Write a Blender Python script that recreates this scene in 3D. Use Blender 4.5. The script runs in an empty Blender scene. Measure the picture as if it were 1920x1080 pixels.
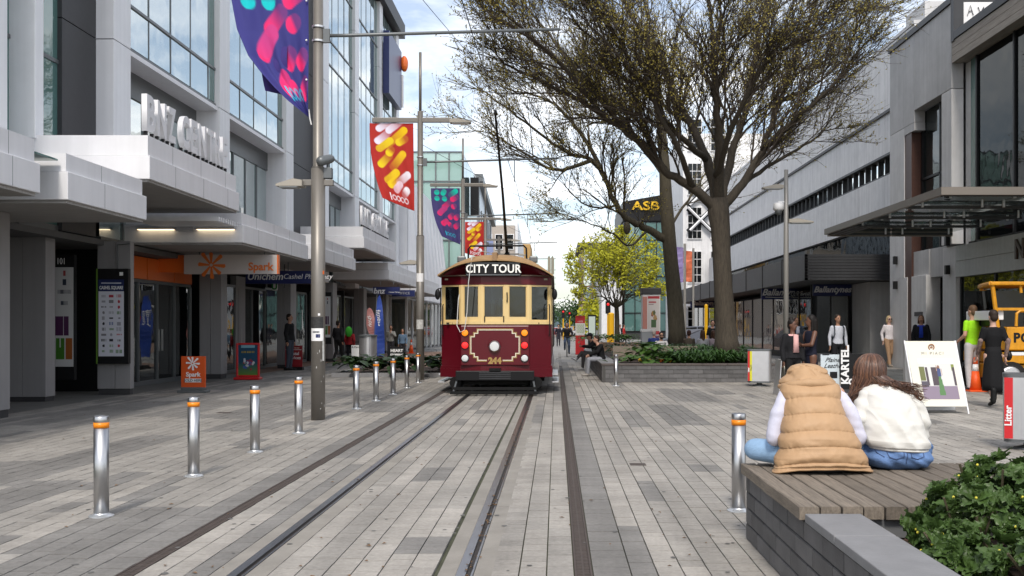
import bpy, bmesh, math, random
import numpy as np
from mathutils import Vector, Matrix, Quaternion, noise
rnd = random.Random(7)
SC = bpy.context.scene
COL = SC.collection
R = math.radians
# ------------------------------------------------------------ camera
F = 1866.7                       # focal length in photo pixels (35 mm on 36 mm, 1920 wide)
VX, VY, EYE = 1043.0, 612.0, 1.58
cam_d = bpy.data.cameras.new('camera')
cam_d.lens = 35.0; cam_d.sensor_width = 36.0
cam_d.shift_x = -(VX - 960) / 1920.0
cam_d.shift_y = (VY - 540) / 1920.0
cam_d.clip_start = 0.1; cam_d.clip_end = 6000
cam = bpy.data.objects.new('camera', cam_d); COL.objects.link(cam)
cam.location = (0, 0, EYE); cam.rotation_euler = (R(90), 0, 0)
SC.camera = cam
# ------------------------------------------------------------ sky, sun, exposure
SUN_EL, SUN_AZ = 48.0, 184.0     # sun behind the camera
W = bpy.data.worlds.new('World'); SC.world = W; W.use_nodes = True
nt = W.node_tree; nt.nodes.clear()
def N(t, **k):
 n = nt.nodes.new(t)
 for a, b in k.items(): setattr(n, a, b)
 return n
out = N('ShaderNodeOutputWorld'); bg = N('ShaderNodeBackground'); bg.inputs[1].default_value = 0.10
sky = N('ShaderNodeTexSky', sky_type='NISHITA'); sky.sun_disc = False
sky.sun_elevation = R(SUN_EL); sky.sun_rotation = R(SUN_AZ); sky.air_density = 1.0; sky.dust_density = 1.5
tc = N('ShaderNodeTexCoord'); sep = N('ShaderNodeSeparateXYZ')
nt.links.new(tc.outputs['Generated'], sep.inputs[0])
zz = N('ShaderNodeMath', operation='MAXIMUM'); zz.inputs[1].default_value = 0.0
nt.links.new(sep.outputs['Z'], zz.inputs[0])
za = N('ShaderNodeMath', operation='ADD'); za.inputs[1].default_value = 0.16
nt.links.new(zz.outputs[0], za.inputs[0])
dx = N('ShaderNodeMath', operation='DIVIDE'); dy = N('ShaderNodeMath', operation='DIVIDE')
nt.links.new(sep.outputs['X'], dx.inputs[0]); nt.links.new(za.outputs[0], dx.inputs[1])
nt.links.new(sep.outputs['Y'], dy.inputs[0]); nt.links.new(za.outputs[0], dy.inputs[1])
cmb = N('ShaderNodeCombineXYZ'); nt.links.new(dx.outputs[0], cmb.inputs[0]); nt.links.new(dy.outputs[0], cmb.inputs[1])
nz = N('ShaderNodeTexNoise'); nz.inputs['Scale'].default_value = 1.15; nz.inputs['Detail'].default_value = 7; nz.inputs['Roughness'].default_value = 0.6
nz.inputs['Distortion'].default_value = 0.35
nt.links.new(cmb.outputs[0], nz.inputs['Vector'])
rp = N('ShaderNodeValToRGB'); rp.color_ramp.elements[0].position = 0.43; rp.color_ramp.elements[1].position = 0.64
rp.color_ramp.elements[0].color = (0.18, 0.18, 0.18, 1); rp.color_ramp.elements[1].color = (0.97, 0.97, 0.97, 1)
nt.links.new(nz.outputs['Fac'], rp.inputs[0])
mx = N('ShaderNodeMixRGB'); mx.inputs[2].default_value = (9.8, 9.75, 9.8, 1)
nt.links.new(rp.outputs[0], mx.inputs[0]); nt.links.new(sky.outputs[0], mx.inputs[1])
nt.links.new(mx.outputs[0], bg.inputs[0]); nt.links.new(bg.outputs[0], out.inputs[0])
sd = bpy.data.lights.new('sun', 'SUN'); sd.energy = 1.5; sd.angle = R(10); sd.color = (1, 0.93, 0.84)
sun = bpy.data.objects.new('sun', sd); COL.objects.link(sun)
_az, _el = R(SUN_AZ), R(SUN_EL)
sdir = Vector((math.sin(_az) * math.cos(_el), math.cos(_az) * math.cos(_el), math.sin(_el)))
sun.rotation_euler = sdir.to_track_quat('Z', 'Y').to_euler()
VS = SC.view_settings
SC.display_settings.display_device = 'sRGB'
VS.view_transform = 'Standard'; VS.look = 'None'; VS.exposure = 0.86; VS.gamma = 1.0; VS.use_curve_mapping = False
SC.render.engine = 'CYCLES'
cy = SC.cycles
cy.max_bounces = 7; cy.diffuse_bounces = 3; cy.glossy_bounces = 3; cy.transmission_bounces = 4; cy.transparent_max_bounces = 8
cy.caustics_reflective = False; cy.caustics_refractive = False; cy.sample_clamp_indirect = 6
try:
 cy.use_denoising = True; cy.denoiser = 'OPENIMAGEDENOISE'
except Exception: pass
# ------------------------------------------------------------ helpers
def GX(px, D): return (px - VX) / F * D
def GZ(py, D): return EYE - (py - VY) / F * D
def GD(py): return EYE * F / (py - VY)
def P(px, py, D): return Vector((GX(px, D), D, GZ(py, D)))
ORG = {}
class MB:
 def __init__(s): s.v = []; s.f = []; s.c = []; s.m = []
 def _q(s, pts, faces):
  b = len(s.v); s.v.extend([tuple(p) for p in pts]); s.f.extend([tuple(i + b for i in f) for f in faces])
 def box(s, x0, x1, y0, y1, z0, z1, M=None):
  p = [(x0, y0, z0), (x1, y0, z0), (x1, y1, z0), (x0, y1, z0), (x0, y0, z1), (x1, y0, z1), (x1, y1, z1), (x0, y1, z1)]
  if M: p = [M @ Vector(q) for q in p]
  s._q(p, [(3, 2, 1, 0), (4, 5, 6, 7), (0, 1, 5, 4), (1, 2, 6, 5), (2, 3, 7, 6), (3, 0, 4, 7)]); return s
 def quad(s, *p): s._q(p, [tuple(range(len(p)))]); return s
 def prism(s, poly, fa, fb):
  """poly of 2D points; fa, fb map a 2D point to 3D on the two ends"""
  n = len(poly); p = [fa(*q) for q in poly] + [fb(*q) for q in poly]
  s._q(p, [tuple(range(n - 1, -1, -1)), tuple(range(n, 2 * n))] + [(i, (i + 1) % n, n + (i + 1) % n, n + i) for i in range(n)]); return s
 def tube(s, path, rad, n=8, cap=True, flat=1.0, up=None):
  path = [Vector(p) for p in path]; k = len(path)
  if not isinstance(rad, (list, tuple)): rad = [rad] * k
  b = len(s.v); u = None
  for i, p in enumerate(path):
   t = (path[min(i + 1, k - 1)] - path[max(i - 1, 0)])
   t = t.normalized() if t.length > 1e-9 else Vector((0, 0, 1))
   if u is None:
    u = Vector(up) if up else (Vector((0, 0, 1)) if abs(t.z) < 0.9 else Vector((1, 0, 0)))
   u = (u - t * u.dot(t))
   u = u.normalized() if u.length > 1e-6 else t.orthogonal().normalized()
   w = t.cross(u); r = rad[i]
   for j in range(n):
    a = 2 * math.pi * j / n
    s.v.append(tuple(p + u * (math.cos(a) * r * flat) + w * (math.sin(a) * r)))
  for i in range(k - 1):
   for j in range(n):
    j2 = (j + 1) % n
    s.f.append((b + i * n + j, b + i * n + j2, b + (i + 1) * n + j2, b + (i + 1) * n + j))
  if cap:
   s.f.append(tuple(b + j for j in range(n - 1, -1, -1))); s.f.append(tuple(b + (k - 1) * n + j for j in range(n)))
  return s
 def lathe(s, prof, c=(0, 0, 0), n=16, sx=1, sy=1):
  b = len(s.v)
  for r, z in prof:
   for j in range(n):
    a = 2 * math.pi * j / n
    s.v.append((c[0] + math.cos(a) * r * sx, c[1] + math.sin(a) * r * sy, c[2] + z))
  k = len(prof)
  for i in range(k - 1):
   for j in range(n):
    j2 = (j + 1) % n
    s.f.append((b + i * n + j, b + i * n + j2, b + (i + 1) * n + j2, b + (i + 1) * n + j))
  s.f.append(tuple(b + j for j in range(n - 1, -1, -1))); s.f.append(tuple(b + (k - 1) * n + j for j in range(n)))
  return s
 def ell(s, c, r, n=12, m=8, M=None):
  b = len(s.v); c = Vector(c)
  for i in range(1, m):
   t = math.pi * i / m
   for j in range(n):
    a = 2 * math.pi * j / n
    q = Vector((r[0] * math.sin(t) * math.cos(a), r[1] * math.sin(t) * math.sin(a), r[2] * math.cos(t)))
    if M: q = M @ q
    s.v.append(tuple(c + q))
  for z in (r[2], -r[2]):
   q = Vector((0, 0, z)); q = M @ q if M else q
   s.v.append(tuple(c + q))
  T, B = b + (m - 1) * n, b + (m - 1) * n + 1
  for j in range(n):
   j2 = (j + 1) % n
   s.f.append((T, b + j, b + j2)); s.f.append((B, b + (m - 2) * n + j2, b + (m - 2) * n + j))
   for i in range(m - 2):
    s.f.append((b + i * n + j, b + (i + 1) * n + j, b + (i + 1) * n + j2, b + i * n + j2))
  return s
 def loft(s, rings, cap=True, closed=True):
  b = len(s.v); n = len(rings[0]); k = len(rings)
  for r in rings: s.v.extend([tuple(p) for p in r])
  for i in range(k - 1):
   for j in range(n if closed else n - 1):
    j2 = (j + 1) % n
    s.f.append((b + i * n + j, b + i * n + j2, b + (i + 1) * n + j2, b + (i + 1) * n + j))
  if cap and closed:
   s.f.append(tuple(b + j for j in range(n - 1, -1, -1))); s.f.append(tuple(b + (k - 1) * n + j for j in range(n)))
  return s
 def cap2(s, a, b, ra, rb, n=10, fx=1.0, up=None):
  """tapered capsule, closed with rounded ends"""
  a = Vector(a); b = Vector(b); d = (b - a); L = max(d.length, 1e-6); d /= L
  path = [a - d * ra * .95, a - d * ra * .7, a - d * ra * .3, a, b, b + d * rb * .3, b + d * rb * .7, b + d * rb * .95]
  rr = [ra * .3, ra * .71, ra * .95, ra, rb, rb * .95, rb * .71, rb * .3]
  return s.tube(path, rr, n, True, fx, up)
 def quadcat(s, o):
  b = len(s.v); s.v += o.v; s.f += [tuple(i + b for i in f) for f in o.f]
 def mesh(s, name, org=(0, 0, 0)):
  me = bpy.data.meshes.new(name); o = Vector(org)
  me.from_pydata([(p[0] - o[0], p[1] - o[1], p[2] - o[2]) for p in s.v], [], s.f)
  if s.c:
   ca = me.color_attributes.new('col', 'FLOAT_COLOR', 'POINT')
   arr = np.ones((len(s.v), 4), dtype=np.float32); arr[:, :3] = np.array(s.c, dtype=np.float32)[:, :3]
   ca.data.foreach_set('color', arr.ravel())
  return me
 def build(s, name, mat, parent=None, at=None, smooth=False, bevel=0, **tg):
  org = Vector(at) if at is not None else (ORG[parent.name] if parent else Vector((0, 0, 0)))
  o = link(s.mesh(name, org), name, mat, parent, None, smooth)
  if parent:
   if at is not None: o.location = org - ORG[parent.name]
  else: o.location = org
  ORG[o.name] = org
  if bevel:
   b = o.modifiers.new('edge', 'BEVEL'); b.width = bevel; b.segments = 2; b.limit_method = 'ANGLE'; b.angle_limit = R(40)
  tag(o, **tg); return o
def link(me, name, mat=None, parent=None, loc=None, smooth=False):
 if mat and not me.materials: me.materials.append(mat)
 if smooth: me.polygons.foreach_set('use_smooth', [True] * len(me.polygons))
 o = bpy.data.objects.new(name, me); COL.objects.link(o)
 if parent: o.parent = parent
 if loc is not None: o.location = loc
 return o
def inst(me, name, mat, parent, wloc, rot=None, scale=None):
 """one more object on shared mesh data at world place wloc under parent"""
 o = link(me, name, mat, parent)
 o.location = Vector(wloc) - (ORG[parent.name] if parent else Vector((0, 0, 0)))
 if rot: o.rotation_euler = rot
 if scale: o.scale = scale
 ORG[o.name] = Vector(wloc); return o
def tag(o, label=None, cat=None, group=None, kind=None):
 if label: o['label'] = label
 if cat: o['category'] = cat
 if group: o['group'] = group
 if kind: o['kind'] = kind
 return o
def thing(name, loc, label, cat, group=None, rz=0):
 o = bpy.data.objects.new(name, None); COL.objects.link(o); o.location = loc; o.rotation_euler = (0, 0, rz)
 o.empty_display_size = .2; ORG[o.name] = Vector(loc); return tag(o, label, cat, group)
KIDS = {}
def dup(root, loc, label=None, rz=None):
 def cp(o, par):
  c = o.copy(); COL.objects.link(c)
  if par: c.parent = par
  for k in o.children: cp(k, c)
  return c
 c = cp(root, None); c.location = loc
 if rz is not None: c.rotation_euler = (0, 0, rz)
 if label: c['label'] = label
 ORG[c.name] = Vector(loc); return c
# ------------------------------------------------------------ materials
def mat(name, col, rough=0.6, metal=0.0, noise=0.0, nscale=8.0, bump=0.0, bscale=40.0, spec=0.5, rand=0.0, attr=False, emit=0.0, stretch=None, streak=0.0, coat=0.0):
 m = bpy.data.materials.new(name); m.use_nodes = True; t = m.node_tree; b = t.nodes['Principled BSDF']
 L = t.links.new
 b.inputs['Roughness'].default_value = rough; b.inputs['Metallic'].default_value = metal
 b.inputs['Specular IOR Level'].default_value = spec
 if coat: b.inputs['Coat Weight'].default_value = coat; b.inputs['Coat Roughness'].default_value = .08
 cur = None
 if attr:
  a = t.nodes.new('ShaderNodeAttribute'); a.attribute_name = 'col'; cur = a.outputs['Color']
 else:
  c = t.nodes.new('ShaderNodeRGB'); c.outputs[0].default_value = (*col, 1); cur = c.outputs[0]
 pos = None
 if noise or bump or streak:
  g = t.nodes.new('ShaderNodeNewGeometry'); pos = g.outputs['Position']
  if stretch:
   mp = t.nodes.new('ShaderNodeMapping'); mp.inputs['Scale'].default_value = stretch; L(pos, mp.inputs[0]); pos = mp.outputs[0]
 def val(cur, fac_out, lo, hi):
  r = t.nodes.new('ShaderNodeMapRange'); r.inputs[1].default_value = 0.25; r.inputs[2].default_value = 0.75
  r.inputs[3].default_value = lo; r.inputs[4].default_value = hi; L(fac_out, r.inputs[0])
  mm = t.nodes.new('ShaderNodeMixRGB'); mm.blend_type = 'MULTIPLY'; mm.inputs[0].default_value = 1
  L(cur, mm.inputs[1]); L(r.outputs[0], mm.inputs[2]); return mm.outputs[0]
 if noise:
  n = t.nodes.new('ShaderNodeTexNoise'); n.inputs['Scale'].default_value = nscale; n.inputs['Detail'].default_value = 6; n.inputs['Roughness'].default_value = .65
  L(pos, n.inputs['Vector']); cur = val(cur, n.outputs['Fac'], 1 - noise, 1 + noise)
 if streak:      # rain streaks running down a face
  g2 = t.nodes.new('ShaderNodeNewGeometry'); mp2 = t.nodes.new('ShaderNodeMapping'); mp2.inputs['Scale'].default_value = (3, 3, .12); L(g2.outputs['Position'], mp2.inputs[0])
  n2 = t.nodes.new('ShaderNodeTexNoise'); n2.inputs['Scale'].default_value = 2.2; n2.inputs['Detail'].default_value = 5; L(mp2.outputs[0], n2.inputs['Vector'])
  cur = val(cur, n2.outputs['Fac'], 1 - streak, 1 + streak * .5)
 if rand:
  oi = t.nodes.new('ShaderNodeObjectInfo')
  r = t.nodes.new('ShaderNodeMapRange'); r.inputs[3].default_value = 1 - rand; r.inputs[4].default_value = 1 + rand; L(oi.outputs['Random'], r.inputs[0])
  mm = t.nodes.new('ShaderNodeMixRGB'); mm.blend_type = 'MULTIPLY'; mm.inputs[0].default_value = 1
  L(cur, mm.inputs[1]); L(r.outputs[0], mm.inputs[2]); cur = mm.outputs[0]
 L(cur, b.inputs['Base Color'])
 if bump:
  n3 = t.nodes.new('ShaderNodeTexNoise'); n3.inputs['Scale'].default_value = bscale; n3.inputs['Detail'].default_value = 5; L(pos, n3.inputs['Vector'])
  bp = t.nodes.new('ShaderNodeBump'); bp.inputs['Strength'].default_value = bump; bp.inputs['Distance'].default_value = .02; L(n3.outputs['Fac'], bp.inputs['Height']); L(bp.outputs[0], b.inputs['Normal'])
 if emit:
  L(cur, b.inputs['Emission Color']); b.inputs['Emission Strength'].default_value = emit
 return m
def glass(name, tint, see=0.5, rough=0.02, refl=0.1, gl=.95):
 """window glass: see-through by `see`, the rest a tinted body, with a mirror coat that grows at grazing angles"""
 m = bpy.data.materials.new(name); m.use_nodes = True; t = m.node_tree; t.nodes.clear(); L = t.links.new
 o = t.nodes.new('ShaderNodeOutputMaterial'); g = t.nodes.new('ShaderNodeBsdfGlossy'); g.inputs['Roughness'].default_value = rough; g.inputs[0].default_value = (gl * .96, gl, gl, 1)
 d = t.nodes.new('ShaderNodeBsdfDiffuse'); d.inputs[0].default_value = (*tint, 1)
 tr = t.nodes.new('ShaderNodeBsdfTransparent'); tr.inputs[0].default_value = (.8, .88, .86, 1)
 m1 = t.nodes.new('ShaderNodeMixShader'); m1.inputs[0].default_value = see; L(d.outputs[0], m1.inputs[1]); L(tr.outputs[0], m1.inputs[2])
 fr = t.nodes.new('ShaderNodeFresnel'); fr.inputs[0].default_value = 1.55
 ad = t.nodes.new('ShaderNodeMath'); ad.operation = 'MULTIPLY_ADD'; ad.inputs[1].default_value = 1.0 - refl; ad.inputs[2].default_value = refl; L(fr.outputs[0], ad.inputs[0])
 # slight waviness of real panes
 ge = t.nodes.new('ShaderNodeNewGeometry'); n = t.nodes.new('ShaderNodeTexNoise'); n.inputs['Scale'].default_value = .9; L(ge.outputs['Position'], n.inputs['Vector'])
 bp = t.nodes.new('ShaderNodeBump'); bp.inputs['Strength'].default_value = .04; bp.inputs['Distance'].default_value = .2; L(n.outputs['Fac'], bp.inputs['Height']); L(bp.outputs[0], g.inputs['Normal'])
 m2 = t.nodes.new('ShaderNodeMixShader'); L(ad.outputs[0], m2.inputs[0]); L(m1.outputs[0], m2.inputs[1]); L(g.outputs[0], m2.inputs[2]); L(m2.outputs[0], o.inputs[0])
 return m
M = {}
M['white_clad'] = mat('white_cladding', (.74, .75, .77), .45, noise=.05, nscale=1.2, streak=.07)
M['white_fascia'] = mat('white_fascia', (.74, .74, .76), .4, noise=.04, nscale=1.5, streak=.05)
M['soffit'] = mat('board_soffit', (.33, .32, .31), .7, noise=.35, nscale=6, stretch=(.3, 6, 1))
M['dark_clad'] = mat('dark_cladding', (.04, .04, .043), .55, noise=.1)
M['grey_column'] = mat('column_grey', (.27, .265, .27), .5, noise=.05, nscale=2, streak=.08)
M['black'] = mat('black_paint', (.010, .010, .011), .45, noise=.1, spec=.25)
M['black_satin'] = mat('black_satin', (.010, .010, .011), .35, spec=.2)
M['mullion'] = mat('mullion_grey', (.13, .14, .145), .4, metal=.3)
M['glass_up'] = glass('tower_glass', (.16, .25, .25), .12, refl=.5)
M['glass_teal'] = glass('teal_glass', (.10, .20, .185), .1, refl=.08)
M['glass_shop'] = glass('shop_glass', (.015, .018, .018), .66, refl=.14, gl=.8)
M['glass_dark'] = glass('dark_glass', (.006, .007, .008), .1, refl=.02, gl=.42)
M['concrete'] = mat('white_concrete', (.72, .72, .72), .75, noise=.10, nscale=1.6, streak=.16, bump=.12, bscale=14)
M['concrete_grey'] = mat('grey_concrete', (.44, .44, .44), .7, noise=.14, nscale=1.1, streak=.12)
M['concrete_mid'] = mat('concrete_trim', (.58, .58, .58), .7, noise=.1, nscale=2, streak=.1)
M['dark_fascia'] = mat('charcoal_fascia', (.03, .031, .034), .5, noise=.2, nscale=2, streak=.2)
M['pole'] = mat('bronze_grey_paint', (.20, .185, .165), .42, metal=.35, noise=.08, nscale=3)
M['steel'] = mat('brushed_steel', (.50, .50, .505), .34, metal=1.0, noise=.06, nscale=30, stretch=(30, 30, .6))
M['steel_dull'] = mat('dull_aluminium', (.66, .66, .67), .38, metal=.85, noise=.06, nscale=6)
M['rust'] = mat('rust_brown', (.065, .026, .017), .5, noise=.2)
M['orange'] = mat('orange_panel', (.75, .15, .02), .35)
M['white'] = mat('white_paint', (.8, .8, .8), .4)
M['navy'] = mat('navy_sign', (.012, .02, .10), .35)
M['red'] = mat('red_paint', (.55, .02, .025), .35)
M['rubber'] = mat('black_rubber', (.015, .015, .015), .8)
M['timber_grey'] = mat('weathered_board', (.30, .27, .235), .75, noise=.3, nscale=3, stretch=(4, .5, 8), bump=.2, bscale=20)
TMP = bpy.data.scenes.new('workbench')
def baked(o):
 """evaluated mesh of o, worked out in a scene of its own"""
 TMP.collection.objects.link(o); vl = TMP.view_layers[0]; vl.update(); me = bpy.data.meshes.new_from_object(o.evaluated_get(vl.depsgraph)); TMP.collection.objects.unlink(o); return me
def text(body, name, m, parent, at, size, depth=.004, face='-Y', align='CENTER', shear=0.0, bold=0.0, rot=0.0, sx=1.0, spacing=1.0, **tg):
 """letters as one mesh; face = the way the front looks"""
 c = bpy.data.curves.new(name, 'FONT'); c.body = body; c.size = size; c.extrude = depth; c.align_x = align; c.align_y = 'CENTER'; c.shear = shear; c.offset = bold; c.resolution_u = 3
 c.space_character = spacing
 tmp = bpy.data.objects.new(name, c); me = baked(tmp); me.name = name
 bpy.data.objects.remove(tmp); bpy.data.curves.remove(c)
 B = {'-Y': Matrix(((1, 0, 0), (0, 0, -1), (0, 1, 0))), '+X': Matrix(((0, 0, 1), (1, 0, 0), (0, 1, 0))), '-X': Matrix(((0, 0, -1), (-1, 0, 0), (0, 1, 0)))}[face]
 X = B.to_4x4() @ Matrix.Rotation(rot, 4, 'Z') @ Matrix.Diagonal((sx, 1, 1, 1))
 me.transform(X); me.materials.clear(); me.materials.append(m)
 o = link(me, name, None, parent); o.location = Vector(at) - (ORG[parent.name] if parent else Vector())
 ORG[o.name] = Vector(at); tag(o, **tg); return o
# ============================================================ GROUND
M['base_ground'] = mat('paving_far', (.24, .232, .22), .8, noise=.22, nscale=.9, bump=.1, stretch=(1.2, .35, 1))
def paver_mat():
 m = mat('stone_paver', (.3, .3, .3), .78, attr=True, noise=.20, nscale=26, bump=.35, bscale=90, spec=.35)
 t = m.node_tree; L = t.links.new; b = t.nodes['Principled BSDF']
 g = t.nodes.new('ShaderNodeNewGeometry'); n = t.nodes.new('ShaderNodeTexNoise'); n.inputs['Scale'].default_value = .8; n.inputs['Detail'].default_value = 7; n.inputs['Roughness'].default_value = .7
 L(g.outputs['Position'], n.inputs['Vector'])
 r = t.nodes.new('ShaderNodeMapRange'); r.inputs[1].default_value = .3; r.inputs[2].default_value = .7; r.inputs[3].default_value = .78; r.inputs[4].default_value = 1.14; L(n.outputs['Fac'], r.inputs[0])
 src = b.inputs['Base Color'].links[0].from_socket
 mm = t.nodes.new('ShaderNodeMixRGB'); mm.blend_type = 'MULTIPLY'; mm.inputs[0].default_value = 1; L(src, mm.inputs[1]); L(r.outputs[0], mm.inputs[2]); L(mm.outputs[0], b.inputs['Base Color'])
 mp = t.nodes.new('ShaderNodeMapping'); mp.inputs['Scale'].default_value = (1.6, .12, 1); L(g.outputs['Position'], mp.inputs[0])
 n2 = t.nodes.new('ShaderNodeTexNoise'); n2.inputs['Scale'].default_value = 1.7; n2.inputs['Detail'].default_value = 6; L(mp.outputs[0], n2.inputs['Vector'])
 r2 = t.nodes.new('ShaderNodeMapRange'); r2.inputs[1].default_value = .35; r2.inputs[2].default_value = .65; r2.inputs[3].default_value = .86; r2.inputs[4].default_value = 1.08; L(n2.outputs['Fac'], r2.inputs[0])
 m2 = t.nodes.new('ShaderNodeMixRGB'); m2.blend_type = 'MULTIPLY'; m2.inputs[0].default_value = 1; L(mm.outputs[0], m2.inputs[1]); L(r2.outputs[0], m2.inputs[2]); L(m2.outputs[0], b.inputs['Base Color'])
 return m
M['paver'] = paver_mat()
M['joint'] = mat('joint_sand', (.062, .066, .040), .95, noise=.35, nscale=5)
M['slab_concrete'] = mat('track_concrete', (.25, .232, .205), .85, noise=.2, nscale=2.5, bump=.25, bscale=60)
M['drain'] = mat('drain_iron', (.075, .058, .05), .7, metal=.2, noise=.25, nscale=14)
M['rail_steel'] = mat('rail_steel', (.33, .33, .35), .28, metal=1.0, noise=.1)
M['rail_dark'] = mat('rail_groove', (.03, .025, .022), .7, noise=.3, nscale=10)
M['brick_red'] = mat('clay_paving', (.20, .125, .09), .85, noise=.25, nscale=5, stretch=(6, 1, 1))
# one sheet to the horizon
g = MB(); g.box(-600, 600, -40, 3500, -.6, -.030); g.build('ground', M['base_ground'], kind='structure')
bed = MB(); bed.quad((-22, 1, -.022), (22, 1, -.022), (22, 70, -.022), (-22, 70, -.022)); bed.build('paving_bed', M['joint'], kind='structure')
far = MB(); far.quad((-15, 40, -.006), (20, 40, -.006), (20, 600, -.006), (-15, 600, -.006))
far.build('paved_street', M['base_ground'], kind='structure')
pv = bpy.data.objects.new('pavement', None); COL.objects.link(pv); ORG['pavement'] = Vector((0, 0, 0)); tag(pv, kind='structure', label='street paving of light and dark grey stone setts in long rows')
TRX = -1.31; RL, RR_ = TRX - .724, TRX + .724
rails = [RL, RR_]
# gaps in the paver rows: (x0, x1)
occ = [(RL - .17, RL + .20), (RR_ - .20, RR_ + .17), (.115, .235), (-2.80, -2.68)]
PW, PL, J = .168, .16, .005
ZL, ZM, ZD = (.345, .322, .290), (.300, .282, .256), (.212, .203, .190)
def tones(row, y0, y1, xc):
 """list of (y_end, tone) runs along a row"""
 out = []; y = y0
 while y < y1:
  L = rnd.choice((.6, .9, 1.2, 1.8, 2.4, 3.0)); q = rnd.random()
  dk = .36 if xc > -2.7 else .5
  if xc > 5: dk = .30
  t = ZD if q < dk * .42 else ZM if q < dk * 1.5 else ZL
  if xc < -5.2: t = ZD if q < .45 else ZM  # rows towards the shops darker: canopy shade put into their tones
  out.append((y + L, t)); y += L
 return out
rows = []
def fill(x0, x1):
 n = max(1, round((x1 - x0) / PW)); w = (x1 - x0) / n
 for i in range(n): rows.append((x0 + i * w, x0 + (i + 1) * w))
segs = [(-9.9, -3.02), (-2.68, RL - .17), (RL + .20, RR_ - .20), (RR_ + .17, .115), (.48, 14.0)]
for a, b in segs: fill(a, b)
special = [(-3.02, -2.80, ZD), (.235, .48, ZD)]
for a, b, t in special: rows.append((a, b))
def visible(x, y): return -.575 * y - .5 < x < .49 * y + .5
cells = []          # (dist, x0,x1,y0,y1,tone)
prev = None
for ri, (xa, xb) in enumerate(rows):
 xc = (xa + xb) / 2
 sp = [t for a, b, t in special if abs(a - xa) < 1e-6]
 if prev is not None and rnd.random() < .42 and not sp: runs = prev
 else: runs = tones(ri, 3, 48, xc)
 prev = runs
 y = 4.2 + rnd.random() * PL; k = 0
 while y < 44:
  L = PL * rnd.choice((1, 1, 1, .8, 1.25))
  ym = y + L / 2
  while k < len(runs) - 1 and runs[k][0] < ym: k += 1
  t = sp[0] if sp else runs[k][1]
  if visible(xc, ym): cells.append((ym if xc > -8 else ym + 30, xa, xb, y, y + L, t))
  y += L
cells.sort(key=lambda c: c[0])
shared = {}
def paver_mesh(w, l, t):
 key = (round(w, 3), round(l, 3), t)
 if key not in shared:
  b = MB(); d = .006
  hx, hy = w / 2 - .0045, l / 2 - .0036
  b.v = [(-hx, -hy, -.02), (hx, -hy, -.02), (hx, hy, -.02), (-hx, hy, -.02), (-hx, -hy, -d), (hx, -hy, -d), (hx, hy, -d), (-hx, hy, -d),
               (-hx + d, -hy + d, 0), (hx - d, -hy + d, 0), (hx - d, hy - d, 0), (-hx + d, hy - d, 0)]
  b.f = [(0, 1, 5, 4), (1, 2, 6, 5), (2, 3, 7, 6), (3, 0, 4, 7), (4, 5, 9, 8), (5, 6, 10, 9), (6, 7, 11, 10), (7, 4, 8, 11), (8, 9, 10, 11)]
  j = rnd.uniform(.92, 1.07); b.c = [tuple(q * j for q in t)] * 12
  shared[key] = b.mesh('paver')
 return shared[key]
bulk = MB()
for i, (d, xa, xb, y0, y1, t) in enumerate(cells):
 xc, yc = (xa + xb) / 2, (y0 + y1) / 2; dz = rnd.uniform(-.0025, .0015)
 if i < 300:
  inst(paver_mesh(xb - xa, y1 - y0, t), 'paver', M['paver'], pv, (xc, yc, dz), (rnd.uniform(-.004, .004), rnd.uniform(-.004, .004), 0))
 else:
  w, l = (xb - xa) / 2 - .0045, (y1 - y0) / 2 - .0036; e = .006; j = rnd.uniform(.93, 1.07)
  b0 = len(bulk.v)
  bulk.v += [(xc - w, yc - l, dz - .02), (xc + w, yc - l, dz - .02), (xc + w, yc + l, dz - .02), (xc - w, yc + l, dz - .02),
                   (xc - w, yc - l, dz), (xc + w, yc - l, dz), (xc + w, yc + l, dz), (xc - w, yc + l, dz)]
  bulk.f += [tuple(b0 + q for q in f) for f in ((4, 5, 6, 7), (0, 1, 5, 4), (1, 2, 6, 5), (3, 0, 4, 7))]
  bulk.c += [tuple(q * j for q in t)] * 8
o = bulk.build('pavers', M['paver'], pv, kind='stuff')
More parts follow.
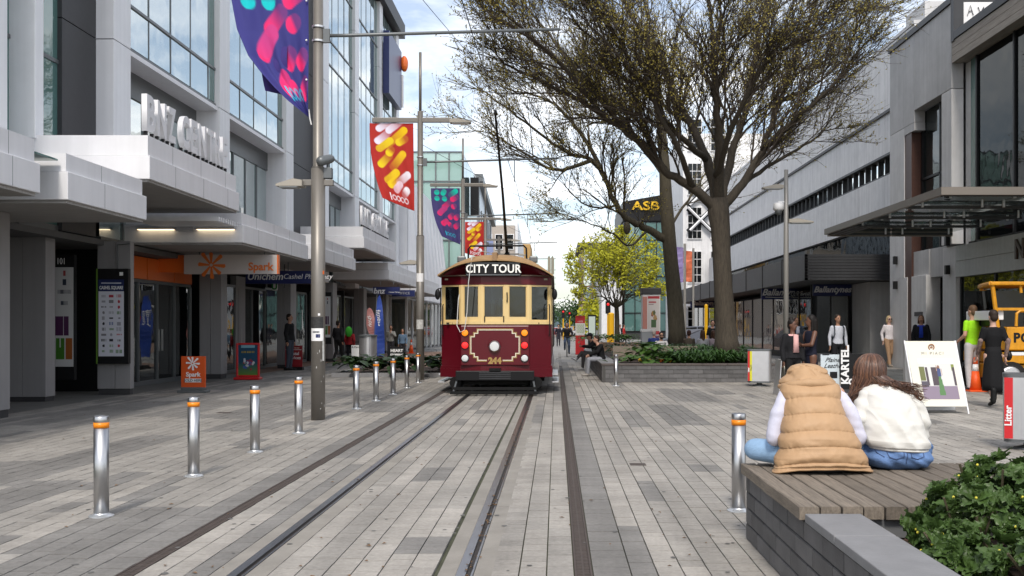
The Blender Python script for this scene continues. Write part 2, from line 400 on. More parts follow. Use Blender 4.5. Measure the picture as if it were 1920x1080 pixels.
# tram track: grooved rails in concrete strips
tk = bpy.data.objects.new('tram_track', None); COL.objects.link(tk); ORG['tram_track'] = Vector((0, 0, 0)); tag(tk, kind='structure', label='grooved tram rails set in pale concrete strips')
for rx in rails:
 s = MB()
 y = 3.0
 for a, b in ((rx - .168, rx - .055), (rx + .060, rx + .198)):
  yy = 3.0
  while yy < 60:
   L = rnd.uniform(2.2, 3.4); s.box(a, b, yy, yy + L - .008, -.02, -.001); yy += L
 s.build('concrete_strip', M['slab_concrete'], tk)
 r = MB(); r.box(rx - .052, rx + .008, 2, 600, -.02, .004); r.build('rail', M['rail_steel'], tk)
 r = MB(); r.box(rx + .042, rx + .056, 2, 600, -.02, .002); r.build('guard_lip', M['rail_steel'], tk)
 r = MB(); r.box(rx + .0085, rx + .0415, 2, 600, -.035, -.014); r.build('groove', M['rail_dark'], tk)
for x0, x1 in ((.118, .232), (-2.797, -2.683)):
 dr = bpy.data.objects.new('drain_channel', None); COL.objects.link(dr); ORG[dr.name] = Vector((0, 0, 0)); tag(dr, kind='structure', label='slotted iron drain strip beside the tram track')
 s = MB(); s.box(x0, x1, 3, 60, -.03, -.016); s.build('channel_bed', M['rail_dark'], dr)
 fr = MB()
 for a in (x0, x1 - .014): fr.box(a, a + .014, 3, 60, -.02, .002)
 fr.build('channel_frame', M['drain'], dr)
 gr = MB(); y = 3.2
 gr.box((x0 + x1) / 2 - .006, (x0 + x1) / 2 + .006, 3, 60, -.016, .0005)
 while y < 36:
  gr.box(x0 + .016, x1 - .016, y, y + .028, -.016, -.0005); y += .042
 gr.build('grate_bar', M['drain'], dr, kind='stuff')
# reddish paving in front of the far shops on the left
g = MB(); g.quad((-16, 33, .0), (-9.9, 33, .0), (-9.9, 60, .0), (-16, 60, .0)); g.quad((-9.9, 44, .012), (-5.0, 36, .012), (-4.4, 62, .012), (-9.9, 62, .012))
g.build('clay_path', M['brick_red'], kind='structure')
g = MB(); g.quad((2.5, 58, .012), (13.5, 58, .012), (13.5, 90, .012), (2.5, 90, .012)); g.build('clay_path', M['brick_red'], kind='structure')
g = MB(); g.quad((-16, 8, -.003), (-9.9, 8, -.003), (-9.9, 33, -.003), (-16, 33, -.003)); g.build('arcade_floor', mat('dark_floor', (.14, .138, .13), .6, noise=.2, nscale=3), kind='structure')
# small service covers set in the paving
mc = MB(); mc.box(-.3, .3, -.15, .15, 0, .004)
for i, (px, py, w) in enumerate(((1196, 871, .3), (420, 774, .4), (1010 + 190, 1080, .3))):
 if i == 2: continue
 D = GD(py); o = inst(mc.mesh('service_cover'), 'service_cover', M['drain'], None, (GX(px, D), D, .001)); o.scale = (w, .6, 1)
 tag(o, ('small metal service cover in the paving right of the tram track', 'metal service cover in the paving left of the near bollard row')[i], 'drain cover')
dg_ = MB(); D = GD(712)
for i in range(14): dg_.box(.62 + i * .06, .655 + i * .06, D - .16, D + .16, .0, .006)
dg_.build('drain_grate', M['drain'], at=(1, D, 0), label='long slotted drain grate across the path beside the raised planter', cat='drain')
# ============================================================ LEFT: white office and shop building along the street
bnz = thing('shop_building', (-10, 20, 0), 'long white clad shop and office building with tall glazing and stepped canopies along the left', 'building')
XF, XG = -10.0, -10.42
def part(name, mb, m, parent=None, **k): return mb.build(name, m, parent or bnz, **k)
# ---- piers (white fins full height above the canopies)
piers = [(15.2, 15.9), (17.2, 18.14), (19.1, 19.42), (22.5, 23.4), (29.6, 30.5), (36.9, 37.9), (42.6, 43.8), (49.5, 50.5), (56.4, 57.4), (62.3, 63.3)]
for a, b in piers:
 z0 = 3.5 if (a < 19 or a > 28) else 5.2
 for zz0, zz1 in ((z0, 8.07), (8.09, 12.2), (12.22, 16.3), (16.32, 20.0)):
  part('pier_panel', MB().box(XG - .5, XF, a, b, zz0, zz1), M['white_clad'], bevel=.008)
# ---- dark return panels
for a, b in ((20.95, 22.5), (39.2, 42.6)):
 for zz0, zz1 in ((3.6, 8.07), (8.09, 12.2), (12.22, 20)):
  part('dark_panel', MB().box(-11.2, XG + .02, a, b, zz0, zz1), M['dark_clad'], bevel=.006)
# ---- glazed bays: (y0, y1, number of panes)
bays = [(15.9, 17.2, 1), (18.14, 19.1, 1), (19.42, 20.95, 1), (23.4, 29.6, 4), (30.5, 36.9, 4), (37.9, 39.2, 1), (43.8, 49.5, 4), (50.5, 56.4, 4), (57.4, 62.3, 3)]
for a, b, n in bays:
 if n == 1:
  w = MB(); w.box(XG - .16, XG - .06, a, b, 3.55, 3.7); w.box(XG - .16, XG - .06, a, b, 19.9, 20)
  w.box(XG - .12, XG - .05, a, b, 7.1, 7.18); w.box(XG - .12, XG - .05, a, b, 11.2, 11.28); w.box(XG - .15, XG - .07, a - .01, a + .03, 3.6, 19.95)
  wo = part('window', w, M['mullion'])
  for z0, z1 in ((3.7, 7.1), (7.18, 11.2), (11.28, 19.9)):
   MB().box(XG - .10, XG - .08, a, b, z0, z1).build('pane', M['glass_teal'], wo)
  continue
 # upper curtain wall, standing proud of the lower windows
 xg = -10.16
 zs = [8.2, 9.22, 13.3, 14.4, 17.4, 19.9]
 w = MB()
 for z in zs[1:-1]: w.box(xg - .08, xg + .035, a, b, z - .035, z + .035)
 pw = (b - a - .55) / n
 ys = [a + i * pw for i in range(n + 1)] + [b]
 for y in ys[1:-1]: w.box(xg - .08, xg + .012, y - .022, y + .022, 8.2, 19.9)
 w.box(xg - .7, xg + .04, a, b, 8.1, 8.195)
 wo = part('curtain_wall', w, M['mullion'])
 for i in range(len(ys) - 1):
  for j in range(len(zs) - 1):
   y0, y1, z0, z1 = ys[i] + .022, ys[i + 1] - .022, zs[j] + .035, zs[j + 1] - .035
   t = rnd.uniform(-.006, .006)
   mb = MB().quad((xg + t, y0, z0), (xg - t, y1, z0), (xg - t + rnd.uniform(-.004, .004), y1, z1), (xg + t, y0, z1))
   mb.build('pane', M['glass_teal'] if i == len(ys) - 2 else M['glass_up'], wo)
 part('sill', MB().box(xg - .75, xg + .10, a + .005, b - .005, 7.99, 8.098), M['white_fascia'])
 # recessed lower windows
 xl = -10.75; w = MB()
 zb = 3.6
 w.box(xl - .1, xl + .05, a, b, 7.35, 7.99); w.box(xl - .1, xl + .05, a, b, zb, zb + .1)
 n2 = n + 1; p2 = (b - a) / n2
 for i in range(1, n2): w.box(xl - .06, xl + .04, a + i * p2 - .03, a + i * p2 + .03, zb + .1, 7.35)
 wo = part('window', w, M['mullion'])
 for i in range(n2):
  t = rnd.uniform(-.008, .008)
  MB().quad((xl + t, a + i * p2 + .03, zb + .1), (xl - t, a + (i + 1) * p2 - .03, zb + .1), (xl - t, a + (i + 1) * p2 - .03, 7.35), (xl + t, a + i * p2 + .03, 7.35)).build('pane', M['glass_up'], wo)
# core behind the glass, roof, end wall
part('wall', MB().box(-30, -14.5, 8, 63.2, 3.6, 19.95), M['dark_clad'])
for z in (7.6, 12.0, 16.1): part('floor_slab', MB().box(-14.5, -11.3, 8, 63.2, z, z + .35), M['concrete_mid'])
part('roof', MB().box(-30, -9.7, 8, 63.9, 20.02, 20.9), M['dark_clad'])
part('end_wall', MB().box(-30, XG - .1, 63.32, 63.6, 0, 20), M['white_clad'])
part('end_wall', MB().box(-30, -10.45, 7.6, 8, 0, 20), M['white_clad'])
# ---- columns at street level and shopfronts
cols = [(17.0, 17.35, -10.7, -9.52), (23.0, 23.2, -10.6, -9.84), (30.0, 30.55, -10.75, -10.1), (37.4, 38.2, -10.5, -9.98), (44.5, 45.3, -10.5, -9.98), (51.6, 52.4, -10.5, -9.98), (58.5, 59.3, -10.5, -9.98)]
for i, (a, b, x0, x1) in enumerate(cols):
 xm = x0 + (x1 - x0) * (.5 if i != 1 else .53)
 part('column_panel', MB().box(x0, xm - .006, a, b, .14, 3.55), M['grey_column'], bevel=.005)
 part('column_panel', MB().box(xm + .006, x1, a, b, .14, 3.55), M['grey_column'], bevel=.005)
 part('plinth', MB().box(x0 + .02, x1 - .02, a + .02, b - .02, 0, .14), M['dark_clad'])
# recessed entrance wall with dark lobby behind
part('wall_panel', MB().box(-11.55, -11.22, 20.9, 21.3, .1, 3.55), M['grey_column'], bevel=.004)
part('wall_panel', MB().box(-11.21, -10.72, 20.9, 21.3, .1, 3.55), M['grey_column'], bevel=.004)
part('wall_panel', MB().box(-13.0, -11.56, 20.95, 21.3, .1, 3.55), M['grey_column'])
part('plinth', MB().box(-13.0, -10.74, 20.92, 21.28, 0, .1), M['dark_clad'])
part('lobby_wall', MB().box(-12.6, -10.45, 24.2, 24.4, 0, 3.6), M['black'])
part('lobby_wall', MB().box(-13.2, -12.6, 21.3, 24.4, 0, 3.6), M['black'])
part('lobby_door', MB().box(-11.95, -11.9, 22.0, 23.2, 0, 2.4), M['glass_teal'])
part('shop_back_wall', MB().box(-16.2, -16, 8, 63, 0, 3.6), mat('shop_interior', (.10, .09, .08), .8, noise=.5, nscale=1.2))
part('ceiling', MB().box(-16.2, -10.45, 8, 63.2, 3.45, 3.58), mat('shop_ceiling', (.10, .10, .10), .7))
# interior partitions and merchandise
shelf = mat('shop_shelf', (.22, .18, .14), .7, rand=.6)
merch = [mat('goods_a', (.35, .06, .05), .6, rand=.5), mat('goods_b', (.08, .16, .30), .6, rand=.5), mat('goods_c', (.45, .42, .36), .6, rand=.4), mat('goods_d', (.1, .28, .1), .6, rand=.5)]
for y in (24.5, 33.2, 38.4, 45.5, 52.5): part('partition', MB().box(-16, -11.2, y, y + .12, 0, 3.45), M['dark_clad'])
for k in range(34):
 y = rnd.uniform(25.2, 60); x = rnd.uniform(-15.2, -12.2); h = rnd.uniform(.9, 2.1); w = rnd.uniform(.5, 1.4)
 so = part('display_shelf', MB().box(x, x + .5, y, y + w, 0, h), shelf)
 for z in np.arange(.35, h - .1, .42):
  MB().box(x + .08, x + .56, y + .06, y + w - .06, z, z + .25).build('goods', rnd.choice(merch), so)
def shopfront(a, b, n, x=-11.05, z1=2.75, door=None, mm=None, gl=None):
 f = MB(); p = (b - a) / n
 f.box(x - .06, x + .04, a, b, z1, z1 + .08); f.box(x - .06, x + .04, a, b, 0, .12)
 for i in range(n + 1): f.box(x - .05, x + .05, a + i * p - .03, a + i * p + .03, .12, z1)
 fo = part('shopfront', f, mm or M['mullion'])
 for i in range(n):
  MB().box(x - .012, x + .0, a + i * p + .03, a + (i + 1) * p - .03, .12, z1).build('pane', gl or M['glass_shop'], fo)
  if door and i in door:
   MB().box(x + .02, x + .06, a + i * p + .3, a + i * p + .34, .9, 1.5).build('door_handle', M['steel'], fo)
 return fo
shopfront(25.0, 30.0, 4, door=(2,))
shopfront(30.95, 37.35, 4, x=-10.95, z1=2.9, door=(2,))
shopfront(38.2, 44.5, 3, x=-11.2, z1=3.0)
shopfront(45.3, 51.6, 3, x=-11.2, z1=3.1); shopfront(52.4, 58.5, 3, x=-11.2, z1=3.1)
part('wall_panel', MB().box(-11.1, -10.9, 33.9, 34.9, .1, 3.3), M['grey_column'])
# leaning timber of the shop doorway and orange fascia
part('slanted_strut', MB().prism([(28.0, 0), (28.35, 0), (27.4, 2.75), (27.05, 2.75)], lambda y, z: (-11.55, y, z), lambda y, z: (-11.3, y, z)), mat('pale_timber', (.30, .27, .23), .6))
for a, b in ((24.9, 26.7), (26.75, 28.6), (28.65, 30.0)):
 part('fascia_panel', MB().box(-11.15, -10.98, a, b, 2.84, 3.42), M['orange'])
# ---- canopies: stepped white fascia boxes
def canopy(y0, y1, z0, xo=-7.8, xi=-10.45, h=.92, step=.5, back=.06, soff=True):
 c = MB(); c.box(xi, xo, y0, y1, z0 + .05, z0 + step)
 co = part('canopy', c, M['white_fascia'], bevel=.01)
 MB().box(xi, xo - back, y0 + back, y1 - back, z0 + step + .012, z0 + h).build('upper_fascia', M['white_fascia'], co)
 y = y0 + 1.3
 while y < y1 - .5:
  MB().box(xo - .01, xo + .002, y, y + .008, z0 + .06, z0 + step - .01).build('panel_joint', M['mullion'], co); MB().box(xo - back - .01, xo - back + .002, y, y + .008, z0 + step + .02, z0 + h - .005).build('panel_joint', M['mullion'], co); y += 1.62
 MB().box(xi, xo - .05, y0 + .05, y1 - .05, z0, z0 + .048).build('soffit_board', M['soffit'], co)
 MB().box(xi, xo - back - .02, y0 + back + .02, y1 - back - .02, z0 + step, z0 + step + .012).build('flashing', M['mullion'], co)
 return co
canopy(6.5, 15.05, 3.54, h=.86)
cB = canopy(15.9, 18.96, 3.555, h=.80, xi=-12.2)
part('glass_strip', MB().box(-10.4, -7.95, 15.07, 15.88, 4.22, 4.25), M['glass_teal'])
cH = canopy(19.1, 24.5, 4.36, h=.90)
cC = canopy(24.8, 31.3, 3.62, h=.80, xi=-10.9)
cD = canopy(32.0, 38.7, 3.70, h=.85)
cH2 = canopy(40.4, 48.5, 4.72, h=.92)
cE = canopy(46.5, 55.8, 3.72, h=.85)
cF = canopy(57.5, 66.5, 3.55, h=.85)
# pergola slats between the canopies
for i in range(9):
 part('slat', MB().box(-9.9, -7.9, 23.3 + i * .165, 23.36 + i * .165, 4.05, 4.15), M['white_fascia'])
# lit bars on the front of the third canopy
warm = mat('warm_lamp', (1, .78, .5), .4, emit=1.3)
for xa, xb in ((-10.42, -9.48), (-8.95, -7.98)):
 lb = MB().box(xa, xb, 24.66, 24.80, 3.99, 4.05).build('light_bar', M['steel_dull'], at=((xa + xb) / 2, 24.73, 3.99), label=('left' if xa < -10 else 'right') + ' lit bar of the pair on the front edge of the stepped canopy', cat='light', group='bar lights on the canopy front')
 MB().box(xa + .03, xb - .03, 24.68, 24.79, 3.975, 3.988).build('tube', warm, lb)
MB().box(-9.44, -9.0, 24.70, 24.80, 3.95, 4.07).build('junction_box', M['steel_dull'], at=(-9.2, 24.75, 3.95), label='small grey box between the two lit bars on the canopy', cat='box')
for k, (co, px) in enumerate(((cC, 0), (cD, 0))):
 a = (25.6, 38.2)[k]
 MB().lathe([(.0, 0), (.06, .0), (.07, .03), (.05, .06), (.03, .10)], n=12).build('dome_camera', M['black'], at=((-8.2, a + (.2 if k == 0 else 0), (3.5, 3.58)[k])), label=('small dark dome camera under the third canopy by the orange sign', 'small dark dome camera under the far corner of the fourth canopy')[k], cat='camera')
# ---- letters on the high canopies
def letter_sign(s, name, x, y0, y1, z, h, dep, m, label, boldx=.03):
 t = thing('building_sign', (x, y0, z), label, 'sign')
 n = len(s); wts = {'I': .4, ' ': .45, 'N': 1.05, 'C': 1.02, 'E': .88, 'T': .92, 'B': .98, 'R': .98, 'Z': .92}
 tot = sum(wts.get(c, 1) for c in s); y = y0
 for c in s:
  w = wts.get(c, 1) * (y1 - y0) / tot
  if c != ' ':
   lo = text(c, 'letter', m, t, (x, y + w / 2, z + h / 2), h * 1.36, depth=dep, face='+X', bold=boldx)
   xs = [v.co.y for v in lo.data.vertices]; zs = [v.co.z for v in lo.data.vertices]; xm = [v.co.x for v in lo.data.vertices]
   cw, ch = max(xs) - min(xs), max(zs) - min(zs)
   for v in lo.data.vertices:
    v.co.y = (v.co.y - (max(xs) + min(xs)) / 2) * (w * .80 / cw); v.co.z = (v.co.z - (max(zs) + min(zs)) / 2) * (h / ch)
   for q in (-.28, .28):
    MB().box(x - .03, x + .03, y + w / 2 + q * w - .03, y + w / 2 + q * w + .03, z - .17, z).build('bracket', M['black'], t)
  y += w
 return t
letter_sign('BNZ CENTRE', 'x', -8.05, 19.4, 24.3, 5.26 + .15, .72, .055, M['white_fascia'], 'large white block letters standing on the nearer high canopy')
letter_sign('BNZ CENTRE', 'x', -8.05, 41.0, 47.6, 5.64 + .15, .78, .05, M['white_fascia'], 'smaller looking row of white letters on the farther high canopy')
# roof-level sign near the far end
t = thing('building_sign', (-9.75, 58, 16), 'dark blue panel sign with an orange mark high at the far building corner', 'sign')
MB().box(-9.95, -9.6, 57.2, 61.8, 15.0, 18.6).build('panel', M['navy'], t)
MB().ell((-9.45, 61.9, 17.9), (.25, .3, .5)).build('emblem', M['orange'], t)
MB().box(-9.9, -9.5, 61.85, 62.0, 15.2, 17.2).build('edge_panel', M['white'], t)
# ============================================================ FAR LEFT buildings
fold = thing('folded_building', (-9.5, 64, 0), 'white building with tall folded triangular facade panels beyond the long white block', 'building')
n = 9; y0, y1 = 64.2, 84.0
for i in range(n):
 a = y0 + (y1 - y0) * i / n; b = y0 + (y1 - y0) * (i + 1) / n; za = 11.5 - i * .26; zb = 11.5 - (i + 1) * .26; mid = (a + b) / 2
 MB().quad((-9.6, a, 3.4), (-8.9, mid, 3.4), (-9.6, mid, za), (-9.6, a, za)).quad((-8.9, mid, 3.4), (-9.6, b, 3.4), (-9.6, b, zb), (-9.6, mid, za)).build('facade_panel', M['white_clad'], fold)
MB().box(-20, -9.62, y0, y1, 3.35, 11.2).build('wall', M['white_clad'], fold)
MB().box(-20, -12, y0, y1, 0, 3.34).build('shop_wall', mat('bright_shop', (.30, .24, .16), .7, noise=.6, nscale=.8), fold)
for i in range(8):
 a = y0 + i * 2.45; MB().box(-9.75, -9.6, a, a + .15, 0, 3.34).build('post', M['white'], fold)
 MB().box(-9.70, -9.66, a + .15, a + 2.45, .1, 3.3).build('pane', M['glass_shop'], fold)
gb = thing('glass_building', (-9.5, 88, 0), 'pale green glazed office block end wall behind the hanging banners', 'building')
def wall_grid(par, x0, x1, z0, z1, y, nx, nz, gl, fr, th=.06, fw=.05):
 f = MB(); dx_, dz_ = (x1 - x0) / nx, (z1 - z0) / nz
 for i in range(nx + 1): f.box(x0 + i * dx_ - fw, x0 + i * dx_ + fw, y - .1, y + .05, z0, z1)
 for j in range(nz + 1): f.box(x0, x1, y - .09, y + .05, z0 + j * dz_ - fw, z0 + j * dz_ + fw)
 fo = f.build('window_frame', fr, par)
 for i in range(nx):
  for j in range(nz):
   MB().quad((x0 + i * dx_ + fw, y, z0 + j * dz_ + fw), (x0 + (i + 1) * dx_ - fw, y, z0 + j * dz_ + fw), (x0 + (i + 1) * dx_ - fw, y + .03, z0 + (j + 1) * dz_ - fw), (x0 + i * dx_ + fw, y + .03, z0 + (j + 1) * dz_ - fw)).build('pane', gl, fo)
M['glass_green'] = glass('green_glass', (.30, .46, .41), .05, refl=.12)
MB().box(-20, -8.3, 88.1, 104, 0, 17.0).build('wall', M['white_clad'], gb)
wall_grid(gb, -13, -8.3, 4.0, 17.0, 88, 4, 5, M['glass_green'], M['mullion'])
sb = MB()
for i in range(4): MB().quad((-8.28, 88.3 + i * 3.8, 3), (-8.28, 92 + i * 3.8, 3), (-8.28, 92 + i * 3.8, 16.8), (-8.28, 88.3 + i * 3.8, 16.8)).build('side_pane', M['glass_up'], gb)
MB().box(-8.2, -7.4, 95, 96, 12.2, 15.8).build('blade_sign', M['black'], gb)
sl = thing('slanted_building', (-8.5, 106, 0), 'pale glazed building with a sloping dark roof edge behind the tram wires', 'building')
MB().prism([(106, 0), (128, 0), (128, 14.5), (106, 17.0)], lambda y, z: (-20, y, z), lambda y, z: (-8.3, y, z)).build('wall', mat('pale_blue_clad', (.55, .62, .70), .3), sl)
MB().prism([(105.8, 17.0), (128.3, 14.4), (128.3, 15.2), (105.8, 17.8)], lambda y, z: (-20, y, z), lambda y, z: (-7.8, y, z)).build('roof', M['mullion'], sl)
for i in range(7): MB().box(-8.29, -8.2, 106.5 + i * 3.1, 106.7 + i * 3.1, 0, 14.3).build('mullion', M['mullion'], sl)
cb = thing('concrete_building', (-8, 134, 0), 'beige concrete block with dark square windows far behind the tram roof', 'building')
MB().box(-22, -5.6, 134, 160, 0, 15.2).build('wall', mat('beige_concrete', (.42, .37, .32), .8, noise=.1), cb)
for j in range(4):
 for i in range(5):
  fo = MB().box(-12.6 + i * 1.45, -11.5 + i * 1.45, 133.9, 134, 3.2 + j * 2.9, 5.3 + j * 2.9).build('window', M['white'], cb)
  MB().box(-12.5 + i * 1.45, -11.6 + i * 1.45, 133.86, 133.89, 3.3 + j * 2.9, 5.2 + j * 2.9).build('pane', M['glass_dark'], fo)
MB().prism([(134.5, 10), (159, 10), (159, 14), (134.5, 15.8)], lambda y, z: (-5.58, y, z), lambda y, z: (-5.2, y, z)).build('side_panel', M['white_clad'], cb)
MB().box(-5.5, -4.2, 162, 175, 0, 15).build('corner_tower', mat('ochre_panel', (.45, .28, .10), .7), cb)
# ============================================================ RIGHT: concrete department store
XC = 14.0
ds = thing('department_store', (XC, 42, 0), 'long pale concrete building with a ribbon of windows and black street canopy on the right', 'building')
def rp(name, mb, m, parent=None, **k): return mb.build(name, m, parent or ds, **k)
y = 38.9; k = 0
while y < 88:
 L = 3.6
 rp('concrete_panel', MB().box(XC, XC + .3, y, y + L - .015, 6.0, 7.98), M['concrete'], bevel=.01)
 rp('concrete_panel', MB().box(XC, XC + .3, y, y + L - .015, 8.86, 10.6), M['concrete'], bevel=.01)
 rp('concrete_panel', MB().box(XC, XC + .3, y, y + L - .015, 10.62, 13.4), M['concrete'], bevel=.01)
 # ribbon window
 f = MB(); f.box(XC + .02, XC + .30, y, y + L, 7.981, 8.05); f.box(XC - .10, XC + .30, y, y + L, 8.76, 8.858)
 for q in (0, .9, 1.8, 2.7): f.box(XC + .05, XC + .22, y + q, y + q + .09, 8.05, 8.76)
 fo = rp('window', f, M['dark_fascia'])
 for q in (0, .9, 1.8, 2.7):
  t = rnd.uniform(-.02, .02); MB().quad((XC + .16 + t, y + q + .09, 8.05), (XC + .16 - t, y + q + .9, 8.05), (XC + .16 - t, y + q + .9, 8.76), (XC + .16 + t, y + q + .09, 8.76)).build('pane', M['glass_up'], fo)
 y += L; k += 1
YE = y
rp('pipe', MB().box(XC - .09, XC - .002, 38.9, YE, 10.58, 10.70), M['dark_clad'])
rp('wall', MB().box(XC + .32, XC + 18, 38.9, YE, 4.6, 13.2), M['concrete_mid'])
rp('coping', MB().box(XC - .03, XC + 18, 38.9, YE, 13.42, 13.56), M['concrete_mid'])
rp('parapet_block', MB().box(XC + .4, XC + 1.6, 38.9, 41.0, 13.57, 14.3), M['concrete_mid'])
rp('gap_window', MB().box(XC + .25, XC + .31, 41, YE, 4.62, 5.98), M['glass_dark'])
# canopy
XK = 10.3
y = 41.2
cn = rp('canopy', MB().box(XK + .12, XC + .2, 41.32, 86, 3.52, 4.5), M['dark_fascia'])
while y < 86:
 MB().box(XK, XK + .11, y, y + 4.2, 3.5, 4.58).build('fascia_panel', mat('charcoal_side', (.085, .086, .09), .6, noise=.15, streak=.3) if y == 41.2 else bpy.data.materials['charcoal_side'], cn)
 MB().box(XK - .03, XK + .12, y + 4.205, y + 4.275, 3.48, 4.62).build('joint_cover', M['black'], cn); y += 4.28
for j in range(9):
 MB().box(XK, XC + .1, 41.2, 41.3, 3.5 + j * .12, 3.605 + j * .12).build('slat', M['dark_fascia'], cn)
# street level: corner windows, grey panels
rp('wall', MB().box(13.55, 14.4, 43.0, 45.6, 0, 3.5), M['concrete_grey'])
rp('wall', MB().box(13.2, 13.5, 52.6, 86, 0, 3.5), mat('shop_dim', (.16, .14, .135), .7, noise=.3, nscale=.6))
rp('wall', MB().box(16.5, 16.8, 43, 86, 0, 4.6), M['dark_clad'])
rp('stall_riser', MB().box(11.75, 13.5, 45.95, 46.1, 0, .35), M['concrete_grey'])
f = MB()
for x in (11.75, 12.62, 13.45): f.box(x, x + .07, 45.9, 46.0, .35, 3.5)
f.box(11.75, 13.52, 45.9, 46.0, 2.98, 3.06)
fo = rp('shop_window', f, M['black'])
M['glass_mirror'] = glass('display_glass', (.02, .022, .024), .25, refl=.28)
for a, b in ((11.82, 12.62), (12.69, 13.45)): MB().box(a, b, 45.94, 45.96, .35, 2.98).build('pane', M['glass_mirror'], fo)
f = MB(); y = 46.0
while y < 86:
 f.box(11.9, 12.0, y, y + .1, .3, 3.2); y += 2.9
f.box(11.88, 12.02, 46, 86, 0, .3)
fo = rp('shop_window', f, M['black']); y = 46.1; i = 0
pinkish = glass('pink_reflection_glass', (.20, .17, .17), .1, refl=.10)  # pinkish reflection painted into the tint of the glass
while y < 85:
 MB().box(11.94, 11.96, y, y + 2.8, .3, 3.2).build('pane', pinkish if y > 50 else M['glass_shop'], fo); y += 2.9
# hanging shop signs
def hang_sign(x0, x1, Y, z0, z1, s, m, tm, size, label, shear=.35, bold=.012, fn='Ballantynes', under=False, al='CENTER'):
 o = thing('hanging_sign', ((x0 + x1) / 2, Y, z1), label, 'sign')
 MB().box(x0, x1, Y - .06, Y + .06, z0, z1).build('board', m, o, bevel=.008)
 for x in (x0 + .2, x1 - .2): MB().box(x - .012, x + .012, Y - .012, Y + .012, z1, z1 + .32).build('hanger', M['black'], o)
 if s: text(s, 'lettering', tm, o, ((x0 + x1) / 2 if al == 'CENTER' else x0 + .1, Y - .068, (z0 + z1) / 2 + .02), size, shear=shear, bold=bold, align=al)
 return o
sg = hang_sign(10.5, 12.6, 51.0, 2.96, 3.62, 'Ballantynes', M['navy'], M['white'], .46, 'navy hanging sign with white script nearest the dark canopy corner')
MB().tube([(10.7, 50.93, 3.08), (11.4, 50.93, 3.06), (12.2, 50.93, 3.11)], .016, 6).build('underline', M['white'], sg)
sg = hang_sign(10.3, 12.5, 76.5, 3.0, 3.65, 'Ballantynes', M['navy'], M['white'], .44, 'farther navy hanging sign with white script behind the tree trunks')
sg = hang_sign(11.75, 13.5, 45.6, 2.98, 3.5, 'Ballantynes', M['navy'], M['steel_dull'], .38, 'navy script board added in place of a sign reflection above the corner display window')  # board added to stand in for the mirrored sign in the window
# ============================================================ near right building: concrete frame, big dark glazing
XN = 13.0
nb = thing('gallery_building', (XN, 33, 0), 'grey concrete shop building with large dark glazing and timber eaves at the right edge', 'building')
def npart(name, mb, m, parent=None, **k): return mb.build(name, m, parent or nb, **k)
npart('concrete_panel', MB().box(XN, XN + .4, 36.15, 38.8, 9.0, 12.2), M['concrete_grey'], bevel=.01)
npart('concrete_panel', MB().box(XN, XN + .4, 32.75, 36.14, 9.42, 12.2), M['concrete_grey'], bevel=.01)
npart('concrete_panel', MB().box(XN, XN + .4, 37.2, 38.8, 3.4, 8.985), M['concrete_mid'], bevel=.01)
npart('concrete_panel', MB().box(XN, XN + .4, 32.75, 33.6, 4.3, 9.4), M['concrete_mid'], bevel=.01)
npart('concrete_panel', MB().box(XN, XN + .4, 36.15, 37.18, 9.0 - .3, 8.99), M['concrete_grey'])
npart('reveal', MB().box(XN + .03, XN + .62, 36.5, 37.19, .05, 8.69), M['rust'])
f = MB()
for a in (33.6, 34.6, 36.3): f.box(XN + .35, XN + .48, a, a + .12, 4.3, 9.4)
f.box(XN + .35, XN + .48, 33.6, 36.5, 6.9, 6.98)
fo = npart('window', f, M['black'])
M['glass_near'] = glass('near_glass', (.012, .018, .018), .15, refl=.10, gl=.6)
for a, b in ((33.72, 34.6), (34.72, 36.3)):
 for z0, z1 in ((4.3, 6.9), (6.98, 9.4)): MB().box(XN + .42, XN + .43, a, b, z0, z1).build('pane', M['glass_near'], fo)
npart('coping', MB().box(XN - .06, XN + 14, 32.70, 38.85, 12.21, 12.42), M['dark_fascia'])
npart('wall', MB().box(XN + .9, XN + 14, 33, 38.8, 0, 12.2), M['concrete_grey'])
# roof box and sign board
npart('roof_box', MB().box(XN - .05, XN + .28, 32.45, 32.69, 10.9, 12.42), M['dark_fascia'])
npart('sign_panel', MB().box(XN + .28, XN + 3.5, 32.6, 32.68, 10.9, 12.2), M['white'])
sc = MB()
def scr(px, s=1): return [(XN + .42 + a * 1.9, 32.57, 11.15 + b * .98) for a, b in px]
for path in ([(.02, .62), (.07, .95), (.12, .62)], [(.04, .74), (.10, .78)], [(.2, .9), (.24, .70), (.3, .9)], [(.3, .9), (.27, .5), (.2, .45)], [(.42, .66), (.37, .78), (.42, .9), (.48, .78), (.42, .66)], [(.52, .62), (.53, .88), (.6, .66), (.62, .92)],
             [(.08, .06), (.1, .5), (.18, .1), (.2, .52)], [(.28, .5), (.28, .15), (.34, .08), (.4, .2), (.4, .5)], [(.1, .55), (.3, .58), (.5, .52)]):
 sc.tube(scr(path), .014, 5)
sc.build('painted_scrawl', M['dark_clad'], nb, kind='stuff')
npart('roof_hut', MB().box(XN + 2.2, XN + 5, 33.5, 36, 12.43, 13.0), M['concrete_mid'])
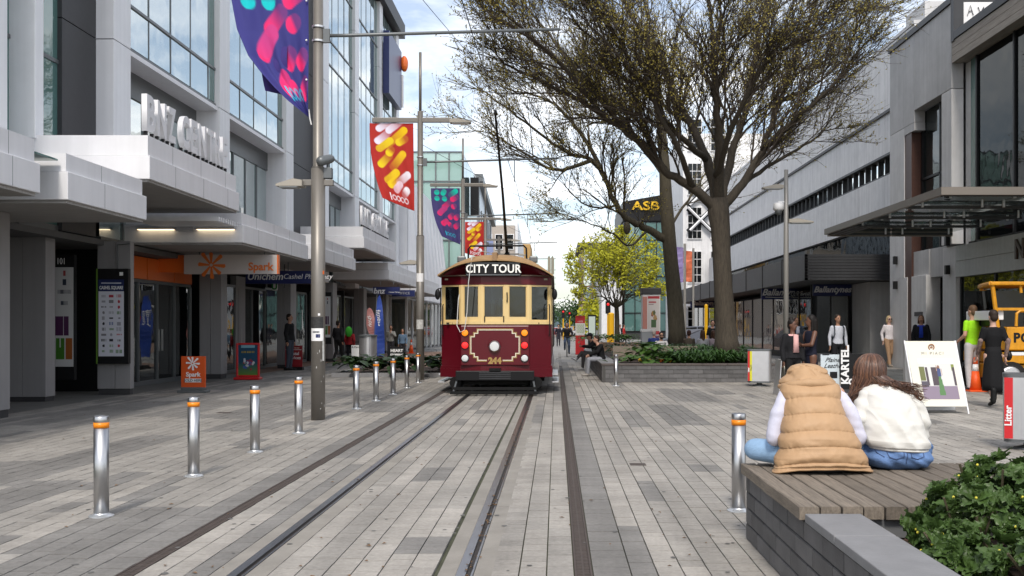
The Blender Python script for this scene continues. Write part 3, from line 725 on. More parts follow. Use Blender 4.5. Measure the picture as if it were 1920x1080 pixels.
# timber eaves beam
for j in range(3):
 npart('timber_board', MB().box(XN - .02 + j * .004, XN + .3, 18, 32.68, 10.22 + j * .24, 10.445 + j * .24), M['timber_grey'])
npart('eave_soffit', MB().box(XN + .31, XN + 1.5, 18, 32.6, 10.22, 10.3), M['timber_grey'])
npart('coping', MB().box(XN - .05, XN + 14, 18, 32.44, 10.95, 11.2), M['dark_fascia'])
npart('wall', MB().box(XN + .45, XN + .75, 32.2, 32.7, 4.2, 10.2), M['concrete_mid'])
npart('wall', MB().box(XN + 2.5, XN + 14, 18, 32.6, 0, 10.9), M['dark_clad'])
f = MB()
for a in (31.6, 29.0, 26.4, 23.8, 21.2, 18.6): f.box(XN + .34, XN + .46, a, a + .10, 4.2, 10.2)
f.box(XN + .34, XN + .46, 18, 32.2, 4.2, 4.32)
fo = npart('window', f, M['black'])
for a, b in ((31.7, 32.18), (29.1, 31.6), (26.5, 29.0), (23.9, 26.4), (21.3, 23.8), (18.7, 21.2)):
 MB().box(XN + .40, XN + .41, a, b, 4.32, 10.2).build('pane', M['glass_teal'] if a > 31.5 else M['glass_dark'], fo)
# street level
for a, b, z in ((36.9, 38.8, 3.4), (35.0, 36.45, 3.4), (32.4, 33.5, 4.2)):
 npart('pilaster', MB().box(XN, XN + .6, a, b, 0, z), M['concrete_mid'], bevel=.01)
npart('bulkhead', MB().box(XN + .15, XN + .5, 33.5, 35.0, 3.3, 4.3), M['concrete_grey'])
npart('bulkhead', MB().box(XN + .1, XN + .5, 35.0, 38.8, 3.405, 4.3), M['concrete_grey'])
f = MB()
for a in (33.5, 34.2, 34.93): f.box(XN + .5, XN + .58, a, a + .07, 0, 3.3)
f.box(XN + .5, XN + .58, 33.5, 35.0, 2.4, 2.46)
fo = npart('door', f, M['black'])
for a, b in ((33.57, 34.2), (34.27, 34.93)):
 MB().box(XN + .53, XN + .55, a, b, 0, 2.4).build('pane', M['glass_shop'], fo); MB().box(XN + .53, XN + .55, a, b, 2.46, 3.3).build('transom_pane', M['glass_dark'], fo)
for zc in (3.95, 3.0):
 npart('wall_lamp', MB().box(XN - .14, XN - .005, 37.9, 38.05, zc, zc + .3), M['black']); npart('wall_lamp', MB().box(XN - .14, XN - .005, 32.85, 33.0, zc + .3, zc + .6), M['black'])
npart('name_plate', MB().box(XN - .02, XN - .003, 35.3, 36.1, 1.95, 2.1), M['dark_clad'])
npart('shop_fascia', MB().box(XN - .02, XN + .3, 18, 32.35, 3.7, 4.19), mat('pale_fascia', (.48, .50, .49), .6, noise=.08, streak=.1))
npart('shop_fascia', MB().box(XN - .01, XN + .28, 18, 32.35, 3.18, 3.69), bpy.data.materials['pale_fascia'])
text('Ne', 'lettering', mat('bronze_letters', (.05, .03, .02), .4), nb, (XN - .06, 27.6, 3.72), .78, depth=.03, face='-X', bold=.015)
f = MB()
for a in (32.2, 29.7, 27.2, 24.7, 22.2): f.box(XN + .1, XN + .2, a, a + .09, .0, 3.18)
fo = npart('shop_window', f, M['black'])
for a, b in ((29.79, 32.2), (27.29, 29.7), (24.79, 27.2), (22.29, 24.7)): MB().box(XN + .14, XN + .15, a, b, .05, 3.18).build('pane', M['glass_near'], fo)
# glass canopy with bronze edge
XE = 8.8; zc = 4.55
bz = mat('bronze_edge', (.19, .165, .14), .45, metal=.4)
M['glass_roof'] = glass('roof_glass', (.05, .06, .06), .85, refl=.05)
ca = npart('glass_canopy', MB().box(XE, XE + .10, 22.75, 32.7, zc + .04, zc + .22).box(XE + .1, XN - .02, 22.75, 22.85, zc + .04, zc + .22).box(XE + .1, XN - .02, 32.6, 32.7, zc - .02, zc + .2), bz)
for i in range(4):
 for j in range(2):
  a = 22.9 + i * 2.44; x = XE + .14 + j * 2.04
  MB().box(x, x + 2.0, a, a + 2.38, zc + .12, zc + .14).build('pane', M['glass_roof'], ca)
  for q in ((.25, .3), (.25, 2.08), (1.75, .3), (1.75, 2.08)):
   MB().tube([(x + q[0], a + q[1], zc + .02), (x + q[0], a + q[1], zc + .16)], .035, 8).build('glass_clamp', M['steel_dull'], ca)
for i in range(5):
 MB().box(XE + .1, XN - .02, 22.87 + i * 2.43, 22.92 + i * 2.43, zc + .02, zc + .10).build('rib', M['dark_fascia'], ca)
for j in range(3): MB().box(XE + .15 + j * .2, XE + .3 + j * .2, 29.8, 32.58, zc + .02, zc + .05).build('louvre', M['dark_fascia'], ca)
# ============================================================ FAR RIGHT
ab = thing('corner_building', (9, 95, 0), 'white art deco building with a diagonal lattice window behind the tree trunks', 'building')
MB().box(12.1, 20, 95.1, 110, 0, 20).build('wall', M['concrete'], ab)
for j in range(5):
 for x in (13.2, 15.4):
  fo = MB().box(x - .7, x + .7, 94.95, 95.1, 1.5 + j * 4.2, 4.6 + j * 4.2).build('window', M['white'], ab)
  for p_ in range(3):
   for q_ in range(4): MB().box(x - .62 + p_ * .43, x - .24 + p_ * .43, 94.90, 94.94, 1.6 + q_ * .75 + j * 4.2, 2.25 + q_ * .75 + j * 4.2).build('pane', M['glass_dark'], fo)
for zz0 in (10.6, 13.0):
 for sgn in (-1, 1):
  MB().tube([(13.7 - sgn * 1.2, 94.7, zz0), (13.7 + sgn * 1.2, 94.7, zz0 + 2.2)], .22, 4).build('lattice_bar', M['black'], ab)
  MB().tube([(13.7 - sgn * 1.0, 94.5, zz0 + .1), (13.7 + sgn * 1.2, 94.5, zz0 + 2.3)], .12, 4).build('lattice_bar', M['white'], ab)
tw = thing('office_tower', (10, 120, 0), 'dark glass office block with a yellow sign on its top', 'building')
MB().box(8.2, 13.4, 120.3, 140, 0, 16.6).build('wall', M['dark_clad'], tw)
wall_grid(tw, 8.2, 13.4, 1, 14.2, 120.2, 4, 6, M['glass_teal'], M['black'])
MB().prism([(8.0, 14.3), (13.6, 14.3), (13.6, 17.6), (8.0, 16.6)], lambda x, z: (x, 120.0, z), lambda x, z: (x, 135, z)).build('roof_screen', M['black'], tw)
MB().box(5.5, 8.0, 121, 140, 0, 9).build('wing', M['white_clad'], tw)
ts = thing('building_sign', (11, 119.8, 15.5), 'bold yellow letters on top of the dark glass block', 'sign')
text('ASB', 'lettering', mat('sign_yellow', (.75, .45, .01), .4), ts, (10.75, 119.85, 16.05), 1.45, depth=.1, bold=.025, sx=1.35)
fb = thing('flat_building', (7, 150, 0), 'brown flat roofed block with blue windows far down the street', 'building')
MB().box(3.8, 10, 150.2, 170, 0, 13.4).build('wall', mat('brown_clad', (.28, .23, .19), .7), fb)
MB().box(3.2, 10.4, 149.6, 171, 13.4, 14.2).build('roof', M['dark_clad'], fb)
wall_grid(fb, 4.0, 9.8, 2, 13.2, 150.1, 4, 4, M['glass_up'], mat('brown_trim', (.2, .13, .09), .6), fw=.12)
rw = thing('row_building', (15, 92, 0), 'low shop row with pale awning beyond the department store', 'building')
MB().box(14.5, 26, 88.5, 94.5, 0, 8).build('wall', M['concrete_mid'], rw)
MB().box(12.0, 14.4, 88.5, 94.5, 3.4, 4.1).build('awning', M['white_fascia'], rw)
for i, (x0, y0, w, d, h, c) in enumerate(((15.5, 172, 10, 20, 9, (.4, .36, .3)), (11.0, 200, 12, 25, 11, (.33, .33, .35)), (-16, 180, 9, 25, 10, (.38, .36, .34)), (-14, 215, 9, 30, 8, (.45, .42, .4)), (9, 240, 9, 30, 7, (.4, .3, .25)))):
 b_ = thing('distant_building', (x0 + w / 2, y0, 0), ('low tan building far off on the right side', 'grey building far off past the tan one', 'pale block far off left of the tracks', 'cream low building farthest along the left side', 'low brick building farthest along the right')[i], 'building')
 MB().box(x0, x0 + w, y0, y0 + d, 0, h).build('wall', mat('distant_wall', c, .8), b_)
 MB().box(x0 - .3, x0 + w + .3, y0 - .3, y0 + d, h, h + .5).build('roof', M['mullion'], b_)
 for q in range(4):
  for r in range(int(h // 3)): MB().box(x0 + .6 + q * (w - 1) / 4, x0 + .6 + (q + .6) * (w - 1) / 4, y0 - .06, y0, 1 + r * 3, 2.8 + r * 3).build('window', M['glass_dark'], b_)
hl = MB(); nn = 60
pts = [(-900 + 1800 * i / nn, 8 + 22 * (noise.noise(Vector((i * .22, 3, 0))) + .6)) for i in range(nn + 1)]
hl.prism([(-900, -2)] + pts + [(900, -2)], lambda x, z: (x, 1400, z), lambda x, z: (x, 1900, z)); hl.build('hills', mat('far_hills', (.10, .14, .17), .9), kind='structure')
# ============================================================ TRAM
M['maroon'] = mat('maroon_enamel', (.095, .003, .009), .3, noise=.06, nscale=3, spec=.35)
M['cream'] = mat('cream_enamel', (.70, .52, .235), .4, noise=.05, nscale=3)
M['roof_canvas'] = mat('tan_roof_canvas', (.36, .22, .10), .7, noise=.14, nscale=5)
M['under'] = mat('underframe_black', (.007, .007, .007), .6, noise=.3, spec=.2)
M['gold'] = mat('gold_line', (.36, .23, .07), .4)
M['cream_line'] = mat('cream_line', (.72, .66, .5), .4)
M['lens_amber'] = mat('amber_lens', (.8, .22, .01), .2, emit=.35)
M['lens_red'] = mat('red_lens', (.75, .02, .02), .2, emit=.45)
M['lens_clear'] = mat('clear_lens', (.62, .64, .64), .15)
M['glass_tram'] = glass('tram_glass', (.008, .008, .008), .6, refl=.0)
TX, TY = -1.405, 22.95; HW = 1.285; LEN = 13.6
tram = thing('tram', (TX, TY, 0), 'maroon and cream heritage tram on the tracks reading CITY TOUR', 'tram')
def tp(name, mb, m, parent=None, **k):
 return mb.build(name, m, parent or tram, **k)
# plan of the end: five facets (x, y) from left to right
ends = [(-HW, .46), (-.86, .10), (-.345, 0), (.19, 0), (.73, .09), (HW, .46)]
ends = [(-HW, .42), (-.80, .09), (-.33, .0), (.25, .0), (.78, .09), (HW, .42)]
def plan(off=0.0, back=False):
 """closed outline of the body, off metres outward"""
 fr = []
 for x, y in ends:
  fr.append((x + (off if x > .9 else -off if x < -.9 else off * x / 1.3), y - off))
 bk = [(x, LEN - y) for x, y in reversed(fr)]
 return [(TX + x, TY + y) for x, y in fr + bk]
def band(z0, z1, o0=0, o1=None):
 a, b = plan(o0), plan(o0 if o1 is None else o1)
 return MB().loft([[(x, y, z0) for x, y in a], [(x, y, z1) for x, y in b]])
tp('lower_panel', band(.52, 1.625), M['maroon'])
tp('waist_rail', band(.60, .66, .02), M['maroon'])
tp('skirt', band(.44, .515, -.03), M['under'])
tp('window_sill', band(1.63, 1.70, .018), M['cream'])
tp('letter_board', band(2.545, 2.74, .006), M['maroon'])
# posts and windows round the body
pts = plan(); npn = len(pts)
zl, zh = 1.70, 2.54
def wall_pt(i, t): 
 a, b = Vector(pts[i]), Vector(pts[(i + 1) % npn]); return a + (b - a) * t
def panel(name, i, t0, t1, z0, z1, m, inn=0.0, th=.05, parent=None):
 a, b = wall_pt(i, t0), wall_pt(i, t1); d = (b - a).normalized(); nn = Vector((d.y, -d.x))
 o = -nn * inn; p = [a + o, b + o, b + o - nn * th, a + o - nn * th]
 return MB().prism([(q.x, q.y) for q in p], lambda x, y: (x, y, z0), lambda x, y: (x, y, z1)).build(name, m, parent or tram)
post_w = .058
for i in range(5):
 L = (Vector(pts[i + 1]) - Vector(pts[i])).length; e = post_w / L
 lo = 1.735; 
 if i in (1, 2, 3): lo = 1.80
 panel('window_post', i, -.0, e, zl, zh, M['cream'], 0, .07)
 panel('window_post', i, 1 - e, 1, zl, zh, M['cream'], 0, .07)
 panel('cream_panel', i, e, 1 - e, zl, lo, M['cream'], .008, .05)
 panel('window_head', i, e, 1 - e, zh - .035, zh, M['cream'], .008, .05)
 fo = panel('window_frame', i, e, e + .02 / L, lo, zh - .035, M['cream'], .02, .03)
 panel('sash', i, 1 - e - .02 / L, 1 - e, lo, zh - .035, M['cream'], .02, .03, fo)
 panel('pane', i, e + .03 / L, 1 - e - .03 / L, lo, zh - .035, M['glass_tram'], .04, .006, fo)
# long sides: 9 bays, centre doors
for si in (5, 11):
 n = 11
 for k in range(n):
  t0, t1 = k / n, (k + 1) / n; L = LEN - .84
  panel('window_post', si, t0, t0 + .09 / L, zl, zh, M['cream'], 0, .07)
  door = k in (5,)
  lo = 1.735
  panel('window_head', si, t0 + .09 / L, t1, zh - .06, zh, M['cream'], .008, .05)
  panel('cream_panel', si, t0 + .09 / L, t1, zl, lo, M['cream'], .008, .05)
  panel('window', si, t0 + .09 / L, t1, lo, zh - .06, M['glass_tram'], .04, .006)
for i in range(5, npn):
 pass
for i in (6, 7, 8, 9, 10):
 L = (Vector(pts[i + 1]) - Vector(pts[i])).length; e = post_w / L
 panel('window_post', i, 0, e, zl, zh, M['cream'], 0, .07); panel('window_post', i, 1 - e, 1, zl, zh, M['cream'], 0, .07)
 panel('window', i, e, 1 - e, 1.75, zh, M['glass_tram'], .04, .006)
# roof: arched, overhanging
def arch(n=18, w=HW + .06, h=.50):
 r = []
 for j in range(n + 1):
  u = -1 + 2 * j / n
  r.append((u * w, h * (1 - abs(u) ** 2.3)))
 return r
A = arch()
rings = []
for y, s, hh in ((.46, 1, .90), (.9, 1, 1.0), (LEN - .9, 1, 1), (LEN - .3, 1, .97), (LEN - .02, .97, .86), (LEN + .16, .9, .7)):
 rings.append([(TX + x * s, TY + y + (.44 if y < .3 and abs(x) > 1.2 else 0) * (1 if y < 0 else .6), 2.77 + z * hh) for x, z in A] + [(TX + x * s, TY + y + (.44 if y < .3 and abs(x) > 1.2 else 0) * (1 if y < 0 else .6), 2.745) for x, z in reversed(A)])
ro = tp('roof', MB().loft(rings), M['roof_canvas'], smooth=False)
# eave band, end pediment with the destination box
dome = []
fr = [(-1.27, 2.765)] + [(-1.27 + 2.54 * j / 24, 2.765 + .30 * (1 - abs(-1 + 2 * j / 24) ** 3)) for j in range(25)] + [(1.27, 2.765)]
fr = [(x, z) for x, z in fr]
tp('pediment', MB().prism([(x * .97, z) for x, z in fr], lambda x, z: (TX + x, TY + .02 + .38 * max(0, abs(x) - .75) , z), lambda x, z: (TX + x, TY + .5, z)), M['maroon'])
NH = 28
def hood_ring(off, dz, th):
 up_, lo_ = [], []
 for k_ in range(NH + 1):
  u = -1 + 2 * k_ / NH; x = u * 1.33; z = 2.735 + (.345 + dz) * (1 - abs(u) ** 2.6); y = TY + off + .34 * max(0, abs(u) - .55)
  lo_.append((TX + x, y, z)); up_.append((TX + x, y, z + th))
 return lo_, up_
l0, u0 = hood_ring(-.22, 0, .035); l1, u1 = hood_ring(.05, .10, .03); l2, u2 = hood_ring(.5, .16, .03)
hm_ = MB()
for k_ in range(NH):
 hm_.quad(l0[k_], l0[k_ + 1], u0[k_ + 1], u0[k_])
 for A_, B_ in ((u0, u1), (u1, u2), (l0, l1), (l1, l2)): hm_.quad(A_[k_], A_[k_ + 1], B_[k_ + 1], B_[k_])
tp('roof_hood', hm_, M['roof_canvas'], smooth=True)
tp('eave_strip', band(2.742, 2.768, .07), mat('eave_brown', (.10, .07, .045), .6))
tp('hood_seam', MB().box(TX - .06, TX + .05, TY - .225, TY + .6, 3.085, 3.27), mat('seam_tan', (.28, .17, .085), .7))
db = tp('destination_box', MB().box(TX - .67, TX + .59, TY - .15, TY + .02, 2.735, 3.055), M['black_satin'], bevel=.01)
MB().box(TX - .655, TX + .575, TY - .158, TY - .151, 2.75, 2.772).box(TX - .655, TX + .575, TY - .158, TY - .151, 3.02, 3.04).build('trim', M['mullion'], db)
text('CITY TOUR', 'lettering', mat('sign_ivory', (.78, .77, .72), .4, emit=.12), db, (TX - .035, TY - .162, 2.893), .265, depth=.003, bold=.006, sx=.88, spacing=1.06)
# front panel lining: cream line with stepped corners, gold line round it
def lining(w0, w1, z0, z1, c, m, name, th=.018, y=-.012):
 mb = MB(); x0, x1 = TX + w0, TX + w1
 path = [(x0 + c, z0), (x1 - c, z0), (x1 - c, z0 + c * .5), (x1 - c * .5, z0 + c * .5), (x1 - c * .5, z0 + c), (x1, z0 + c), (x1, z1 - c), (x1 - c * .5, z1 - c), (x1 - c * .5, z1 - c * .5), (x1 - c, z1 - c * .5), (x1 - c, z1),
   (x0 + c, z1), (x0 + c, z1 - c * .5), (x0 + c * .5, z1 - c * .5), (x0 + c * .5, z1 - c), (x0, z1 - c), (x0, z0 + c), (x0 + c * .5, z0 + c), (x0 + c * .5, z0 + c * .5), (x0 + c, z0 + c * .5)]
 for i in range(len(path)):
  a, b = path[i], path[(i + 1) % len(path)]
  xa, xb = sorted((a[0], b[0])); za, zb = sorted((a[1], b[1])); e = th / 2
  mb.box(xa - e, xb + e, TY + y - .001 * (i % 2), TY + .0, za - e, zb + e)
 return mb
# the centre panel stands a little proud
tp('centre_panel', MB().box(TX - .80, TX + .78, TY - .03, TY + .12, .68, 1.60), M['maroon'], bevel=.02)
cp = tp('cream_lining', lining(-.56, .55, .80, 1.50, .16, M['cream_line'], '', .020, -.040), M['cream_line'])
tp('gold_lining', lining(-.585, .575, .775, 1.525, .165, M['gold'], '', .014, -.038), M['gold'])
nb_ = tp('number_plate', MB().box(TX - .19, TX + .17, TY - .046, TY - .031, .70, .87), M['maroon'])
text('244', 'lettering', M['gold'], nb_, (TX - .01, TY - .048, .785), .19, depth=.002, bold=.012, sx=1.05)
hl_ = tp('headlight', MB().lathe([(.16, 0), (.165, -.03), (.14, -.07), (.125, -.09), (.115, -.08), (.06, -.06), (.01, -.05)], n=24), M['steel'])
hl_.data.transform(Matrix.Translation((TX - .0 - TX, TY - .03 - TY, 1.12)) @ Matrix.Rotation(R(90), 4, 'X').inverted() @ Matrix.Translation((TX - TX, 0, 0)) if False else Matrix.Identity(4))
hl_.data.clear_geometry()
def disc(name, x, z, r, m, y=TY - .03, depth=.05, parent=None, dome=True):
 mb = MB(); n = 20; rings = []
 for q, rr in ((0, r), (depth * .6, r), (depth, r * .8), (depth * 1.15, r * .35)) if dome else ((0, r), (depth, r)):
  rings.append([(x + math.cos(2 * math.pi * j / n) * rr, y - q, z - math.sin(2 * math.pi * j / n) * rr) for j in range(n)])
 return mb.loft(rings).build(name, m, parent or tram, smooth=False)
bpy.data.objects.remove(hl_)
h = disc('headlight', TX - .015, 1.12, .135, M['steel'], depth=.09)
disc('lens', TX - .015, 1.12, .105, M['lens_clear'], y=TY - .135, depth=.012, parent=h)
tp('headlight_hood', MB().prism([(math.cos(a) * .16, math.sin(a) * .17) for a in [math.pi * k / 10 for k in range(11)]], lambda x, z: (TX - .015 + x, TY - .03, 1.13 + z), lambda x, z: (TX - .015 + x * .9, TY - .055, 1.13 + z)), M['maroon'])
for sx, nm in ((-.695, 'l'), (.675, 'r')):
 for z, m, r, lab in ((1.43, 'lens_amber', .075, 'tail_lamp'), (1.145, 'lens_red', .078, 'tail_lamp'), (.845, 'lens_clear', .078, 'reflector')):
  b = disc(lab, TX + sx, z, r + .014, M['under'], depth=.02, dome=False, y=TY - .031)
  disc('lens', TX + sx, z, r, M[m], y=TY - .05, depth=.035, parent=b)
# bumper, step plate, cow catcher, trucks
tp('bumper', band(.40, .60, .03), M['maroon']).hide_render = False
bp_ = tp('bumper_plate', MB().box(TX - .90, TX + .90, TY - .16, TY - .02, .34, .56), M['black_satin'], bevel=.01)
for k in range(4): MB().box(TX - .36, TX + .36, TY - .18, TY - .161, .37 + k * .045, .395 + k * .045).build('rib', M['dark_fascia'], bp_)
tp('drawbar', MB().box(TX - .13, TX + .13, TY - .20, TY - .02, .56, .62), M['under'])
tp('underframe', MB().box(TX - 1.0, TX + 1.0, TY + .3, TY + LEN - .3, .22, .45), M['under'])
cc = tp('lifeguard', MB().box(TX - 1.0, TX + 1.0, TY - .42, TY - .36, .04, .11).box(TX - .96, TX + .96, TY - .34, TY - .28, .13, .20), M['under'])
for k in range(9): MB().box(TX - .92 + k * .23, TX - .88 + k * .23, TY - .36, TY + .3, .06, .09).build('slat', M['under'], cc)
for s in (-1, 1):
 MB().tube([(TX + s * .93, TY - .36, .1), (TX + s * .86, TY + .0, .42)], .022, 6).build('strut', M['mullion'], cc)
 MB().tube([(TX + s * .78, TY - .1, .06), (TX + s * .78, TY + .5, .44)], .02, 6).build('strut', M['under'], cc)
for ty in (2.6, 4.2, LEN - 4.2, LEN - 2.6):
 for s in (-1, 1):
  x = TRX + s * .73; mb = MB(); n = 20; rings = []
  for q, rr in ((-.06, .31), (-.05, .34), (.0, .34), (.012, .37), (.03, .37)):
   rings.append([(x + q * s, TY + ty + math.cos(2 * math.pi * j / n) * rr, .352 + math.sin(2 * math.pi * j / n) * rr) for j in range(n)])
  mb.loft(rings).build('wheel', M['under'], tram)
for s in (-1, 1):
 tp('side_frame', MB().box(TX + s * 1.05 - .05, TX + s * 1.05 + .05, TY + 1.9, TY + 4.9, .22, .42), M['under'])
 tp('side_frame', MB().box(TX + s * 1.05 - .05, TX + s * 1.05 + .05, TY + LEN - 4.9, TY + LEN - 1.9, .22, .42), M['under'])
 st = tp('side_step', MB().box(TX + s * HW + (0 if s > 0 else -.16), TX + s * HW + (.16 if s > 0 else 0), TY + 1.2, TY + 3.4, .40, .44), M['steel_dull'])
 MB().box(TX + s * HW + (.02 if s > 0 else -.18), TX + s * HW + (.18 if s > 0 else -.02), TY + 1.2, TY + 3.4, .22, .25).build('lower_tread', M['steel_dull'], st)
 tp('buffer', MB().tube([(TX + s * .93, TY + .10, .28), (TX + s * .93, TY + .6, .28)], .14, 12), M['under'])
# mirrors, handrails, roof gear
for s in (-1, 1):
 mi = tp('mirror', MB().ell((TX + s * (HW + .08), TY + .3, 2.33), (.065, .05, .13)), M['black_satin'], smooth=True)
 MB().tube([(TX + s * HW, TY + .42, 2.48), (TX + s * (HW + .07), TY + .32, 2.46)], .012, 6).build('arm', M['black_satin'], mi)
 tp('handrail', MB().tube([(TX + s * 1.235, TY + .34, 1.35), (TX + s * 1.25, TY + .30, 1.4), (TX + s * 1.25, TY + .30, 2.05), (TX + s * 1.235, TY + .34, 2.1)], .012, 6), M['black_satin'])
 tp('handrail', MB().tube([(TX + s * (HW + .04), TY + .75, 1.1), (TX + s * (HW + .06), TY + .75, 1.15), (TX + s * (HW + .06), TY + .75, 2.5)], .016, 6), M['black_satin'])
for x in (-.245, .195): tp('wiper', MB().tube([(TX + x, TY - .025, 1.68), (TX + x, TY - .03, 1.82)], .012, 6), M['under'])
tp('grab_handle', MB().tube([(TX + .27, TY - .02, 2.14), (TX + .275, TY - .05, 2.2), (TX + .275, TY - .05, 2.3), (TX + .27, TY - .02, 2.36)], .014, 6), M['under'])
for x in (-1.12, -.98, .98): tp('vent', MB().box(TX + x - .03, TX + x + .03, TY + .2, TY + .26, 1.635, 1.67), M['under'])
cable = [(TX - .52, TY - .18, 3.2), (TX - .60, TY - .2, 2.6), (TX - .64, TY - .14, 1.9), (TX - .70, TY - .12, 1.5), (TX - .80, TY - .10, 1.45), (TX - .88, TY - .06, 1.6), (TX - .85, TY - .02, 2.2), (TX - .83, TY - .0, 2.32)]
tp('cable', MB().tube(cable, .010, 6), mat('pale_cable', (.6, .6, .58), .5))
tp('cable', MB().tube([(TX - .52, TY - .18, 3.2), (TX - .35, TY + .6, 3.36), (TX - .1, TY + 2.6, 3.42)], .010, 6), bpy.data.materials['pale_cable'])
tp('roof_rail', MB().tube([(TX - .72, TY + 1.1, 3.18), (TX - .72, TY + 1.1, 3.45), (TX - .66, TY + 1.1, 3.52), (TX + .62, TY + 1.1, 3.53), (TX + .68, TY + 1.1, 3.47), (TX + .69, TY + 1.1, 3.18)], .022, 8), M['under'])
tb = tp('trolley_base', MB().lathe([(.20, 0), (.2, .04), (.1, .08), (.07, .2), (.03, .26)], c=(TX + .12, TY + 3.0, 3.27), n=16), M['under'])
for s in (-1, 1): tp('roof_lamp', MB().box(TX + s * .86 - .1, TX + s * .86 + .1, TY + .8, TY + .95, 3.10, 3.26), M['mullion'], bevel=.03)
for x in (1.18, 1.27): tp('roof_board', MB().prism([(0, 0), (.08, .0), (.08, .40), (.04, .5), (0, .44)], lambda a, z: (TX + x + a, TY + 2.0 + x, 2.95 + z), lambda a, z: (TX + x + a, TY + 2.06 + x, 2.95 + z)), mat('grey_wood', (.25, .24, .19), .7))
tipY = 19.6
tp('trolley_pole', MB().tube([(TX + .12, TY + 3.0, 3.50), (TX + .17, 23.0, 4.62), (GX(929, tipY), tipY, GZ(216, tipY))], [.04, .03, .022], 8), M['under'])
tp('trolley_shoe', MB().ell((GX(929, tipY), tipY, GZ(214, tipY) + .02), (.035, .09, .07)), M['under'])
# inside: floor, seats, driver bulkhead, a few riders seen through the end window
tp('interior_floor', MB().box(TX - 1.2, TX + 1.2, TY + .5, TY + LEN - .5, 1.2, 1.24), M['dark_clad'])
tp('bulkhead', MB().box(TX - 1.2, TX - .2, TY + 1.5, TY + 1.55, 1.25, 2.7).box(TX + .3, TX + 1.2, TY + 1.5, TY + 1.55, 1.25, 2.7), mat('varnished_wood', (.10, .05, .025), .5))
tp('ceiling', MB().box(TX - 1.2, TX + 1.2, TY + .3, TY + LEN - .3, 2.66, 2.70), mat('tram_ceiling', (.3, .27, .2), .7))
tp('grey_blind', MB().box(TX + .32, TX + .70, TY + .22, TY + .24, 1.85, 2.5), mat('grey_blind', (.16, .17, .17), .8))
# ============================================================ overhead wires
wm = mat('wire', (.03, .03, .03), .5, metal=.5)
cw = MB(); wx = GX(929, tipY); wz = GZ(214, tipY) + .08
ypts = [1.0, 16.9, 29.5, 43, 56.5, 70, 84, 98, 120]
path = []
for a, b in zip(ypts, ypts[1:]):
 for k in range(6):
  u = k / 6; path.append((wx, a + (b - a) * u, wz - .16 * (1 - (2 * u - 1) ** 2)))
cw.tube(path, .008, 5); cw.build('contact_wire', wm, at=(wx, 20, wz), label='single overhead tram wire running above the tracks', cat='wire')
def pole_wire(p, q, label, r=.007, sag=.25):
 p, q = Vector(p), Vector(q); pp = [p.lerp(q, k / 10) - Vector((0, 0, sag * (1 - (2 * k / 10 - 1) ** 2))) for k in range(11)]
 MB().tube(pp, r, 5).build('span_wire', wm, at=p, label=label, cat='wire')
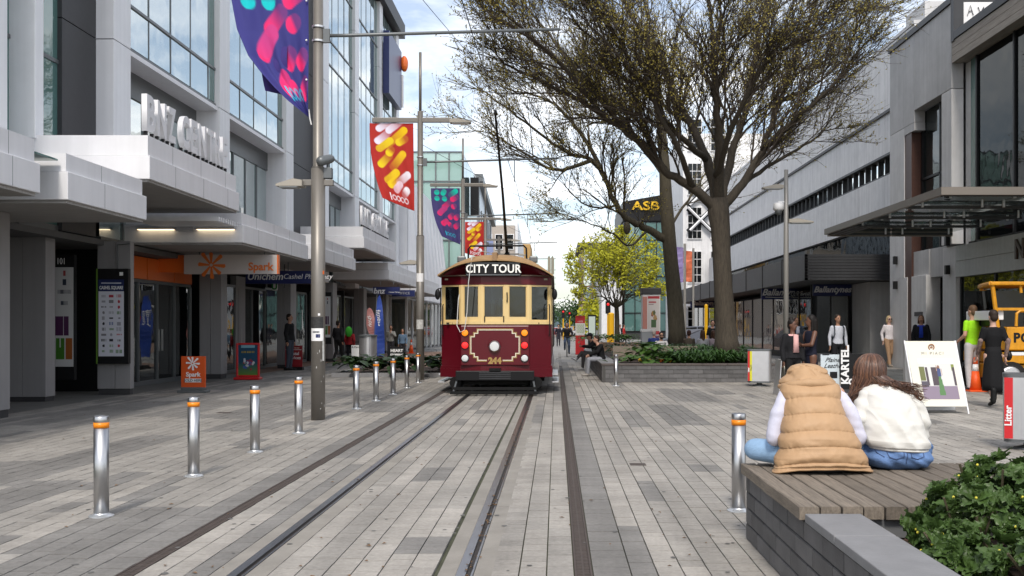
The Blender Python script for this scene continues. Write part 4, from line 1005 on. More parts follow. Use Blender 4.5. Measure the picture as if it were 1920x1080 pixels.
# ============================================================ lamp and tram poles with banners
PXX = -4.03
def capsule_d(px, py, a, b):
 ax, ay, bx, by = *a, *b; dx_, dy_ = bx - ax, by - ay; L = dx_ * dx_ + dy_ * dy_
 t = np.clip(((px - ax) * dx_ + (py - ay) * dy_) / max(L, 1e-9), 0, 1)
 return np.hypot(px - ax - t * dx_, py - ay - t * dy_), t
def banner_print(kind, nu, nv, asp):
 """colours of the printed cloth on an nu x nv grid; v runs down, both 0..1"""
 u, v = np.meshgrid(np.linspace(0, 1, nu), np.linspace(0, 1, nv)); x = u; y = v * asp
 if kind == 'red':
  bgc = np.array((.42, .03, .025)); col = np.tile(bgc, (nv, nu, 1))
  pills = [((.22, .12), (.48, -.06), (.8, .76, .9), 1), ((.44, .16), (.7, -.04), (.8, .76, .9), 1), ((.18, .42), (.42, .22), (.8, .74, .9), 1),
                 ((.78, .16), (.40, .50), (.85, .55, .01), 1), ((.46, .40), (.2, .60), (.8, .6, .02), 0), ((.66, .42), (.8, .34), (.85, .6, .02), 1), ((.42, .68), (.48, .60), (.85, .62, .02), 1),
                 ((.74, .68), (.48, 1.0), (.85, .55, .02), 1), ((.2, .98), (.42, .74), (.8, .6, .02), 1), ((.56, 1.1), (.3, 1.34), (.85, .6, .02), 0), ((.36, 1.42), (.58, 1.22), (.85, .6, .02), 1),
                 ((.84, 1.12), (.6, 1.32), (.85, .8, .9), 1), ((.62, 1.36), (.5, 1.5), (.8, .6, .7), 0), ((.80, 1.46), (.72, 1.56), (.88, .85, .92), 1)]
  logo = ((.40, .52, .64, .76), 1.70, (.85, .82, .9)); rad = .088
 else:
  y = y - .30 * (kind == 'purple'); bgc = np.array((.045, .045, .20)) if kind == 'purple' else np.array((.06, .05, .17)); col = np.tile(bgc, (nv, nu, 1))
  teal = (.01, .52, .55) if kind == 'purple' else (.01, .55, .42); pk = (.80, .03, .16)
  pills = [((.2, .16), (.2, .14), teal, 0), ((.42, .18), (.45, .12), teal, 0), ((.85, .10), (.68, .22), teal, 1), ((.2, .38), (.2, .37), teal, 0), ((.46, .38), (.46, .37), teal, 0), ((.74, .38), (.88, .30), pk, 1),
                 ((.44, .66), (.62, .5), pk, 1), ((.76, .62), (.8, .60), pk, 1), ((.24, .92), (.4, .76), pk, 1), ((.62, 1.0), (.7, .92), pk, 1), ((.84, 1.0), (.9, .94), pk, 1),
                 ((.3, 1.28), (.46, 1.16), pk, 0), ((.56, 1.26), (.6, 1.30), pk, 1), ((.80, 1.30), (.9, 1.22), pk, 1), ((.46, .70), (.26, .88), (.55, .05, .22), 0)]
  logo = ((.42, .56, .70), 1.62 - .30 * (kind == 'purple'), (.02, .45, .62)); rad = .095
 for a, b, c, sharp in pills:
  d, t = capsule_d(x, y, a, b)
  k = np.clip((rad - d) / .012, 0, 1) * (1 - (.85 if sharp else .35) * t)
  col = col * (1 - k[..., None]) + np.array(c) * k[..., None]
 for i, cx in enumerate(logo[0]):
  d = np.hypot(x - cx, y - logo[1]); k = np.clip(1 - np.abs(d - .052) / .018, 0, 1)
  col = col * (1 - k[..., None]) + np.array(logo[2]) * k[..., None]
 k = ((np.abs(x - logo[0][0] + .1) < .018) & (np.abs(y - logo[1]) < .08)).astype(float)
 col = col * (1 - k[..., None]) + np.array(logo[2]) * k[..., None]
 return col.reshape(-1, 3)
M['cloth'] = mat('printed_cloth', (1, 1, 1), .75, attr=True, spec=.2)
def cloth(name, corners, kind, wob, label, shape=None, nu=70, nv=130, asp=1.85, bulge=.1, seed=0):
 """hung cloth: corners tl, tr, bl, br"""
 tl, tr, bl, br = [Vector(c) for c in corners]; mb = MB(); vs = []
 for j in range(nv):
  for i in range(nu):
   u, v = i / (nu - 1), j / (nv - 1)
   if shape: p = shape(u, v)
   else:
    le = tl.lerp(bl, v); le.x = tl.x + (bl.x - tl.x) * v ** 2.2; ri = tr.lerp(br, v); p = le.lerp(ri, u)
   f = math.sin((u * 1.0 + v * .55) * 11 + seed) * .5 + math.sin((u * 1.7 - v * .4) * 17 + seed * 2) * .3 + math.sin((u + .42 * v) * 31) * .18
   p = p + Vector((0, wob * f * (.25 + v) + bulge * math.sin(math.pi * u) * v, 0)); vs.append(p)
 mb.v = [tuple(p) for p in vs]; mb.c = [tuple(c) for c in banner_print(kind, nu, nv, asp)]
 mb.f = [(j * nu + i, (j + 1) * nu + i, (j + 1) * nu + i + 1, j * nu + i + 1) for j in range(nv - 1) for i in range(nu - 1)]
 o = mb.build(name, M['cloth'], at=tr, smooth=True, label=label, cat='banner', group='street banners on the poles')
 s = o.modifiers.new('thick', 'SOLIDIFY'); s.thickness = .004
 return o
def lamp_head(par, x, y, z, s, L=.62, w=.30):
 """flat wedge lantern reaching sideways from a pole"""
 mb = MB()
 prof = [(0, .0), (L, .0), (L, .035), (L * .35, .125), (0, .10)]
 mb.prism(prof, lambda a, b: (x + s * a, y - w / 2, z + b), lambda a, b: (x + s * a, y + w / 2, z + b))
 o = mb.build('lamp_head', mat_lamp, par)
 MB().box(*sorted((x + s * .08, x + s * (L - .05))), y - w / 2 + .03, y + w / 2 - .03, z - .02, z - .002).build('lens', M['lens_clear'], o)
 return o
mat_lamp = mat('lamp_beige', (.36, .33, .28), .45, metal=.2)
D4 = [16.85, 29.5, 43.0, 56.5]
labs = ['nearest tall bronze grey tram pole with posters wrapped round its base', 'second tall tram pole with the red and yellow banner', 'third tram pole carrying the dark blue dotted banner', 'fourth tram pole behind the trolley pole with a red banner']
poles = []
for i, D in enumerate(D4):
 t = thing('tram_pole', (PXX, D, 0), labs[i], 'pole', 'tram poles along the left of the track'); poles.append(t)
 MB().tube([(PXX, D, 0), (PXX, D, 4.25)], .118, 20).build('lower_shaft', M['pole'], t, smooth=True)
 MB().tube([(PXX, D, 4.25), (PXX, D, 4.29), (PXX, D, 7.95)], [.118, .088, .082], 20).build('shaft', M['pole'], t, smooth=True)
 MB().tube([(PXX, D, 7.95), (PXX, D, 9.7)], .042, 12).build('finial', M['pole'], t, smooth=True)
 zr = (6.55, 6.5, 6.4, 6.3)[i]
 MB().tube([(PXX + .10, D, zr - .05), (PXX + .5, D, zr - .045), (PXX + 4.1, D, zr + .06)], [.03, .03, .026], 10).build('bracket_arm', M['mullion'], t, smooth=True)
 for dz in (-.16, .08): MB().tube([(PXX, D, zr + dz), (PXX, D, zr + dz + .03)], .095 + .008, 20).build('clamp', M['steel_dull'], t)
 MB().box(PXX + .09, PXX + .2, D - .03, D + .03, zr - .17, zr + .06).build('bracket', M['mullion'], t)
 MB().tube([(-1.24, D, zr), (-1.24, D, wz + .02)], .014, 6).build('hanger', M['mullion'], t)
 if i:
  MB().box(PXX - 1.42, PXX + .9, D - .05, D + .05, 7.62, 7.76).build('lamp_arm', M['pole'], t, bevel=.012)
  lamp_head(t, PXX + .88, D, 7.60, 1)
  lamp_head(t, PXX - .1, D, 3.42, -1, .5)
 else:
  for xa in (PXX - .26, PXX + .08): MB().box(xa, xa + .18, D - .04, D + .04, 3.96, 4.06).build('lamp_arm', M['pole'], t, bevel=.006)
  lamp_head(t, PXX - .24, D, 3.94, -1, .44)
  MB().box(PXX + .1, PXX + .24, D - .06, D + .06, 4.08, 4.26).build('spotlight_box', M['mullion'], t, bevel=.008)
  so = MB().cap2((PXX + .20, D + .02, 4.42), (PXX + .08, D - .12, 4.36), .075, .085, 14).build('spotlight', M['mullion'], t, smooth=True)
  MB().tube([(PXX + .17, D, 4.25), (PXX + .17, D, 4.38)], .03, 8).build('spotlight_stem', M['mullion'], so)
  # posters and scuffs wrapped on the lower shaft
  def wrap(z0, z1, a0, a1, m, nm):
   mb = MB(); n = 8; r = .1205
   mb.v = [(PXX + r * math.sin(a0 + (a1 - a0) * k / n), D - r * math.cos(a0 + (a1 - a0) * k / n), z) for z in (z0, z1) for k in range(n + 1)]
   mb.f = [(k, k + 1, n + 2 + k, n + 1 + k) for k in range(n)]; return mb.build(nm, m, t)
  wrap(1.55, 1.61 + .13, -1.0, 1.0, mat('dark_poster', (.03, .03, .03), .7, noise=.6, nscale=30), 'poster')
  wrap(1.335, 1.548, -.95, 1.05, M['white'], 'poster'); wrap(1.39, 1.45, -.1, .5, M['navy'], 'poster_print'); wrap(1.47, 1.50, -.6, .4, M['mullion'], 'poster_print')
  wrap(1.0, 1.33, .85, 1.2, mat('torn_paper', (.5, .5, .48), .8, noise=.3, nscale=20), 'torn_sticker')
  wrap(1.76, 1.80, .2, .5, M['white'], 'sticker'); wrap(2.46, 2.52, .9, 1.2, M['orange'], 'sticker')
  for k in range(12):
   z = rnd.uniform(.15, 1.2); a = rnd.uniform(-.2, 1.3); wrap(z, z + rnd.uniform(.01, .05), a, a + .07, bpy.data.materials['torn_paper'], 'scuff')
 if i == 1:
  def wrap2(z0, z1, m, nm):
   mb = MB(); n = 8; r = .121
   mb.v = [(PXX + r * math.sin(-1 + 2 * k / n), D - r * math.cos(-1 + 2 * k / n), z) for z in (z0, z1) for k in range(n + 1)]
   mb.f = [(k, k + 1, n + 2 + k, n + 1 + k) for k in range(n)]; mb.build(nm, m, t)
  wrap2(1.5, 1.78, bpy.data.materials['torn_paper'], 'poster'); wrap2(2.9, 3.15, M['white'], 'poster')
# banners. first: large purple one blowing, seen cut by the top of the frame
D = D4[0]
def shape1(u, v):
 # u 0 at the free edge, 1 at the pole; v 0 high above the frame
 top = P(430, -120, D); pr = P(578, -130, D)
 ly = -120 + v * 337; lx = float(np.interp(ly, (-120, 0, 60, 110, 140, 170, 195, 217), (428, 437, 450, 472, 495, 522, 548, 576)))
 rx, ry = 577 + 2 * v, -130 + v * 350
 le, ri = P(lx, ly, D), P(rx, ry, D)
 p = le.lerp(ri, u); p.y += -.25 * (1 - u) * v; return p
b1 = cloth('banner', [P(430, -120, D), P(577, -130, D), P(560, 200, D), P(579, 219, D)], 'purple', .05, 'large purple banner with pink and teal dots blowing on the nearest pole', shape1, bulge=.2, seed=1)
fold = MB(); fv = []
for j in range(14):
 for i in range(8):
  u, v = i / 7, j / 13
  p = P(476 + v * 21 + u * (62 - 22 * v), 86 + v * 84 + u * 6 * v, D); p.y += .06 + .05 * math.sin(u * 4 + v * 5); fv.append(tuple(p))
fold.v = fv; fold.c = [(.05, .035, .18)] * len(fv); fold.f = [(j * 8 + i, (j + 1) * 8 + i, (j + 1) * 8 + i + 1, j * 8 + i + 1) for j in range(13) for i in range(7)]
fold.build('folded_edge', M['cloth'], b1, smooth=True)
for k, yy in enumerate((2, 76, 150)): MB().ell(P(575, yy, D) - Vector((0, .02, 0)), (.018, .018, .018), 8, 6).build('tie', M['white'], poles[0])
MB().tube([P(579, 205, D), P(581, 222, D), P(584, 234, D)], .012, 6).build('tie_cord', M['white'], poles[0])
for D, px0, px1, py0, kind, asp, lab, dip in ((29.5, 693, 775, 231, 'red', 1.95, 'red banner with yellow and white pill shapes on the second pole', 1), (43.0, 808, 862, 353, 'dark', 1.9, 'dark blue banner with teal and red dots on the third pole', 1), (56.5, 872, 907, 416, 'red', 1.9, 'small looking red and yellow banner just above the tram roof', 0)):
 w = GX(px1, D) - GX(px0, D); z0 = GZ(py0, D); h = w * asp * 1.03
 x0, x1 = GX(px0, D), GX(px1, D)
 cloth('banner', [(x0, D, z0), (x1, D, z0), (x0 + (.42 * dip if kind == 'red' else .5 * dip), D - .2, z0 - h * .86), (x1 + .03, D, z0 - h)], kind, .035, lab, bulge=.15, seed=D)
MB().box(GX(880, 70), GX(925, 70), 69.9, 70.1, GZ(452, 70), GZ(478, 70)).build('banner', mat('teal_pink_cloth', (.25, .3, .5), .7), at=(GX(902, 70), 70, GZ(478, 70)), label='blue and pink banner partly hidden behind the tram trolley base', cat='banner')
pole_wire((PXX, D4[1], 7.0), (0, D4[2], 6.5), 'thin stay wire slanting down from the second tram pole', sag=.1)
pole_wire((PXX, D4[2], 6.9), (GX(1010, 56.5), 56.5, 6.45), 'thin stay wire slanting from the third tram pole', sag=.05)
pole_wire((PXX, D4[0], 9.3), (GX(945, 19.6) - .6, 29.5, 8.6), 'thin wire crossing the sky above the first tram arm', sag=.1)
pole_wire((-.9, 44.0, 6.3 + 1.6), (GX(993, 56), 56.0, GZ(422, 56)), 'angled pull off wire hanging below the third arm', sag=.02)
pole_wire((GX(993, 56), 56.0, GZ(422, 56)), (GX(995, 56), 56.0, GZ(468, 56)), 'short vertical dropper wire over the tram', sag=0)
for k, D in enumerate((70, 84, 98, 112)):
 t = thing('tram_pole', (PXX, D, 0), ('fifth tram pole from the camera hidden mostly by the tram', 'sixth tram pole from the camera hidden mostly by the tram', 'seventh tram pole from the camera hidden mostly by the tram', 'eighth and last tram pole from the camera behind the tram')[k], 'pole', 'tram poles along the left of the track')
 MB().tube([(PXX, D, 0), (PXX, D, 7.9)], .10, 12).build('shaft', M['pole'], t)
 MB().tube([(PXX, D, 6.3), (PXX + 4.0, D, 6.35)], .03, 8).build('bracket_arm', M['mullion'], t)
 MB().box(PXX - 1.4, PXX + .9, D - .05, D + .05, 7.6, 7.74).build('lamp_arm', M['pole'], t); lamp_head(t, PXX + .88, D, 7.58, 1)
# ============================================================ bollards
M['band'] = mat('orange_reflective', (.75, .22, .005), .35, noise=.1, nscale=30, emit=.08)  # faint glow added to the orange of the bollard bands
M['galv'] = mat('galvanised_flange', (.62, .64, .66), .35, metal=.7)
bl = thing('bollard', (0, 0, 0), 'x', 'bollard', 'steel bollards with orange bands')
MB().lathe([(.060, .02), (.060, .735)], n=28).build('post', M['steel'], bl, smooth=False)
MB().lathe([(.0605, .74), (.0605, .83), (.056, .836), (.054, .825), (.0, .822)], n=28).build('cap', M['steel'], bl)
MB().lathe([(.0618, .738), (.0618, .782)], n=28).build('band', M['band'], bl)
fl = MB().lathe([(.10, 0), (.10, .008), (.085, .014), (.064, .022), (.06, .03)], n=28).build('flange', M['galv'], bl)
for k in range(4): MB().lathe([(.008, .008), (.008, .016), (.004, .02)], c=(math.cos(k * math.pi / 2 + .4) * .083, math.sin(k * math.pi / 2 + .4) * .083, 0), n=6).build('bolt', M['steel'], fl)
for o in bl.children:
 if o.name.split('.')[0] in ('post', 'cap', 'band'): o.data.polygons.foreach_set('use_smooth', [True] * len(o.data.polygons))
spots = [(190, 968, 'steel bollard nearest the camera on the left'), (363, 893, 'second steel bollard in the left row from the camera'), (478, 848, 'third steel bollard in the left row from the camera'), (560, 813, 'fourth steel bollard just before the tall pole'),
         (668, 767, 'fifth left bollard, first one past the tall pole'), (705, 752, 'sixth left bollard, second one past the tall pole'), (737, 740, 'seventh left bollard, third one past the tall pole'), (763, 728, 'eighth left bollard, two short of the tram'), (784, 718, 'ninth left bollard, closest to the tram'),
         (1385, 958, 'lone steel bollard beside the timber deck on the right'), (1155, 724, 'plain steel bollard in front of the brick planter')]
proto_used = False
for px, py, lab in spots:
 D = GD(py); X = GX(px, D)
 o = dup(bl, (X, D, 0), lab, rnd.uniform(-.5, .5))
 if py == 724:
  for c in list(o.children):
   if c.name.startswith('band'): bpy.data.objects.remove(c)
def rmtree(o):
 for c in list(o.children): rmtree(c)
 bpy.data.objects.remove(o)
rmtree(bl)
# ============================================================ litter bins
def litter_bin(x, y, label, w=.62, rz=0.0, rw=.10, yw=.0):
 t = thing('litter_bin', (x, y, 0), label, 'bin', 'aluminium litter bins')
 d = .46; r = .12; n = 6
 ol = []
 for cx_, cy_, a0 in ((w / 2 - r, -d / 2 + r, -90), (w / 2 - r, d / 2 - r, 0), (-w / 2 + r, d / 2 - r, 90), (-w / 2 + r, -d / 2 + r, 180)):
  for k in range(n + 1):
   a = R(a0 + 90 * k / n); ol.append((cx_ + r * math.cos(a), cy_ + r * math.sin(a)))
 def pr(z0, z1, s=1.0): return MB().prism(ol, lambda a, b: (x + a * s, y + b * s, z0), lambda a, b: (x + a * s, y + b * s, z1))
 pr(.14, .93).build('body', M['steel_dull'], t)
 pr(.93, .975, 1.02).build('lid', M['mullion'], t); pr(.10, .14, .97).build('rim', M['mullion'], t)
 MB().lathe([(.19, 0), (.19, .02), (.07, .05), (.07, .10)], c=(x, y, 0), n=16).build('foot', M['mullion'], t)
 rib = MB(); k = -w / 2 + r
 while k < w / 2 - r + .01:
  rib.box(x + k - .008, x + k + .008, y - d / 2 - .007, y - d / 2 + .005, .16, .92); k += .052
 rib.build('rib', M['steel_dull'], t)
 rs = MB().box(x - w / 2 + .015, x - w / 2 + .015 + rw, y - d / 2 - .014, y - d / 2 + .08, .15, .925).build('red_strip', M['red'], t)
 if yw: MB().box(x - w / 2 + .022 + rw, x - w / 2 + .022 + rw + yw, y - d / 2 - .010, y - d / 2 + .06, .15, .925).build('yellow_strip', mat('lime_yellow', (.62, .60, .03), .4), t)
 text('Litter', 'lettering', M['white'], rs, (x - w / 2 + .012 + rw / 2, y - d / 2 - .018, .44), rw * 1.15, depth=.002, face='-Y', rot=R(90), bold=.003)
 if yw: text('Recycle', 'lettering', M['navy'], rs, (x - w / 2 + .022 + rw + yw / 2, y - d / 2 - .014, .5), .05, depth=.002, face='-Y', rot=R(90))
 t.rotation_euler.z = rz
D = GD(725); litter_bin(GX(1427, D), D + .23, 'aluminium litter bin in front of the planter with the big tree', rz=R(-11), rw=.045, yw=.055)
D = 12.6; litter_bin(GX(1881, D) + .44, D + .23, 'aluminium litter bin cut by the right edge of the photo with a red strip', rz=R(-24))
D = GD(694); t = thing('litter_bin', (GX(687, D), D, 0), 'aluminium litter bin beside the blue feather flag on the left', 'bin', 'aluminium litter bins')
x = GX(690, D)
MB().prism([(math.cos(2 * math.pi * k / 24) * .32, math.sin(2 * math.pi * k / 24) * .28) for k in range(24)], lambda a, b: (x + a, D + b, .14), lambda a, b: (x + a, D + b, 1.22)).build('body', M['steel_dull'], t)
MB().lathe([(.34, 1.22), (.34, 1.27), (.1, 1.3)], c=(x, D, 0), n=24).build('lid', M['mullion'], t); MB().lathe([(.18, 0), (.18, .03), (.09, .14)], c=(x, D, 0), n=16).build('foot', M['mullion'], t)
# ============================================================ boards
def paint(nu, nv, fn):
 u, v = np.meshgrid((np.arange(nu) + .5) / nu, (np.arange(nv) + .5) / nv); col = np.ones((nv, nu, 3)); return fn(u, v, col)
def print_panel(par, o, ux, uz, col, name='print', off=0.0):
 """a flat print: o top-left corner, ux/uz edge vectors (right, down); one small face per colour cell, flat colours"""
 nv, nu, _ = col.shape; o, ux, uz = Vector(o), Vector(ux), Vector(uz); mb = MB()
 for j in range(nv + 1):
  for i in range(nu + 1): mb.v.append(tuple(o + ux * (i / nu) + uz * (j / nv)))
 mb.f = [(j * (nu + 1) + i, (j + 1) * (nu + 1) + i, (j + 1) * (nu + 1) + i + 1, j * (nu + 1) + i + 1) for j in range(nv) for i in range(nu)]
 org = ORG[par.name]; me = mb.mesh(name, org)
 ca = me.color_attributes.new('col', 'FLOAT_COLOR', 'CORNER'); a = np.ones((nv * nu, 4, 4), dtype=np.float32); a[:, :, :3] = col.reshape(-1, 1, 3); ca.data.foreach_set('color', a.ravel())
 r = link(me, name, M['print'], par); ORG[r.name] = org; return r
M['print'] = mat('poster_print', (1, 1, 1), .4, attr=True)
def blob(col, m, c): col[m] = c
def person_print(u, v, col, cx, v0, v1, top, bottom):
 h = v1 - v0; k = (v - v0) / h
 blob(col, (np.hypot((u - cx), (k - .07) * h) < .035), (.25, .13, .08))
 blob(col, (np.abs(u - cx) < .05) & (k > .12) & (k < .36), top)
 blob(col, (np.abs(u - cx) < .03 + .10 * (k - .34)) & (k > .36) & (k < .94), bottom)
 blob(col, (np.abs(u - cx - .075) < .012) & (k > .12) & (k < .34), (.45, .28, .2)); blob(col, (np.abs(u - cx + .06) < .012) & (k > .02) & (k < .2), (.45, .28, .2))
def art_fashion(u, v, col):
 col[:] = (.62, .62, .60); blob(col, v < .12, (.70, .74, .80)); blob(col, (v > .68), (.24, .19, .25))
 blob(col, (np.abs(u - .06) < .09) & (v > .2) & (v < .55), (.14, .15, .05)); blob(col, (np.abs(u - .97) < .05) & (v > .14) & (v < .3), (.2, .24, .05))
 for c in (.46, .2, .97): blob(col, (np.abs(u - c) < (.13 if c == .46 else .03)) & (v > .22) & (v < .67), (.07, .05, .06))
 blob(col, (u < .2) & (v > .56) & (v < .70), (.08, .07, .09))
 person_print(u, v, col, .55, .15, .95, (.05, .07, .18), (.09, .20, .07)); return col
def aboard(px0, px1, pyt, pyb, label, D=None, m='cream_board', lean=.26):
 D = D or GD(pyb); x0, x1 = GX(px0, D), GX(px1, D); zt = GZ(pyt, D)
 t = thing('sandwich_board', ((x0 + x1) / 2, D, 0), label, 'sign'); return t, D, x0, x1, zt
M['cream_board'] = mat('cream_board', (.72, .70, .60), .5)
# fashion A-board
D = GD(776); x0, x1 = GX(1722, D), GX(1816, D); zt = GZ(640, D) ; sk = -.13
t = thing('sandwich_board', ((x0 + x1) / 2, D, 0), 'cream sandwich board with a photo of a woman in green trousers', 'sign')
def slab(x0, x1, zb, zt, yb, yt, th, xs=0):
 """leaning slab; top shifted by xs"""
 return MB().loft([[(x0, yb, zb), (x1, yb, zb), (x1, yb + th, zb), (x0, yb + th, zb)], [(x0 + xs, yt, zt), (x1 + xs, yt, zt), (x1 + xs, yt + th, zt), (x0 + xs, yt + th, zt)]])
slab(x0, x1, .13, zt, D + .05, D + .30, .03, sk).build('front_board', M['cream_board'], t)
slab(x0 - .0, x1 + .0, .02, zt - .02, D + .60, D + .335, .025, sk).build('rear_board', M['white'], t)
for xa in (x0 - .025, x1 + .002):
 slab(xa, xa + .024, 0, zt + .01, D + .02, D + .30, .04, sk * 1.02).build('leg', M['white'], t); slab(xa, xa + .024, 0, zt, D + .63, D + .345, .03, sk).build('leg', M['steel_dull'], t)
def on(u, v, off=.004):      # point on the front face; u across, v down
 z = zt - v * (zt - .13); k = (z - .13) / (zt - .13)
 return Vector((x0 + (x1 - x0) * u + sk * k, D + .05 + .25 * k - off, z))
o0 = on(.17, .27); print_panel(t, o0, on(.88, .27) - o0, on(.17, .89) - o0, paint(60, 84, art_fashion), 'photo_print')
c0 = on(.5, .095, .008)
cr = MB()
for k in range(14):
 a = R(-140 + 280 * k / 13 - 90 + 180); cr.ell(c0 + Vector((math.cos(a) * .05, 0, math.sin(a) * .05)), (.011, .004, .016), 6, 4)
cr.prism([(-.02, -.018), (.02, -.018), (.024, .012), (.01, 0), (0, .024), (-.01, 0), (-.024, .012)], lambda a, b: (c0.x + a, c0.y - .004, c0.z + b), lambda a, b: (c0.x + a, c0.y + .004, c0.z + b))
cr.build('emblem', mat('copper_ink', (.30, .13, .06), .5), t)
text('MI PIACI', 'lettering', mat('grey_ink', (.42, .40, .36), .6), t, on(.5, .19, .006), .075, depth=.002, spacing=1.5)
# orange board
D = GD(736); x0, x1 = GX(340, D), GX(386, D)
t = thing('sandwich_board', ((x0 + x1) / 2, D, 0), 'orange Spark board with a white star burst on a grey base', 'sign')
MB().box(x0, x1, D - .03, D + .02, .12, GZ(668, D)).build('board', mat('spark_orange', (.62, .085, .012), .4), t, bevel=.012)
MB().box(x0 - .05, x1 + .05, D - .16, D + .16, 0, .06).box(x0 + .02, x1 - .02, D - .10, D + .10, .06, .13).build('base', M['mullion'], t, bevel=.012)
def star(par, c, r, m, y, n=8, name='star_burst', th=.010):
 mb = MB(); g_ = random.Random(3)
 for k in range(n):
  a = 2 * math.pi * k / n + g_.uniform(-.12, .12); L = r * g_.uniform(.82, 1.05)
  p = [(.10 * r, -.05 * r), (L * .9, -.14 * r), (L, -.03 * r), (L * .94, .12 * r), (.10 * r, .05 * r)]
  q = [(c[0] + math.cos(a) * u - math.sin(a) * w, c[1] + math.sin(a) * u + math.cos(a) * w) for u, w in p]
  e = .0006 * k
  mb.prism(q, lambda u, w: (u, y - e - th, w), lambda u, w: (u, y, w))
 return mb.build(name, m, par)
xm = (x0 + x1) / 2; star(t, (xm - .01, .70), .185, M['white'], D - .033)
text('Spark', 'lettering', M['white'], t, (xm, D - .036, .43), .15, depth=.004, bold=.004)
MB().box(x0 + .1, x1 - .1, D - .038, D - .031, .245, .335).build('white_strip', M['white'], t); text('SOLD HERE', 'lettering', M['mullion'], t, (xm, D - .042, .29), .085, depth=.002, bold=.002)
# red framed poster stand
D = GD(712); x0, x1 = GX(443, D), GX(487, D); zt = GZ(643, D)
t = thing('poster_stand', ((x0 + x1) / 2, D, 0), 'red framed poster stand with a green and blue lottery style poster', 'sign')
fr_ = MB().box(x0, x0 + .06, D - .03, D + .03, .08, zt).box(x1 - .06, x1, D - .03, D + .03, .08, zt).box(x0 + .06, x1 - .06, D - .029, D + .029, zt - .06, zt).box(x0 + .06, x1 - .06, D - .029, D + .029, .08, .14).build('frame', M['red'], t, bevel=.015)
MB().box(x0 - .04, x1 + .04, D - .18, D + .18, 0, .08).build('base', M['red'], t, bevel=.03)
MB().box(x0 + .06, x1 - .06, D - .004, D + .012, .14, zt - .06).build('backing', M['white'], t)
def art_lotto(u, v, col):
 col[:] = (.01, .06, .12); k = np.clip((v - .55) * 2.2, 0, 1)[..., None]; col = col * (1 - k) + np.array((.10, .22, .03)) * k
 col[(v < .1) & (np.abs(u - .5) < .35)] = (.2, .4, .5); col[(np.abs(v - .23) < .03) & (np.abs(u - .5) < .33) & (np.sin(u * 70) > -.3)] = (.35, .25, .03)
 g_ = random.Random(5)
 for _ in range(26):
  cx, cy, c = .5 + g_.gauss(0, .14), .62 + g_.gauss(0, .08), g_.choice(((.5, .55, .6), (.3, .03, .05), (.5, .5, .52), (.05, .1, .35)))
  col[np.hypot(u - cx, (v - cy) * 1.4) < .055] = c
 return col
print_panel(t, (x0 + .06, D - .008, zt - .06), (x1 - x0 - .12, 0, 0), (0, 0, -(zt - .2)), paint(40, 64, art_lotto))
# postal services board
D = GD(694); x0, x1 = GX(535, D), GX(567, D); zt = GZ(648, D)
t = thing('sandwich_board', ((x0 + x1) / 2, D, 0), 'dark red Postal Services board by the pharmacy doorway', 'sign')
MB().box(x0, x1, D - .02, D + .02, .12, zt).build('board', mat('postal_red', (.28, .008, .015), .45), t, bevel=.008); MB().box(x0 - .03, x1 + .03, D - .14, D + .14, 0, .12).build('base', M['black'], t, bevel=.01)
MB().box(x0 + .02, x1 - .02, D - .024, D - .0205, zt - .155, zt - .14).build('rule', M['white'], t)
xm = (x0 + x1) / 2; text('Postal', 'lettering', M['white'], t, (xm, D - .025, zt - .29), .16, bold=.002); text('Services', 'lettering', M['white'], t, (xm, D - .025, zt - .44), .155, bold=.002); text('Cashel Street', 'lettering', M['cream_line'], t, (xm, D - .025, zt - .08), .075)
# black boards on the right
D = GD(737); x0, x1 = GX(1577, D), GX(1624, D); zt = GZ(663, D)
t = thing('sandwich_board', ((x0 + x1) / 2, D, 0), 'black KARTEL board with OPEN along its foot behind the seated women', 'sign')
MB().box(x0, x1, D, D + .04, .1, zt).build('board', M['black'], t, bevel=.006); MB().box(x0, x1, D + .02, D + .3, .0, .1).build('base', M['dark_clad'], t)
text('KARTEL.', 'lettering', M['white'], t, (x0 + .10, D - .008, (zt + .3) / 2 + .06), .25, rot=R(90), bold=.009); text('OPEN', 'lettering', M['white'], t, (x0 + .42, D - .008, .26), .19, bold=.009)
x0, x1 = GX(1541, D), GX(1576, D)
t = thing('sandwich_board', ((x0 + x1) / 2, D + .4, 0), 'white board with thin script lettering left of the KARTEL board', 'sign')
MB().box(x0, x1, D + .1, D + .14, .05, GZ(665, D)).build('board', mat('pale_blue_board', (.55, .62, .66), .5), t); 
text('Plaine', 'lettering', M['black'], t, (x0 + .27, D + .094, .78), .15, shear=.5); text('Leather', 'lettering', M['black'], t, (x0 + .3, D + .094, .64), .15, shear=.5)
MB().box(x0 + .04, x0 + .2, D + .09, D + .098, .90, .92).build('dash', M['black'], t); MB().box(x0 + .22, x1 - .05, D + .09, D + .098, .35, .5).build('block', M['black'], t)
D = GD(742); x0 = GX(1460, D)
t = thing('sandwich_board', (x0, D, 0), 'narrow pale sandwich board seen edge on behind the women in black', 'sign')
MB().loft([[(x0, D, 0), (x0 + .02, D, 0), (x0 + .02, D + .6, 0), (x0, D + .6, 0)], [(x0 + .06, D + .02, .82), (x0 + .08, D + .02, .82), (x0 + .08, D + .6, .82), (x0 + .06, D + .6, .82)]]).build('left_leaf', M['steel_dull'], t)
MB().loft([[(x0 + .26, D, 0), (x0 + .285, D, 0), (x0 + .285, D + .6, 0), (x0 + .26, D + .6, 0)], [(x0 + .10, D + .02, .82), (x0 + .125, D + .02, .82), (x0 + .125, D + .6, .82), (x0 + .10, D + .6, .82)]]).build('right_leaf', M['cream_board'], t)
